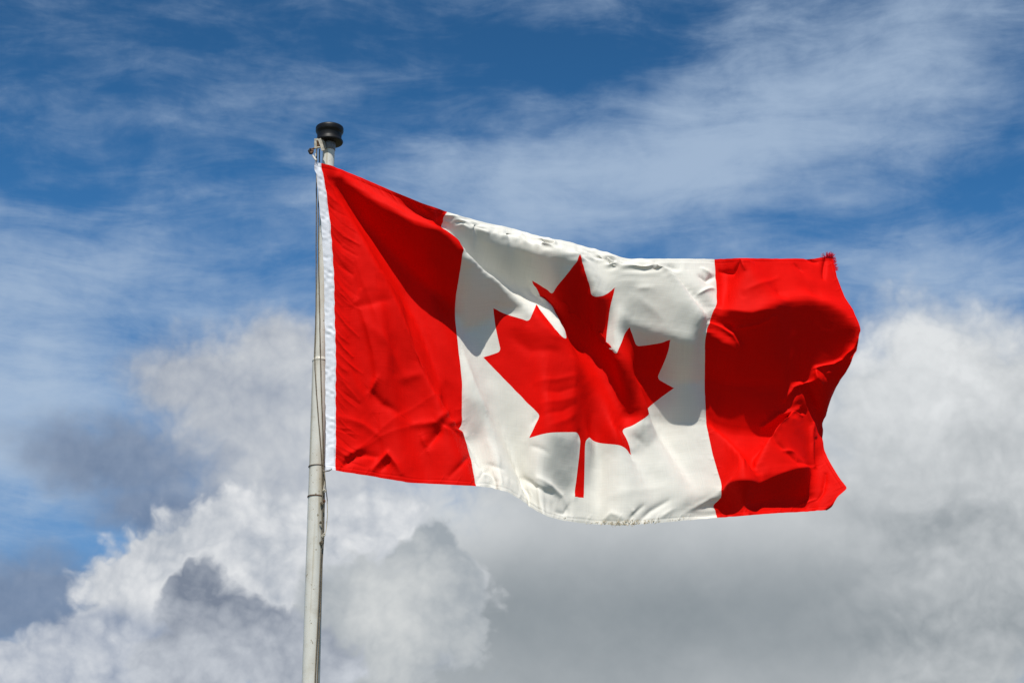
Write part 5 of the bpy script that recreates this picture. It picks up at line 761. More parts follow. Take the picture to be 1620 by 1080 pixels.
43,21,7,-1,-1,0,0,1,0,0,0,1,-1,0,0,-1,2,-1,1,-2,0,2,-4,0,1,-6,0,1,-5,-1,0,3,-1,-8,18,-4,-11,12,-11,-2,0,-2,10,-8,5,9,-11,2,2,-7,-1,0,-2,0,-2,-1,0,0,-1,1,
-1,0,1,2,1,0,2,1,0,2,0,0,-1,-1,0,-1,0,1,-1,-1,2,0,0,0,1,-1,1,0,-1,0,0,-2,1,0,-1,0,-1,-2,0,0,-1,1,0,-1,-1,0,-1,1,1,-1,0,0,-1,0,0,0,0,0,0,1,
0,0,-1,0,-1,1,1,0,1,0,0,0,0,0,0,0,0,1,0,1,0,0,0,-1,-1,1,1,1,1,0,0,1,0,-1,1,0,0,2,0,0,2,0,1,3,-1,-1,3,0,-1,4,0,-1,5,-1,-3,3,1,-3,3,1,
-4,2,1,1,-1,1,2,0,1,0,2,1,6,-4,4,44,21,8,-3,0,0,-1,1,-1,0,0,0,0,1,2,0,1,-3,-1,1,0,1,-1,0,1,-4,1,3,-7,0,2,-6,-1,-1,4,-1,-9,17,-4,-10,10,-7,-1,0,-1,
8,-6,2,7,-7,1,2,-7,0,0,-3,0,-2,0,2,1,1,1,0,3,2,2,2,1,1,-1,0,-1,0,1,0,-1,2,0,0,0,-1,-1,0,1,-1,1,0,-1,0,1,-1,0,-1,-2,0,-1,-1,0,1,-3,-1,2,-2,1,
0,-2,-1,1,-1,0,0,-1,0,0,-1,0,0,-1,0,0,-1,0,1,1,-1,0,-1,0,0,-1,1,0,1,-1,0,0,0,-1,0,0,0,1,0,0,0,0,0,0,0,0,1,-1,0,0,1,1,1,-1,0,1,0,0,1,1,
1,2,-1,0,3,0,-1,3,0,-2,5,0,-5,5,1,-3,2,2,-3,2,1,3,-1,0,2,2,1,3,-2,3,43,20,9,-3,0,0,0,0,2,0,1,-1,1,2,-3,-1,2,0,-1,1,-3,0,1,-1,0,-2,0,2,-5,1,
3,-8,1,2,-3,0,-3,6,1,-8,15,-3,-10,9,-6,-1,1,1,5,-3,1,3,-4,2,3,-6,1,2,-4,0,-1,1,1,0,4,3,1,2,2,-1,1,3,1,-2,0,0,-1,0,0,-1,0,1,-1,0,0,-1,0,1,-1,0,
1,-1,-1,0,-2,0,0,-2,-1,1,-2,0,1,-3,-1,2,-2,0,0,-2,-1,1,-3,0,1,-1,0,0,-2,-1,1,0,0,-1,-1,0,0,-1,0,1,1,-1,0,-1,0,0,1,-1,0,1,-1,-1,-1,1,0,1,-1,0,0,0,
0,0,-1,1,0,0,-1,0,0,1,0,0,0,0,-1,0,1,0,1,1,-1,-1,3,0,-1,6,0,-4,4,3,-3,1,3,-2,3,1,3,1,0,2,2,1,0,-1,0,43,17,5,-1,1,1,0,1,0,0,1,3,-1,-3,3,
1,5,-7,-1,2,-4,-2,1,-1,0,2,-2,0,-2,2,3,-4,1,2,-7,1,2,-3,2,-5,7,3,-9,12,1,-10,10,-2,-3,3,1,3,-2,1,4,-4,0,2,-5,0,2,-1,1,1,1,2,-1,2,3,1,0,1,1,-1,1,
0,-1,-2,1,-1,0,1,-2,-1,0,0,-1,2,-1,0,0,0,0,0,-1,-2,1,-2,0,1,-2,0,1,-2,0,2,-3,-1,2,-3,0,1,-3,0,0,-3,-1,2,-2,1,-1,-2,0,0,-1,-1,0,1,-1,1,-1,-1,0,1,-1,
0,-1,-1,0,0,0,0,1,-1,0,-1,-1,0,1,-1,0,-1,1,0,0,-2,1,-1,0,-1,0,-1,1,0,-1,1,-1,-1,0,0,0,0,3,0,-1,4,0,-2,7,3,-4,0,3,-2,2,3,4,0,3,1,2,1,-1,0,1,
45,10,4,-1,5,-3,1,1,-2,1,4,-5,-1,4,-4,-2,-3,2,-2,1,2,-2,2,-1,-1,3,-1,-1,0,1,1,-2,2,5,-5,2,2,-8,3,1,0,3,-6,5,7,-9,12,2,-6,9,1,-4,4,-1,2,-4,-1,2,-1,-4,
6,-5,1,3,0,3,0,0,5,1,-1,1,-1,-1,-1,1,-1,-2,0,0,-2,0,0,0,1,-1,-1,0,1,-2,1,-1,-1,1,-1,0,1,-3,-2,-2,1,1,1,0,0,1,-2,1,1,-2,1,2,-3,0,2,-4,0,0,-3,0,
2,-4,0,-2,-1,-1,1,-1,-1,2,0,-2,-1,-1,0,0,0,0,0,0,-1,0,-1,-1,-1,0,0,1,-2,0,1,0,-1,-1,-1,0,0,-2,-1,1,-1,-1,1,-2,-1,-1,-1,-1,-1,-1,-3,0,0,-3,2,8,1,-2,8,6,
-4,2,5,-2,3,4,7,0,2,0,0,1,-3,1,-4,40,13,3,1,2,-2,1,3,-3,1,3,-4,-1,3,-4,-1,-1,2,-1,-1,1,0,0,1,-1,0,0,-1,2,0,0,1,0,2,-2,0,3,-8,1,2,-8,1,1,0,1,
-1,6,2,-8,14,4,-4,8,1,3,-3,0,6,-9,0,4,-8,-2,0,0,-1,0,2,2,-2,3,2,-1,2,0,-1,0,1,-1,0,0,0,1,0,-1,1,-1,0,-1,0,-1,1,-1,1,-1,-1,1,-3,-1,0,1,-1,-2,3,2,
-1,2,0,0,1,0,0,0,-1,1,-1,1,0,-2,-1,1,-4,1,3,-7,1,2,-7,2,0,-3,2,1,-1,-1,0,-1,0,0,-2,-1,0,0,0,0,-1,0,0,-2,-1,-1,-2,0,1,-2,0,-1,-1,0,-1,-3,0,-1,-2,-1,
-2,-5,0,-4,-6,-1,-2,0,0,6,7,0,5,10,3,1,11,3,0,3,2,-2,6,1,-2,1,-1,-5,4,-2,34,10,8,4,2,-5,1,4,-3,0,4,-1,2,3,-2,-2,-3,0,1,-2,0,0,-1,0,1,-2,1,1,0,-2,
0,-2,-1,0,-4,0,1,-4,-1,2,-11,-1,2,0,-5,-1,2,0,2,7,3,1,12,5,-3,9,1,2,-4,3,0,-6,-1,2,-11,-5,0,4,-3,-1,3,1,-1,1,1,-1,1,2,-1,1,1,-1,0,1,-1,0,1,-1,1,0,
0,1,1,0,0,-1,-1,1,0,-1,2,-1,-1,2,-1,-1,3,-1,-2,3,0,-2,4,0,-2,2,-1,-1,2,-1,-1,0,-1,6,-6,3,6,-12,7,2,-12,5,0,-6,2,0,-2,0,0,-1,1,0,-2,-1,0,-2,0,-1,-1,0,
0,-2,0,-1,-2,0,-1,-4,0,-2,-3,0,-5,-6,2,-6,-5,2,-9,-2,4,-3,0,1,5,2,1,12,4,-6,10,12,-4,6,10,0,-6,12,0,-1,2,0,-11,10,-2,36,-10,-4,1,-1,2,2,1,0,3,5,1,1,4,-1,
0,1,0,-1,-2,1,0,-4,0,-2,-4,1,-1,-6,1,-1,-5,1,-3,-4,1,1,0,-2,2,2,-3,3,1,-4,5,6,-2,2,5,0,2,10,4,-1,16,2,-2,5,-2,1,-2,1,1,-10,-2,1,-8,-5,-1,1,-1,0,1,1,
-2,1,0,0,0,0,-1,1,0,0,1,1,-1,0,1,0,1,0,-1,2,1,-1,2,-1,0,1,0,0,2,0,-2,3,0,-1,3,-1,-1,3,-1,-2,4,-1,-1,1,0,-5,6,-2,-3,2,-2,4,-3,2,8,-12,9,5,-16,10,
0,-10,4,-1,-4,0,0,-2,1,0,-2,-1,-2,-1,0,-1,-3,0,-2,-4,0,-2,-3,0,-3,-5,1,-6,-4,1,-6,-3,2,-3,-1,1,4,4,0,2,3,-1,4,-1,-5,9,6,-3,6,4,-4,-3,3,-1,-1,2,-3,-6,-1,-2,
32,-23,-6,1,0,0,0,-2,2,1,-1,1,2,0,1,-1,0,1,-2,-2,1,-4,-3,3,-2,-4,2,-2,-1,0,-1,0,0,3,1,-1,3,2,-3,4,3,-4,4,2,-2,4,5,-1,3,4,-1,4,5,0,2,12,4,-1,14,0,
-3,4,-1,2,-2,1,1,-14,-5,0,-4,-4,-2,2,1,-1,0,-1,-1,1,0,-1,0,0,0,0,0,0,1,0,-1,1,1,0,1,-1,0,1,1,0,1,0,-1,2,-1,0,1,0,0,2,0,0,2,0,-1,3,0,-2,3,0,
-1,4,-1,-4,7,-2,-6,3,-5,-1,0,-1,7,-6,6,8,-16,12,1,-16,10,-2,-9,3,-2,-3,1,0,-2,0,-2,-3,-1,-2,-3,0,-3,-4,1,-5,-4,0,-4,-2,0,-2,-1,-1,2,0,-2,2,4,-2,1,2,1,2,0,-2,
4,1,-4,4,2,-1,-2,0,-3,-6,-4,-3,-5,-4,1,34,-25,-10,-1,-2,4,-3,-3,1,0,-3,1,-1,-1,2,-1,-1,1,-3,-1,1,-1,-2,1,0,1,0,3,2,-1,4,3,-2,3,4,-2,3,4,0,2,1,-1,2,0,-1,
1,1,-1,3,1,0,0,-1,-1,4,5,1,2,17,5,-2,12,-1,-1,1,-1,1,-5,-1,0,-5,-3,-1,-1,-2,0,-1,0,-2,-1,0,0,0,-1,-1,0,-1,-1,0,0,0,0,0,0,0,1,-1,0,-1,0,1,0,1,0,0,
0,0,0,0,1,0,-1,2,0,0,1,0,1,2,0,1,3,1,-1,5,-1,-8,9,-5,-7,4,-6,-2,0,-2,2,0,1,9,-9,8,5,-17,13,-2,-17,10,-5,-10,4,-2,-4,2,-3,-2,-1,-3,-3,-1,-2,-2,0,-1,-2,-1,
2,1,-3,4,4,-4,1,1,-1,-3,0,-2,-1,0,-1,2,1,-1,2,0,-2,0,0,-1,-6,-4,-1,5,-1,-3,34,-27,-8,-5,-5,1,-2,-2,3,-1,-1,1,-1,-1,1,0,0,1,0,0,1,2,1,-1,4,4,-2,4,5,-3,
3,5,-1,3,4,1,2,2,0,1,1,2,1,-2,0,-1,-3,-1,1,0,-1,1,-1,-2,-1,-1,-1,3,6,3,3,16,4,-4,14,0,0,1,1,1,-7,-3,0,-3,-1,-1,0,-1,0,-1,-1,-1,-1,0,0,-1,-1,-1,-1,0,
-1,-1,-1,0,0,0,0,1,0,0,-1,0,-1,0,-1,1,0,0,0,0,-1,0,0,0,1,0,0,0,2,0,1,0,1,0,3,1,-2,7,-2,-7,9,-6,-7,5,-6,-2,-1,-2,-1,1,-2,2,-1,0,8,-9,8,4,-18,13,
-4,-18,12,-6,-11,6,-3,-4,2,-1,-1,-2,2,2,-5,4,2,-4,4,3,-3,0,2,-1,-3,-1,-2,-3,-2,-1,-2,-3,-1,0,1,0,-2,-2,-2,-2,-3,0,4,0,-1,31,-28,-11,-4,-9,7,1,2,2,-2,-1,2,1,1,1,
2,2,0,3,3,0,4,6,-2,3,5,-3,2,6,-2,2,4,-1,1,-1,3,1,2,1,2,1,1,0,-2,0,0,-3,0,0,-2,-2,1,-1,-1,0,-1,-2,-1,-1,-1,1,5,2,2,15,5,-3,14,2,0,-1,0,0,-3,-3,
0,-2,0,0,-1,-1,-1,-1,-1,-1,-1,0,1,-1,-1,-1,-1,-1,-1,-1,0,1,-1,0,-1,0,-1,1,-1,0,-1,0,-1,0,0,1,1,-1,0,0,1,0,0,-1,0,1,0,-1,0,1,0,1,2,1,-3,8,-3,-7,10,-8,
-6,4,-5,-2,0,-1,0,-1,0,-3,1,-2,0,0,0,5,-5,4,7,-13,12,2,-14,9,0,-7,3,1,0,0,2,2,-2,2,0,0,-1,-1,-1,-4,-4,-1,-3,-6,-3,-4,-6,-1,-6,-4,-1,-3,-1,0,2,-1,-1,2,-2,1,
33,-20,-8,3,-9,10,0,5,0,0,0,0,0,1,1,2,1,1,3,5,-2,1,4,0,2,4,2,0,1,3,1,1,0,0,4,-3,1,0,-1,1,-1,-1,1,-1,1,1,-3,-2,-1,-1,-2,1,0,-1,0,0,-1,0,1,-2,
0,0,0,-1,3,0,0,10,3,-2,10,4,0,0,0,0,-2,-1,0,-1,-1,0,-1,0,0,-1,-1,-2,0,-1,0,-1,0,0,0,-1,0,-1,-1,0,-1,0,0,0,0,0,0,0,1,-2,-1,0,0,0,0,0,0,1,0,-1,
0,0,1,1,0,0,0,-1,-1,0,1,1,-3,9,-3,-8,11,-8,-6,4,-5,-1,1,-1,0,-1,0,0,0,0,-3,1,0,-2,2,-1,2,0,4,6,-4,7,5,-7,7,5,-4,4,2,-1,2,-2,0,2,-2,-3,0,2,-5,-1,
-1,-7,-3,-4,-12,-3,-9,-12,-2,1,-3,1,-1,-4,-1,40,11,6,5,-2,-1,-1,-8,0,-1,-5,0,0,-4,0,0,1,0,1,2,0,1,3,1,-1,0,0,1,1,0,0,2,1,1,1,-2,0,-2,1,1,-1,-1,2,-1,-1,
0,1,-1,0,0,0,0,0,-3,1,0,0,0,-1,-1,-1,2,-1,0,0,0,-1,3,0,0,4,2,0,2,1,-1,1,-1,-1,0,1,0,0,-1,-1,0,0,0,0,0,0,0,0,-1,-1,-1,-1,0,0,1,0,0,0,0,0,
0,-1,-1,0,1,0,1,-1,0,0,-1,-1,1,0,1,0,0,-1,0,-1,0,1,1,1,0,1,-1,-1,1,0,-3,8,-3,-7,10,-8,-6,4,-6,-1,1,0,0,0,1,1,-1,2,1,0,3,0,0,2,-2,-1,4,2,2,2,
2,-1,5,2,1,3,-2,0,2,-3,0,1,-2,1,1,-1,-1,-1,-1,-2,-2,7,-10,-3,6,-13,2,0,-4,2,36,26,9,-1,6,-7,3,-9,2,3,-7,2,1,-6,1,1,-3,0,1,-1,0,0,-2,0,1,1,0,0,0,0,
0,-1,-1,0,0,1,1,-1,-1,1,-2,1,1,1,-2,1,4,1,0,0,-2,0,0,0,0,-1,-2,0,0,-1,-1,0,0,0,0,-1,0,0,0,0,1,0,-1,1,0,0,1,0,0,0,0,-1,0,0,-1,1,1,0,-1,0,
-1,1,-1,0,0,0,0,0,0,0,0,0,0,-1,-1,0,1,1,0,-1,0,0,1,-1,1,0,1,0,-1,-1,1,0,1,1,1,-1,-1,0,0,1,0,0,-1,0,1,-1,3,-1,-4,8,-4,-7,11,-7,-6,4,-8,-6,0,-2,
-3,0,-1,-1,1,1,-1,1,2,4,-2,8,5,0,6,3,0,4,-1,2,3,-2,1,2,0,-2,1,-1,0,1,-1,0,0,0,-1,0,3,-4,1,5,-5,2,-3,2,2,38,25,10,-4,7,-6,-1,-1,0,2,-3,0,3,-5,1,
2,-4,1,1,-4,1,2,-3,0,0,-2,0,1,-2,0,0,0,0,1,-3,0,1,-1,0,2,0,-1,0,6,0,-1,3,0,0,0,1,0,-2,-1,1,0,-1,0,0,-1,0,-2,-1,0,0,0,0,0,-1,-1,-1,-1,1,-1,0,
-1,1,0,-1,0,0,0,1,0,0,-1,0,-1,0,-1,0,0,1,-1,0,0,0,1,0,0,-1,0,0,1,0,1,-1,0,0,1,-1,0,-1,1,0,0,-1,0,0,1,1,1,-1,0,1,2,1,0,-1,0,0,1,0,1,0,
-1,0,0,-1,4,0,-3,1,2,-6,1,6,-5,0,4,-3,3,2,-2,0,0,1,1,1,1,8,-10,-1,8,-6,0,1,1,-2,1,1,-1,0,3,1,-1,1,0,-2,0,2,-1,1,-1,-2,0,1,-1,1,3,-1,2,6,-2,0,
38,25,8,-3,4,-1,-1,1,-2,-2,0,-1,1,0,0,2,-2,0,2,-4,2,2,-3,0,2,-5,1,1,-2,0,1,-3,1,1,-1,-1,1,-1,1,1,2,-1,0,5,0,-1,2,1,0,-1,-1,1,0,-1,0,-2,0,0,-1,0,
1,0,-1,-1,-1,-1,0,-1,0,1,0,0,-1,-1,-1,1,-1,0,-1,0,-1,-1,-1,1,0,0,-1,0,0,0,-1,-1,0,0,0,0,0,0,0,0,0,0,0,0,1,0,0,-1,0,-1,1,0,0,-1,1,0,0,0,1,0,
0,0,1,2,1,-1,1,0,1,0,0,0,-1,0,0,0,2,1,-5,-13,12,-11,-16,16,-10,-3,7,-3,3,1,-1,0,0,0,2,-1,9,6,-7,10,21,-11,0,10,-5,-4,8,-5,-2,4,-1,-1,1,0,-1,0,0,0,0,1,
-3,0,0,2,-1,0,1,-3,0,1,2,-1,7,-2,0,39,22,10,-2,2,-2,-2,3,-2,-1,2,-1,-2,2,-1,-1,0,-1,2,-1,0,1,-2,1,2,-2,1,2,-5,2,2,-4,0,2,-2,2,3,-1,-1,0,3,0,-1,4,0,
-2,2,1,1,-1,-1,0,-2,0,1,0,0,1,-1,-1,0,-1,0,0,-1,-1,1,-2,0,-1,-1,-1,1,0,0,-1,-1,0,0,-1,0,0,0,-1,-1,-1,0,0,0,0,0,-1,-1,0,0,1,-1,0,0,0,-1,0,0,-1,-1,
1,0,1,0,0,-1,1,0,0,0,-1,1,0,-1,-1,1,0,0,0,1,0,2,2,0,0,0,1,0,0,0,-9,-18,14,-13,-14,16,-2,1,2,3,0,-2,0,0,-1,0,1,-1,7,5,-6,5,16,-8,0,5,0,1,1,0,
0,7,-4,-4,10,0,-1,4,0,-1,1,-1,-2,0,-1,-1,1,1,-1,0,0,1,0,-1,0,1,-1,4,-1,1,37,22,8,1,0,0,-1,1,0,-1,2,-1,-2,2,-2,-1,3,0,-2,2,-2,0,1,-1,0,-1,0,2,-3,1,
4,-5,3,3,-4,2,2,0,1,0,4,-1,-3,4,2,1,-1,-1,1,-1,0,1,-1,0,0,-2,-1,1,-1,1,0,-1,-1,1,-2,0,0,0,0,1,-2,-1,-1,-1,0,1,-1,0,0,0,-1,-1,-2,0,0,1,0,0,-1,0,
-1,0,0,-1,-1,0,1,-1,0,0,1,-1,0,-1,1,0,-1,-1,1,0,1,0,-1,0,0,-1,-1,1,0,0,1,-2,0,1,0,0,1,1,0,2,-1,-1,-10,-19,15,-14,-10,16,0,0,-1,0,-1,-1,-1,0,1,0,0,-1,
8,5,-6,8,16,-8,1,11,-4,-1,-1,0,1,0,-1,-1,4,0,-1,5,-1,-1,3,0,-1,2,0,-2,2,0,-1,2,0,0,1,0,0,-1,0,-2,2,-2,3,1,0,39,20,7,0,-1,1,0,1,0,-2,2,1,0,2,0,
-2,1,-1,-2,3,-1,-2,2,-2,-1,3,-2,-2,2,-2,2,-3,2,5,-5,4,3,-1,1,-2,5,0,-1,2,1,2,-2,1,1,-2,1,1,-1,-1,1,-1,1,1,-2,-1,1,-1,0,1,-1,0,0,-2,-1,0,-1,0,1,-2,-1,
0,-2,-1,0,-1,0,0,-1,0,0,-1,0,-1,0,0,0,0,0,0,0,0,-1,1,0,0,-1,1,0,0,-1,0,0,1,1,0,-1,0,0,1,0,-1,0,1,-1,0,0,-2,-1,2,-5,0,4,-2,-1,-9,-18,11,-14,-9,16,
-1,0,-1,-1,0,1,-1,0,0,0,0,0,9,6,-7,9,17,-9,1,12,-4,-1,1,-1,-1,0,0,0,2,0,0,0,0,0,0,0,0,2,-1,-1,2,1,0,1,-1,-1,0,1,-2,2,-1,-2,4,0,0,1,-1,-1,1,-1,
38,19,7,2,-2,1,-1,1,1,0,0,0,0,0,1,0,2,0,-2,1,1,-1,3,-1,-1,4,-3,-6,5,-5,-3,2,-3,7,-3,6,2,0,2,-3,4,2,1,-1,1,1,-1,1,1,-1,0,2,-2,1,1,-1,-1,1,-2,0,
1,-2,0,1,-2,-1,1,-1,0,1,-2,0,0,-2,-1,0,-1,0,1,-3,-1,0,-1,-1,0,-2,-1,0,-2,1,0,-1,0,-1,1,-1,0,1,2,-1,1,0,0,2,1,0,1,0,-1,0,1,0,1,0,0,1,1,-1,0,0,
2,-5,0,3,-10,0,-7,-21,10,-13,-9,13,1,1,-2,-1,1,1,-1,0,-1,-1,1,2,11,7,-9,10,19,-9,0,10,-4,-1,1,-1,-1,0,0,0,1,0,0,0,0,-1,2,-1,0,2,1,0,0,0,0,0,-1,-1,1,1,
0,1,-1,-1,1,1,-1,-1,-1,-2,2,0,0,0,-1,37,16,9,3,0,-1,1,0,0,1,-1,0,0,1,0,0,-1,0,1,1,-1,0,0,2,-1,0,1,1,0,3,0,3,0,-4,4,-4,-4,6,-1,-1,5,1,0,0,3,
2,-2,0,1,-1,0,1,-1,0,1,-1,0,0,-1,0,1,-1,0,0,-1,0,1,-2,0,1,-1,-1,1,-2,0,0,-2,-1,0,-2,0,1,-3,-1,0,-3,-1,0,-2,-2,0,-3,-1,1,-2,1,-1,1,0,-2,4,2,0,2,2,
-1,2,1,1,2,1,-1,3,1,-2,3,1,1,-2,0,2,-8,-1,-6,-23,12,-14,-14,12,0,0,0,0,0,-2,3,-1,-2,-3,2,2,13,11,-12,9,21,-10,0,6,-2,-1,2,-1,0,0,0,-1,0,0,-1,0,-1,0,0,0,
0,3,0,-2,2,1,1,-1,0,0,0,-1,0,0,0,-1,0,0,1,-1,0,0,-1,0,-1,0,0,-5,3,-1,38,18,5,2,-2,2,1,0,0,1,0,0,0,-2,0,1,1,0,1,-1,1,0,0,0,0,-1,3,3,-1,2,
1,-1,2,-5,6,-3,-3,6,-2,-1,2,1,1,1,-1,0,1,1,0,0,0,0,0,0,0,-1,1,1,1,0,-1,-1,0,0,0,0,0,0,0,0,-1,0,0,-1,0,1,-2,0,0,-2,0,1,-2,-1,1,-2,-1,1,-4,-1,
1,-3,-1,-1,-3,-1,-1,-1,1,0,2,0,-1,2,1,0,3,2,-1,2,2,-1,3,2,-1,1,1,1,-1,-2,-4,-24,10,-13,-13,12,-2,-2,2,-1,-1,2,1,0,-1,-2,1,0,14,16,-15,9,22,-12,1,1,-1,-1,1,-2,
0,0,0,-1,0,0,0,0,-1,0,1,1,0,0,0,-1,0,0,0,1,-1,-1,1,0,1,-1,0,0,-1,-1,-1,2,1,1,-2,-1,-1,-2,1,-1,-1,1,-3,1,-1,38,18,8,1,0,-1,2,-1,0,0,-1,0,1,0,0,
1,-1,1,1,0,0,1,0,2,1,-1,0,1,-1,2,-1,1,1,-2,2,-2,-1,2,0,1,0,-1,1,2,0,-1,2,0,0,0,0,-1,1,1,0,1,-1,-1,0,1,0,0,0,0,1,1,-1,0,0,-1,0,1,0,1,0,
-1,-1,1,0,0,-1,-1,-1,1,0,-2,0,0,-1,0,1,-2,-1,2,-3,-1,0,-1,0,-1,-3,1,1,-1,0,2,-4,0,1,-3,-1,0,1,1,-2,4,3,-5,-14,4,-12,-14,14,0,-1,3,0,0,1,-1,-1,0,-6,7,4,
11,20,-15,11,18,-16,1,-3,-2,-1,1,-1,1,-1,0,0,-1,0,0,0,-1,0,0,1,0,-1,-1,0,1,0,-2,4,1,-1,0,0,1,-1,0,-1,0,0,1,0,0,1,-3,-1,-2,1,0,-1,1,0,0,-2,0,-2,0,0,
39,19,8,0,1,0,0,-1,0,2,0,0,0,-1,0,1,0,0,1,0,0,1,-1,0,1,-1,1,2,-1,1,0,0,0,-2,0,0,-1,0,-1,1,1,0,0,1,0,0,1,0,0,2,0,0,0,0,0,1,1,-1,0,0,
0,1,1,-1,0,0,-1,1,1,-1,1,0,-1,0,1,-1,2,0,-2,0,1,-1,0,0,-1,0,1,0,1,1,-1,-1,0,-1,0,1,0,-2,0,3,-3,-1,5,-12,-2,4,-12,-3,0,0,0,1,-2,0,-2,5,3,-17,-15,18,
2,0,4,-3,0,2,-4,2,5,-5,15,-3,10,21,-20,12,6,-15,0,-4,0,-1,2,1,0,0,-1,0,-1,0,1,-1,1,0,-2,0,1,-1,0,1,-1,0,-1,2,0,-3,3,1,0,1,1,-1,-1,-1,1,0,0,0,0,0,
0,0,0,1,-3,0,1,-3,0,-3,0,0,-1,-1,1,38,21,8,0,0,0,1,0,-1,0,-1,0,1,1,0,1,-1,0,2,0,0,0,-1,0,1,1,0,1,-2,0,1,-2,1,-1,-1,0,0,1,-1,0,0,1,0,1,0,
1,0,0,0,0,0,0,1,0,0,0,0,0,1,0,-1,0,0,0,1,1,-1,0,0,0,0,1,-2,2,1,-1,0,1,-1,1,1,-2,2,1,-2,1,1,-2,1,0,0,1,1,-1,0,0,0,-1,0,5,-13,-1,5,-10,1,
0,3,1,-2,4,3,1,-4,-1,-5,-1,2,-7,-10,16,-6,-1,6,1,13,-9,3,18,-18,8,6,-15,5,-5,-5,-2,1,3,0,0,2,-1,0,0,-2,1,1,-1,0,1,1,-1,0,2,-2,1,1,0,0,1,-2,1,-1,1,0,
-2,3,1,-1,0,0,0,0,0,0,-1,0,0,0,0,0,-1,0,1,-2,0,0,-2,1,0,-1,1,-3,0,0,39,21,9,-2,1,-1,0,-1,0,0,0,0,2,0,-1,1,1,0,1,0,0,1,1,-2,1,-1,0,1,-1,0,
1,-2,1,1,-2,0,-1,-1,0,0,0,0,1,-1,0,1,1,0,0,0,1,0,0,0,0,0,0,0,0,0,0,0,0,-1,0,1,1,0,0,-1,1,0,0,0,0,-2,1,1,-1,1,1,-2,1,1,-2,2,1,-2,1,2,
-2,2,1,-1,2,1,-2,0,1,1,-5,0,0,0,0,0,4,2,-1,-1,3,0,-1,5,-1,-17,3,3,7,-9,-3,15,-15,2,4,-10,5,-7,1,1,2,-1,1,1,-1,-2,-1,2,0,0,2,-1,0,1,-2,2,0,-2,2,0,
0,-1,1,2,-1,1,1,-2,1,1,0,1,1,0,0,-1,0,0,-1,0,1,1,-1,0,0,1,0,0,-1,1,0,1,0,-1,-2,0,1,-2,1,-1,-1,0,0,-2,1,38,22,8,0,1,0,-1,0,1,0,0,-1,1,-1,0,
2,0,-1,1,0,-1,0,1,-1,0,1,-2,1,1,-2,1,-1,0,1,-4,3,1,-3,1,1,-2,0,1,0,0,0,-1,0,1,0,0,0,0,0,0,0,0,0,0,1,0,0,0,0,0,-1,-1,0,0,0,0,1,0,0,0,
-1,0,0,-1,0,0,0,0,1,-2,0,1,-1,2,0,-1,3,2,-3,4,2,-2,2,1,-8,4,2,-7,8,1,4,-2,2,7,-4,-2,-2,-1,-2,-1,-3,-6,2,8,-15,8,-7,1,-2,1,2,-4,5,-2,2,-2,1,2,-1,2,
1,-1,0,-2,-1,1,0,0,1,-1,1,1,-2,2,0,-2,2,-1,0,0,2,3,-3,1,3,-1,1,-1,2,0,-1,-1,1,1,-2,-1,0,0,1,0,-1,1,1,1,0,0,-1,1,0,-1,0,-2,0,1,1,-3,1,0,-1,0,
39,21,8,-1,1,0,-1,1,1,-3,1,1,2,0,-1,2,-2,0,3,-1,0,1,0,-2,-1,2,-4,0,4,-5,-1,2,-3,2,-5,6,2,-5,3,3,-4,0,0,-2,0,1,0,1,0,0,0,0,0,0,0,0,0,0,0,-1,
0,0,0,0,0,0,0,0,1,0,-1,-1,-1,0,0,1,-1,0,-1,0,0,-2,-1,0,1,-2,-1,0,-3,0,-1,-2,0,0,3,2,0,1,1,-5,9,1,-12,16,4,-12,11,1,4,-3,-1,9,-9,-2,6,-8,-4,5,0,-4,
-5,9,-6,-2,1,0,-1,2,1,1,0,1,2,-2,1,0,0,1,0,-1,0,-1,-1,1,-1,0,1,-1,2,0,-3,2,0,-2,2,-2,2,0,2,3,-2,2,-1,1,1,0,-1,-1,2,-4,0,2,-1,0,2,-1,1,0,-1,1,
0,0,1,0,0,1,-2,-2,0,-2,0,1,1,-2,2,38,20,9,1,1,-1,0,0,-1,0,1,-1,0,1,1,0,1,-1,0,-1,0,1,-1,1,1,-1,0,0,0,0,0,4,-2,0,2,-2,4,-7,4,1,-6,-1,2,-1,-1,
0,-1,-1,0,1,0,0,0,0,0,0,0,0,-1,0,0,1,0,0,-1,0,0,0,-1,0,0,0,0,-1,0,-1,1,0,-1,-1,0,0,1,1,-1,-5,-2,0,-14,-4,-1,-5,-2,1,0,-1,-1,3,1,-1,13,3,0,8,4,
-4,10,5,-12,13,1,-5,2,-3,7,-6,-1,6,-2,-2,-1,4,-3,-2,2,0,-1,1,0,2,-1,0,0,0,-1,0,-1,1,0,-1,1,-1,0,0,0,0,0,-2,0,1,-2,3,0,-4,3,-1,-2,2,0,1,1,1,0,-1,1,
1,-2,1,5,-2,0,5,-5,0,4,-4,0,3,-3,1,1,-2,1,-1,0,1,-4,2,0,-3,2,0,3,-4,2,39,19,7,0,1,0,2,0,-1,2,0,0,-2,2,-1,-2,1,1,-2,2,-1,1,-1,1,1,-2,3,1,-2,4,
0,0,1,1,5,-6,1,-2,-1,4,-6,1,1,-4,-2,1,-1,-1,0,-1,-1,1,0,0,0,1,0,0,0,0,0,0,0,0,0,0,-1,0,0,0,0,0,0,0,0,0,-1,-1,-1,-1,0,-2,-2,-2,0,-7,-2,0,-7,-1,
0,-5,-2,-2,-3,-3,1,3,0,1,7,3,1,2,0,0,1,1,-1,6,5,-7,16,4,-7,9,0,1,2,-1,1,1,-1,0,2,-1,0,0,-1,-1,1,0,0,-1,1,0,-1,-1,0,0,1,0,0,0,-1,0,0,-1,1,0,
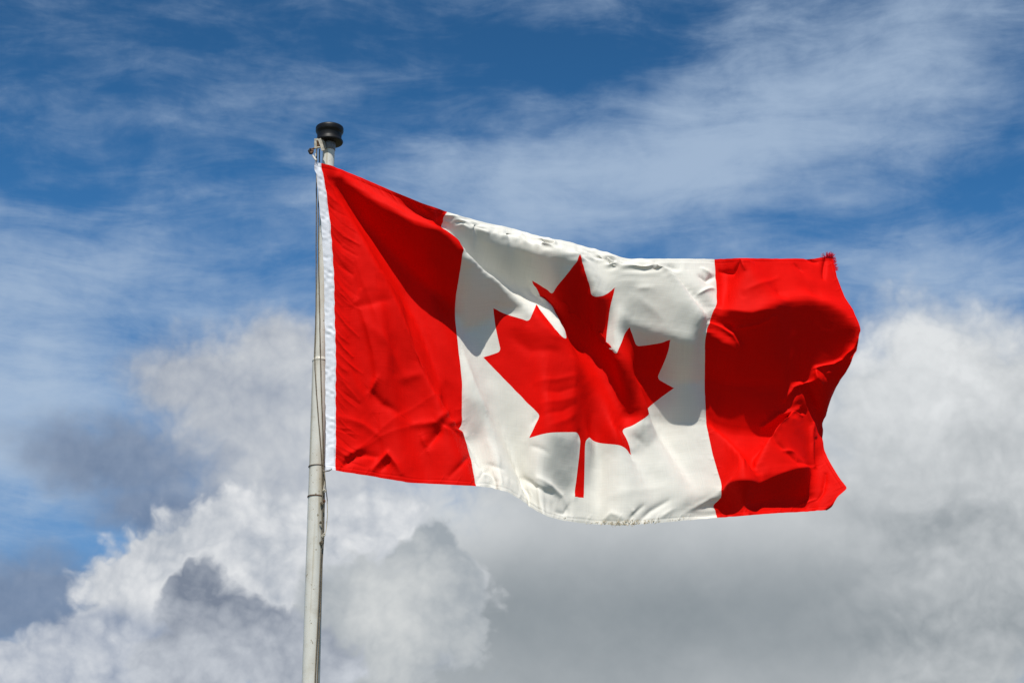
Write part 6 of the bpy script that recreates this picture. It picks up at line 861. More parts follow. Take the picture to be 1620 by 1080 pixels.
-2,1,0,-4,3,1,-6,4,-2,-3,3,0,0,0,1,3,-2,1,6,-4,1,11,-7,1,9,-10,-1,4,-14,-2,1,-6,-1,-2,1,2,-5,8,3,-5,9,-1,-3,3,0,39,20,8,1,-1,0,0,2,0,2,1,-1,-1,-1,1,
-1,1,-1,-1,1,0,0,1,1,0,1,1,-1,0,0,1,-1,0,0,2,-1,2,1,-1,3,-6,0,3,-8,-2,1,-2,-2,1,0,1,0,0,-1,0,-1,0,0,1,0,0,0,0,-1,1,0,1,0,0,-1,1,0,0,0,0,
-1,-1,0,-1,0,0,0,-4,-1,0,-7,0,0,-2,-1,-1,1,-2,0,-1,0,0,1,0,0,-1,0,1,-3,-1,0,-2,-2,0,-2,0,-1,5,5,-4,20,5,-6,12,1,-2,3,-2,1,1,0,0,0,0,-1,0,-1,0,1,0,
0,0,1,0,0,-1,-2,-1,1,-1,0,0,0,0,0,-2,2,0,-1,2,-1,-5,4,-1,-7,4,-2,1,0,0,13,-7,1,12,-11,1,5,-10,0,3,-9,0,1,-7,0,-1,-11,-1,-3,-4,2,-3,6,2,-2,7,2,-5,12,0,
38,18,13,1,2,-2,2,0,-1,-1,0,0,0,1,-2,0,0,0,-1,1,0,-1,1,-1,0,1,0,0,2,-1,0,2,-1,0,1,-1,0,1,-1,3,-3,2,5,-10,1,2,-6,-2,1,-2,-3,1,-1,0,0,0,0,0,1,-1,
-1,0,1,0,0,0,-1,1,0,1,1,1,-1,1,0,-1,1,1,-1,0,1,-1,-2,0,-1,-4,0,0,3,1,-1,3,2,0,-1,0,0,-1,1,1,-3,-2,1,-2,-2,1,-3,-1,0,-3,-2,0,-2,0,1,3,3,-5,16,4,
-5,12,0,-2,2,-1,0,0,0,1,0,0,0,0,0,0,0,-1,-2,0,1,0,0,-1,0,0,0,-2,0,0,0,0,-1,-1,2,0,-1,3,-1,-1,0,-2,7,-7,1,7,-10,0,3,-7,0,2,-7,0,2,-6,0,0,-5,0,
-2,-5,0,-3,-5,-1,-3,-2,-1,-4,0,-1,-6,5,-3,39,17,14,0,2,-1,0,1,-1,1,1,-1,0,0,-1,-1,0,0,0,0,-1,1,1,-1,-1,1,-1,-1,2,-1,-1,3,-2,0,2,-2,0,2,-1,2,-1,0,4,-6,2,
4,-10,-1,2,-6,-2,1,-3,-1,1,-1,-1,-1,0,1,-1,0,-1,0,1,0,1,0,1,-1,1,0,0,3,2,0,-1,0,-1,-1,1,-2,-1,2,-2,2,2,-4,9,3,-1,2,3,0,0,1,0,-1,-1,0,-1,0,1,-2,0,
1,-1,-1,0,0,0,1,-1,-1,1,-3,-2,3,-1,0,-4,9,3,-6,9,0,-1,3,-1,1,-1,0,1,-1,-1,1,-2,1,0,-1,-1,0,0,0,-2,-1,-1,0,1,-1,0,1,0,0,0,-1,3,-4,0,4,-6,0,3,-6,0,
1,-5,0,0,-5,0,1,-4,-1,1,-4,-1,1,-1,-1,-1,-2,-2,-4,-2,0,-5,-4,-2,-5,-4,-1,-10,-6,0,38,18,14,1,2,-2,1,0,-1,0,0,-1,-1,0,1,0,1,-2,1,0,0,-1,1,0,1,0,-1,0,2,-1,
-2,2,-2,0,2,-2,0,3,-2,0,1,-1,1,-1,-1,5,-7,2,5,-13,-2,1,-8,-3,0,-1,-2,0,1,1,0,0,0,0,-1,0,-1,-1,0,1,-2,0,0,-1,1,-1,-1,0,-1,-4,1,-1,0,3,-3,11,4,-3,11,5,
-2,5,3,-2,2,3,-1,1,1,0,0,0,-1,1,1,-1,1,1,-1,1,1,-1,1,0,1,0,0,3,-2,-3,4,-4,-2,-2,3,1,-5,7,-1,0,2,-2,1,-1,0,2,-3,-1,2,-4,0,1,-5,0,2,-2,-1,-1,0,-1,
0,0,0,3,-6,-1,3,-7,0,1,-5,1,-1,-3,0,0,-3,-1,0,-2,-1,2,-1,-1,3,-1,-1,1,0,-2,-3,2,0,-3,2,-2,-4,0,-1,-4,-1,-2,-3,-3,-1,39,22,8,0,-1,2,0,0,0,0,1,0,0,0,0,
-1,0,0,0,0,0,1,0,0,0,0,-1,0,0,-1,0,1,-2,0,2,-2,2,1,-3,0,2,-4,0,1,-1,2,-4,-2,3,-8,1,3,-8,-1,3,-6,-2,-3,-3,-1,0,1,0,0,1,1,0,-4,-2,-2,-10,-2,-4,-9,0,
-3,-6,1,4,7,2,2,10,3,1,13,5,-2,7,6,-4,4,4,-2,4,3,-3,4,3,-3,4,2,-4,3,2,-4,3,3,-4,1,1,-4,1,3,-2,1,1,5,-1,-2,7,-2,-4,5,-3,-3,5,-3,-1,-8,6,0,-1,3,-3,
2,-1,-1,3,-5,-1,4,-4,-1,1,-5,1,2,-6,0,3,-7,-2,1,-6,1,1,-5,1,0,-3,-1,1,-1,-1,-1,-1,-1,1,-1,-2,1,-1,0,3,-1,0,5,-1,-2,-6,3,-1,-5,4,-1,-3,6,-2,-1,-2,1,0,6,2,
40,24,4,0,-3,2,-2,2,1,0,0,2,0,1,0,-3,0,2,2,1,0,0,-1,-1,0,0,0,1,-1,0,-1,-1,0,3,1,-4,2,1,-5,3,0,-5,-4,1,-4,0,1,-4,1,-4,0,5,-10,0,4,-10,-3,-4,-7,0,
2,1,3,0,2,1,-1,-1,0,1,-6,-2,-7,-13,0,-1,-2,0,2,3,0,2,6,2,2,12,7,1,5,0,-2,8,7,-5,9,10,-5,6,4,-9,5,5,-5,4,3,-6,2,0,-9,1,2,-7,-1,4,-3,-1,2,9,1,-3,
7,0,-3,-4,-6,7,1,8,-9,16,-5,-5,12,-8,-2,-3,3,-6,-7,6,-2,2,-1,-1,0,-1,1,4,-8,1,7,-12,2,2,-10,1,1,-6,-1,1,-1,-1,0,-1,-2,0,-1,-1,0,0,-2,1,-2,-1,6,-3,1,11,-5,0,
-15,2,-3,-10,0,1,1,6,-2,-2,23,-2,-18,24,10
]).reshape(129, 65, 3)
GRID = np.cumsum(np.cumsum(FLAG, axis=0), axis=1) * 0.0005 + np.array([-0.901749, 10.082935, 6.147536])
NU, NV = GRID.shape[:2]
U0, U1 = -0.03229166666666667, 2.0                      # along the fly in flag heights; the heading lies at u < 0

def cubic(f):
    return (((-0.5 * f + 1.0) * f - 0.5) * f, ((1.5 * f - 2.5) * f) * f + 1.0, ((-1.5 * f + 2.0) * f + 0.5) * f, ((0.5 * f - 0.5) * f) * f)

PADG = np.empty((NU + 2, NV + 2, 3))
PADG[1:-1, 1:-1] = GRID
PADG[0, 1:-1] = 2 * GRID[0] - GRID[1]; PADG[-1, 1:-1] = 2 * GRID[-1] - GRID[-2]
PADG[:, 0] = 2 * PADG[:, 1] - PADG[:, 2]; PADG[:, -1] = 2 * PADG[:, -2] - PADG[:, -3]

def base_pos(u, v):
    fu = np.clip((u - U0) / (U1 - U0), 0, 1) * (NU - 1); fv = np.clip(v, 0, 1) * (NV - 1)
    i = np.minimum(fu.astype(int), NU - 2); j = np.minimum(fv.astype(int), NV - 2)
    wu, wv = cubic(fu - i), cubic(fv - j)
    out = 0
    for a in range(4):
        for b in range(4):
            out = out + (wu[a] * wv[b])[:, None] * PADG[i + a, j + b]
    return out

def normals_of(fn, u, v, e=0.002):
    du = fn(np.minimum(u + e, U1), v) - fn(np.maximum(u - e, U0), v)
    dv = fn(u, np.minimum(v + e, 1)) - fn(u, np.maximum(v - e, 0))
    n = np.cross(dv, du)
    n /= np.linalg.norm(n, axis=1, keepdims=True) + 1e-12
    return n                                             # towards the camera side

# creases in the cloth: points (along the fly, down the hoist), height in mm, width on either side
CREASES = [
    ([(0.317, 0.345), (0.289, 0.591), (0.307, 0.745)], -13.5, 0.0620, 0.0508),
    ([(0.155, 0.421), (0.178, 0.617), (0.155, 0.774)], 12, 0.0395, 0.0508),
    ([(0.418, 0.495), (0.435, 0.597), (0.353, 0.764)], 9, 0.0395, 0.0451),
    ([(0.031, 0.619), (0.064, 0.720), (0.119, 0.795)], 7.5, 0.0282, 0.0395),
    ([(0.062, 0.144), (0.163, 0.357), (0.331, 0.411)], 6, 0.0395, 0.0338),
    ([(0.083, 0.455), (0.111, 0.532), (0.134, 0.621), (0.144, 0.698)], 10.5, 0.0254, 0.0197),
    ([(0.111, 0.526), (0.180, 0.587), (0.247, 0.675)], 6, 0.0282, 0.0338),
    ([(0.144, 0.698), (0.119, 0.740)], 12, 0.0197, 0.0169),
    ([(0.119, 0.732), (0.161, 0.774), (0.216, 0.789)], -12, 0.0226, 0.0282),
    ([(0.150, 0.803), (0.163, 0.871), (0.168, 0.919)], 7.5, 0.0254, 0.0226),
    ([(0.266, 0.813), (0.352, 0.801), (0.448, 0.703)], 10.5, 0.0226, 0.0197),
    ([(0.321, 0.878), (0.346, 0.847), (0.379, 0.808), (0.437, 0.808)], -19.5, 0.0226, 0.0197),
    ([(0.372, 0.818), (0.486, 0.729)], 12, 0.0226, 0.0197),
    ([(0.304, 0.845), (0.321, 0.890)], 10.5, 0.0226, 0.0169),
    ([(0.379, 0.816), (0.525, 0.781)], 13.5, 0.0197, 0.0226),
    ([(0.001, 0.955), (0.031, 0.978), (0.067, 0.947), (0.107, 0.933), (0.144, 0.935)], -12, 0.0169, 0.0169),
    ([(0.030, 0.951), (0.083, 0.916)], 9, 0.0197, 0.0169),
    ([(0.131, 0.977), (0.157, 0.945), (0.182, 0.924), (0.214, 0.954), (0.230, 0.976)], 13.5, 0.0141, 0.0169),
    ([(0.163, 0.972), (0.192, 0.943)], -9, 0.0141, 0.0141),
    ([(0.404, 0.972), (0.439, 0.932), (0.488, 0.871)], -7.5, 0.0141, 0.0169),
    ([(0.019, 0.825), (0.096, 0.842), (0.150, 0.871)], 6, 0.0169, 0.0197),
    ([(0.077, 0.296), (0.105, 0.411), (0.081, 0.454)], 6, 0.0282, 0.0226),
    ([(0.245, 0.522), (0.289, 0.611), (0.315, 0.645)], -6, 0.0338, 0.0282),
    ([(0.223, 0.682), (0.300, 0.648)], 6, 0.0254, 0.0226),
    ([(0.070, 0.469), (0.136, 0.464), (0.193, 0.441)], -6, 0.0254, 0.0197),
    ([(0.520, 0.500), (0.544, 0.595), (0.583, 0.704)], 6, 0.0282, 0.0169),
    ([(0.592, 0.707), (0.593, 0.817), (0.622, 0.890)], 3.6, 0.0197, 0.0226),
    ([(0.516, 0.971), (0.530, 0.956), (0.580, 0.914)], -6, 0.0141, 0.0141),
    ([(0.581, 0.893), (0.611, 0.911), (0.635, 0.915)], -6, 0.0113, 0.0141),
    ([(0.830, 0.888), (0.877, 0.896), (0.932, 0.919), (0.956, 0.951)], 12, 0.0169, 0.0169),
    ([(0.763, 0.889), (0.811, 0.913), (0.882, 0.919)], -10.8, 0.0169, 0.0169),
    ([(0.809, 0.907), (0.865, 0.910)], 7.2, 0.0169, 0.0141),
    ([(0.903, 0.976), (0.943, 0.973), (0.962, 0.946)], -7.2, 0.0141, 0.0141),
    ([(0.795, 0.782), (0.838, 0.794), (0.855, 0.801)], -4.8, 0.0141, 0.0169),
    ([(0.802, 0.578), (0.867, 0.563), (0.925, 0.544)], 3.6, 0.0169, 0.0169),
    ([(0.833, 0.608), (0.886, 0.603), (0.939, 0.581)], -3.6, 0.0169, 0.0169),
    ([(0.827, 0.647), (0.890, 0.632), (0.942, 0.614)], 3.6, 0.0197, 0.0169),
    ([(0.837, 0.683), (0.906, 0.663), (0.946, 0.638)], -3.6, 0.0169, 0.0169),
    ([(0.861, 0.717), (0.920, 0.691), (0.952, 0.668)], 3.6, 0.0169, 0.0169),
    ([(0.906, 0.469), (0.931, 0.556), (0.948, 0.678)], 3.6, 0.0197, 0.0254),
    ([(0.703, 0.442), (0.766, 0.480), (0.849, 0.473)], -4.8, 0.0254, 0.0254),
    ([(0.787, 0.712), (0.807, 0.682)], -4.8, 0.0169, 0.0169),
    ([(1.092, 0.985), (1.122, 0.965), (1.160, 0.976)], 6, 0.0141, 0.0141),
    ([(1.180, 0.992), (1.197, 0.965), (1.230, 0.941)], -8.4, 0.0141, 0.0141),
    ([(1.220, 0.990), (1.260, 0.958), (1.318, 0.928)], -9.6, 0.0169, 0.0169),
    ([(1.191, 0.965), (1.203, 0.953)], 7.2, 0.0141, 0.0141),
    ([(1.297, 0.982), (1.334, 0.960)], 6, 0.0141, 0.0169),
    ([(1.377, 0.975), (1.451, 0.938), (1.489, 0.895)], 6, 0.0197, 0.0197),
    ([(1.102, 0.915), (1.188, 0.892), (1.305, 0.873)], 3, 0.0282, 0.0282),
    ([(1.225, 0.696), (1.258, 0.728)], -4.8, 0.0169, 0.0169),
    ([(1.242, 0.641), (1.261, 0.718)], -2.4, 0.0085, 0.0113),
    ([(1.097, 0.083), (1.171, 0.049), (1.216, 0.086)], 3.6, 0.0226, 0.0226),
    ([(1.222, 0.181), (1.259, 0.180)], 4.8, 0.0197, 0.0169),
    ([(1.220, 0.211), (1.288, 0.256), (1.335, 0.292)], 3.6, 0.0226, 0.0282),
    ([(1.322, 0.029), (1.356, 0.046)], -7.2, 0.0141, 0.0141),
    ([(1.441, 0.081), (1.463, 0.094), (1.494, 0.071)], -12.8, 0.0113, 0.0094),
    ([(1.450, 0.042), (1.478, 0.065)], 9.6, 0.0094, 0.0094),
    ([(1.433, 0.149), (1.486, 0.117)], 9.6, 0.0094, 0.0113),
    ([(1.279, 0.018), (1.268, 0.110)], -7.2, 0.0113, 0.0113),
    ([(1.520, 0.043), (1.570, 0.053), (1.606, 0.020)], -12.8, 0.0113, 0.0113),
    ([(1.612, 0.011), (1.623, 0.052)], 9.6, 0.0094, 0.0094),
    ([(1.618, 0.134), (1.663, 0.120), (1.757, 0.085)], 4.8, 0.0169, 0.0169),
    ([(1.837, 0.026), (1.859, 0.053)], -8, 0.0094, 0.0094),
    ([(1.887, 0.000), (1.929, 0.017)], -11.2, 0.0094, 0.0094),
    ([(1.941, 0.081), (1.968, 0.009)], -14.4, 0.0113, 0.0113),
    ([(1.508, 0.205), (1.627, 0.228), (1.675, 0.218)], 4.8, 0.0150, 0.0150),
    ([(1.589, 0.286), (1.653, 0.268), (1.703, 0.243)], 8, 0.0113, 0.0113),
    ([(1.503, 0.275), (1.542, 0.287), (1.579, 0.309), (1.601, 0.345)], 16, 0.0169, 0.0150),
    ([(1.556, 0.267), (1.579, 0.286)], -12.8, 0.0094, 0.0113),
    ([(1.700, 0.613), (1.756, 0.577), (1.829, 0.580)], 19.2, 0.0132, 0.0150),
    ([(1.784, 0.529), (1.808, 0.495), (1.839, 0.486)], 17.6, 0.0113, 0.0132),
    ([(1.827, 0.489), (1.881, 0.485), (1.905, 0.474)], 17.6, 0.0113, 0.0132),
    ([(1.907, 0.479), (1.892, 0.437)], 16, 0.0094, 0.0113),
    ([(1.891, 0.432), (1.946, 0.417), (1.974, 0.402), (1.989, 0.354), (1.999, 0.312)], 20.8, 0.0113, 0.0132),
    ([(1.842, 0.489), (1.857, 0.570), (1.934, 0.658), (1.960, 0.710)], 17.6, 0.0113, 0.0113),
    ([(1.899, 0.456), (1.924, 0.488)], 12.8, 0.0094, 0.0094),
    ([(1.876, 0.510), (1.920, 0.579)], -14.4, 0.0150, 0.0150),
    ([(1.913, 0.439), (1.944, 0.476)], -12.8, 0.0132, 0.0150),
    ([(1.770, 0.602), (1.870, 0.625)], 9.6, 0.0113, 0.0113),
    ([(1.795, 0.784), (1.835, 0.786)], 9.6, 0.0113, 0.0113),
    ([(1.713, 0.599), (1.781, 0.756), (1.834, 0.823), (1.942, 0.815)], -9.6, 0.0150, 0.0188),
    ([(1.934, 0.658), (1.949, 0.733), (1.944, 0.817)], 12.8, 0.0113, 0.0132),
    ([(1.934, 0.955), (1.941, 0.902), (1.967, 0.853)], -9.6, 0.0094, 0.0094),
    ([(1.858, 0.974), (1.925, 0.953)], 4.8, 0.0094, 0.0094),
    ([(1.496, 0.882), (1.676, 0.884), (1.946, 0.817)], 8, 0.0169, 0.0113),
]
rng = random.Random(5)
for k in range(64):                                      # short gathers running off the heading
    v0 = (k + rng.uniform(0.1, 0.9)) / 64 * 0.97
    L = rng.uniform(0.04, 0.13) * (0.6 if v0 < 0.1 else 1)
    a = rng.uniform(0.75, 1.15) if v0 < 0.82 else rng.uniform(0.1, 0.9)
    p0 = (rng.uniform(-0.002, 0.004), v0)
    p1 = (p0[0] + L * 0.5 * math.cos(a), v0 + L * 0.5 * math.sin(a))
    p2 = (p1[0] + L * 0.5 * math.cos(a - 0.25), p1[1] + L * 0.5 * math.sin(a - 0.25))
    CREASES.append(([p0, p1, p2], rng.uniform(1.2, 3.4) * (1 if rng.random() < 0.75 else -1), rng.uniform(0.005, 0.009), rng.uniform(0.006, 0.011)))
for k in range(26):                                      # drag lines under the top edge by the heading
    u0 = rng.uniform(0.02, 0.48); L = rng.uniform(0.03, 0.06)
    CREASES.append(([(u0, 0.004), (u0 + L * 0.6, 0.004 + L * 0.5)], rng.uniform(0.6, 1.6), 0.006, 0.007))
for k in range(70):                                      # small puckers along the hems
    s = rng.random(); L = rng.uniform(0.012, 0.035); h = rng.uniform(0.5, 1.4)
    if s < 0.6:
        u0 = rng.uniform(0.0, 1.98); CREASES.append(([(u0, 0.998), (u0 + L * 0.5, 0.998 - L)], h, 0.004, 0.005))
    elif s < 0.8:
        u0 = rng.uniform(1.12, 1.98); CREASES.append(([(u0, 0.002), (u0 + L * 0.5, 0.002 + L)], h * 0.7, 0.004, 0.005))
    else:
        v0 = rng.uniform(0.02, 0.95); CREASES.append(([(1.998, v0), (1.998 - L, v0 + L * 0.4)], h, 0.004, 0.005))
for s_ in (0.5, 1.5):                                    # the sewn joints pull the cloth in here and there
    for k in range(34):
        v0 = rng.random(); L = rng.uniform(0.012, 0.03); d_ = rng.choice((-1, 1))
        CREASES.append(([(s_, v0), (s_ + d_ * L, v0 + rng.uniform(-0.4, 0.6) * L)], rng.uniform(0.4, 1.2), 0.004, 0.005))
for v0, u1, v1, h in ((0.03, 0.20, 0.66, 1.8), (0.02, 0.12, 0.52, 1.5), (0.97, 0.30, 0.80, 1.8), (0.98, 0.42, 0.66, 1.6)):
    CREASES.append(([(0.012, v0), (u1 * 0.5, v0 + (v1 - v0) * 0.55), (u1, v1)], h, 0.010, 0.014))   # long pulls from the two tied corners
RIPPLES = [(rng.uniform(0, 6.28), rng.uniform(18, 120), rng.uniform(0, 6.28)) for _ in range(36)]
QUILT = [(rng.uniform(0.2, 2.9), rng.uniform(120, 420), rng.uniform(0, 6.28)) for _ in range(14)]

def crease(u, v, pts, h, wl, wr):
    """a soft-topped ridge (or, below zero, a valley) that dies out at both ends"""
    q = np.array(pts, float)
    m = 6 * max(wl, wr)
    sel = np.flatnonzero((u > q[:, 0].min() - m) & (u < q[:, 0].max() + m) & (v > q[:, 1].min() - m) & (v < q[:, 1].max() + m))
    if not len(sel): return None, None
    x, y = u[sel], v[sel]
    seg = np.hypot(*np.diff(q, axis=0).T) + 1e-9
    tot = seg.sum(); s0 = 0.0
    bd = np.full(len(sel), 9.0); bs = np.zeros(len(sel)); bo = np.zeros(len(sel)); side = np.ones(len(sel))
    for k in range(len(q) - 1):
        d = (q[k + 1] - q[k]) / seg[k]
        t = np.clip((x - q[k, 0]) * d[0] + (y - q[k, 1]) * d[1], 0, seg[k])
        ex, ey = x - q[k, 0] - d[0] * t, y - q[k, 1] - d[1] * t
        dist = np.hypot(ex, ey)
        c = dist < bd
        bd[c] = dist[c]; bs[c] = (s0 + t)[c]; side[c] = (d[0] * ey - d[1] * ex)[c]
        s0 += seg[k]
    w = np.where(side > 0, wr, wl)
    r = bd / w
    prof = 1.0 / (1.0 + 1.6 * r * r) ** 1.5 - 0.004
    t = bs / tot
    end = np.sqrt(np.clip(np.minimum((t + 0.12) / 0.45, (1.12 - t) / 0.45), 0, 1))
    fade = np.clip((5.8 - r) / 2.5, 0, 1)
    return sel, h * 0.001 * prof * end * fade

def soft(x, a, b):
    t = np.clip((x - a) / (b - a), 0, 1)
    return t * t * (3 - 2 * t)

def relief(u, v):
    z = np.zeros_like(u)
    for pts, h, wl, wr in CREASES:
        sel, dz = crease(u, v, pts, h, wl, wr)
        if sel is not None: z[sel] += dz
    for a, f, p in RIPPLES:
        z += 0.010 / f * np.sin((math.cos(a) * u + math.sin(a) * v) * f + p + 0.8 * np.sin(3.1 * u + 2.3 * v + p))
    # turned hems, seams and the lock stitch pulling them in
    hem = np.minimum(np.minimum(v, 1 - v), 2.0 - u)
    z += 0.0009 * (1 - soft(hem, 0.0105, 0.0135)) - 0.0008 * np.exp(-((hem - 0.0125) / 0.0022) ** 2)
    for s in (0.5, 1.5):
        z -= 0.0009 * np.exp(-((u - s) / 0.0030) ** 2)
    # the quilted heading
    hd = 1 - soft(u, -0.004, 0.0)
    q = 0
    for a, f, p in QUILT:
        q = q + np.sin((math.cos(a) * u + math.sin(a) * v) * f + p)
    z += hd * (0.00030 * q * (0.55 + 0.45 * np.sin(v * 23.0 + 2.0 * np.sin(v * 61.0))) + 0.0012)
    z -= 0.0014 * np.exp(-((u + 0.0015) / 0.0022) ** 2)
    return z


def cloth_pos(u, v):
    p = base_pos(u, v)
    n = normals_of(base_pos, u, v)
    return p + n * relief(u, v)[:, None]

flag_top = empty('flag', Vector(GRID[0, 0].tolist()))
tag(flag_top, 'large red and white maple leaf flag flying from the cream pole', 'flag')

def cloth_grid(name, ua, ub, nu, nv, mat):
    u, v = np.meshgrid(np.linspace(ua, ub, nu), np.linspace(0, 1, nv), indexing='ij')
    k = np.arange(nu * nv).reshape(nu, nv)
    q = np.stack([k[:-1, :-1], k[:-1, 1:], k[1:, 1:], k[1:, :-1]], -1).reshape(-1, 4)
    u, v = u.ravel(), v.ravel()
    return mesh_np(name, cloth_pos(u, v), q, mat, flag_top, np.stack([u, v], -1), normals_of(cloth_pos, u, v, 0.0012))

heading = cloth_grid('heading', U0, 0.0, 16, 420, M_head)
band1 = cloth_grid('red_band', 0.0, 0.5, 200, 400, M_red)
band2 = cloth_grid('red_band', 1.5, 2.0, 200, 400, M_red)

def arc(p, q, r, n=6):
    """short rounded corner of the leaf from p to q, bulging to the left of the walk"""
    p, q = np.array(p, float), np.array(q, float)
    d = q - p; L = np.hypot(*d)
    h = math.sqrt(max(r * r - L * L / 4, 0))
    best = None
    nrm = np.array([-d[1], d[0]]) / L
    c = (p + q) / 2 + nrm * h                            # sweep flag 1 in y-down drawing units
    a0 = math.atan2(*(p - c)[::-1]); a1 = math.atan2(*(q - c)[::-1])
    while a1 < a0: a1 += 2 * math.pi
    return [c + r * np.array([math.cos(a0 + (a1 - a0) * t), math.sin(a0 + (a1 - a0) * t)]) for t in np.linspace(0, 1, n)]

def leaf_outline():
    steps = [('l', -45, -863), ('a', 95, 111, -98), ('l', 859, 151), ('l', -116, -320), ('a', 65, 20, -73), ('l', 941, -762),
             ('l', -212, -99), ('a', 65, -34, -79), ('l', 186, -572), ('l', -542, 115), ('a', 65, -73, -38), ('l', -105, -247),
             ('l', -423, 454), ('a', 65, -111, -57), ('l', 204, -1052), ('l', -327, 189), ('a', 65, -91, -27), ('l', -332, -652)]
    p = np.array([4890.0, 4430.0]); out = [p.copy()]
    for s in steps:
        if s[0] == 'l':
            q = p + np.array(s[1:], float); n = max(1, int(np.hypot(*s[1:]) / 22))
            out += [p + (q - p) * t for t in np.linspace(0, 1, n + 1)[1:]]
        else:
            q = p + np.array(s[2:], float)
            out += arc(p, q, s[1])[1:]
        p = q
    right = np.array(out)
    left = right[::-1][1:].copy(); left[:, 0] = 9600 - left[:, 0]
    base = [np.array([4710 + 180 * t, 4430.0]) for t in np.linspace(0, 1, 9)[1:-1]]
    return np.concatenate([right, left, np.array(base)]) / 4800.0

LEAF = leaf_outline()

def inside(poly, x, y):
    c = np.zeros(len(x), bool)
    for k in range(len(poly)):
        (x0, y0), (x1, y1) = poly[k - 1], poly[k]
        if y0 == y1: continue
        m = (y0 > y) != (y1 > y)
        c ^= m & (x < (x1 - x0) * (y - y0) / (y1 - y0) + x0)
    return c

def build_panel():
    nu, nv = 210, 210
    u, v = np.meshgrid(np.linspace(0.5, 1.5, nu), np.linspace(0, 1, nv), indexing='ij')
    g = np.stack([u.ravel(), v.ravel()], -1)
    keep = np.ones(len(g), bool)
    for k in range(0, len(LEAF)):                         # leave a little room along the sewn outline
        keep &= np.abs(g - LEAF[k]).max(axis=1) > 0.0022
    g = g[keep]
    pts = np.concatenate([LEAF, g])
    n = len(LEAF)
    edges = [(k, (k + 1) % n) for k in range(n)]
    vo, _, fo, _, _, _ = delaunay_2d_cdt([Vector(p) for p in pts.tolist()], edges, [], 0, 1e-7)
    vo = np.array([(p[0], p[1]) for p in vo]); fo = np.array([f for f in fo if len(f) == 3])
    a, b, c = vo[fo[:, 0]], vo[fo[:, 1]], vo[fo[:, 2]]
    ar = np.abs((b - a)[:, 0] * (c - a)[:, 1] - (b - a)[:, 1] * (c - a)[:, 0])
    sg = ((b - a)[:, 0] * (c - a)[:, 1] - (b - a)[:, 1] * (c - a)[:, 0]) > 0
    fo[sg] = fo[sg][:, ::-1]
    fo = fo[ar > 1e-10]
    cen = vo[fo].mean(axis=1)
    ins = inside(LEAF, cen[:, 0], cen[:, 1])
    for name, sel, mat in (('white_panel', ~ins, M_white), ('maple_leaf', ins, M_red)):
        f = fo[sel]
        used, inv = np.unique(f.ravel(), return_inverse=True)
        uu, vv = vo[used, 0], vo[used, 1]
        mesh_np(name, cloth_pos(uu, vv), inv.reshape(-1, 3), mat, flag_top, np.stack([uu, vv], -1), normals_of(cloth_pos, uu, vv, 0.0012))
build_panel()

# threads: the frayed upper fly corner and the worn middle of the lower hem
def tuft(name, n, place, mat, seed, rad):
    s = Shape(); r = random.Random(seed)
    for _ in range(n):
        u, v, d, L = place(r)
        p = Vector(cloth_pos(np.array([u]), np.array([v]))[0].tolist())
        pts = [p]; d = Vector(d).normalized()
        for k in range(4):
            d = (d + Vector((r.uniform(-1, 1), r.uniform(-1, 1), r.uniform(-1, 1))) * 0.38).normalized()
            p = p + d * (L / 4); pts.append(p)
        s.tube(pts, [rad, rad, rad * 0.9, rad * 0.7, rad * 0.4], 4)
    return s.build(name, mat, flag_top)
def fly_corner(r):
    if r.random() < 0.6:
        return 2.0 - abs(r.gauss(0, 0.022)), r.uniform(0.0, 0.004), (r.uniform(-0.2, 0.5), r.uniform(-0.6, 0.3), 1), r.uniform(0.008, 0.034)
    return 2.0, r.uniform(0.0, 0.055), (1, r.uniform(-0.6, 0.3), r.uniform(-0.6, 0.7)), r.uniform(0.005, 0.020)
tag(tuft('frayed_threads', 220, fly_corner, M_redthread, 3, 0.0010), 'crimson threads fraying from the upper fly corner', kind='stuff')
def low_hem(r):
    u = 1.18 + r.gauss(0, 0.07)
    return u, r.uniform(0.985, 1.0), (r.uniform(-0.8, 0.8), -0.5, r.uniform(-0.9, 0.2)), r.uniform(0.008, 0.022)
tag(tuft('worn_threads', 130, low_hem, M_thread, 8, 0.0009), 'tan threads worn loose along the lower hem', kind='stuff')

# ------------------------------------------------------------------ the pole
POLE_Y = 10.215
def axis_at(py):
    knots = [(1080, 491.8), (744, 500.9), (572, 506.2), (260, 519.2), (190, 522.2)]
    for (a, xa), (b, xb) in zip(knots, knots[1:]):
        if py >= b: break
    return at(xa + (xb - xa) * (py - a) / (b - a), py, POLE_Y)
PX = 0.0028
low = [axis_at(1080), axis_at(572)]
slope = (low[1] - low[0]) / (low[1].z - low[0].z)
foot = low[0] - slope * low[0].z
joint = axis_at(572)
top_axis = (axis_at(262) - joint).normalized()
pole = empty('flagpole', foot)
tag(pole, 'weathered cream steel flagpole topped by a black spool shaped cap', 'flagpole')
r_low, r_jt, r_up = 0.0395, 0.0335, 0.0288
s = Shape()
zs = np.linspace(0, 1, 24)
s.tube([foot + (joint - foot) * t for t in zs], [0.052 + (r_jt - 0.052) * t + (0.0 if t < 1 else 0) for t in zs], 48)
s.build('lower_shaft', M_pole, pole)
s = Shape()
s.turned([(r_jt + 0.0002, -0.002), (r_jt + 0.0014, 0.0), (r_jt + 0.0012, 0.004), (r_up + 0.0025, 0.014), (r_up + 0.0008, 0.016)], joint, top_axis)
s.build('collar', M_pole, pole)
cap_base = axis_at(226)
s = Shape()
s.tube([joint + (cap_base - joint) * t for t in np.linspace(0.001, 1.02, 12)], [r_up + 0.0006 - 0.0016 * t for t in np.linspace(0, 1, 12)], 48)
s.build('upper_shaft', M_pole, pole)
u_ = 0.00305                                             # metres along the axis to a photograph pixel here
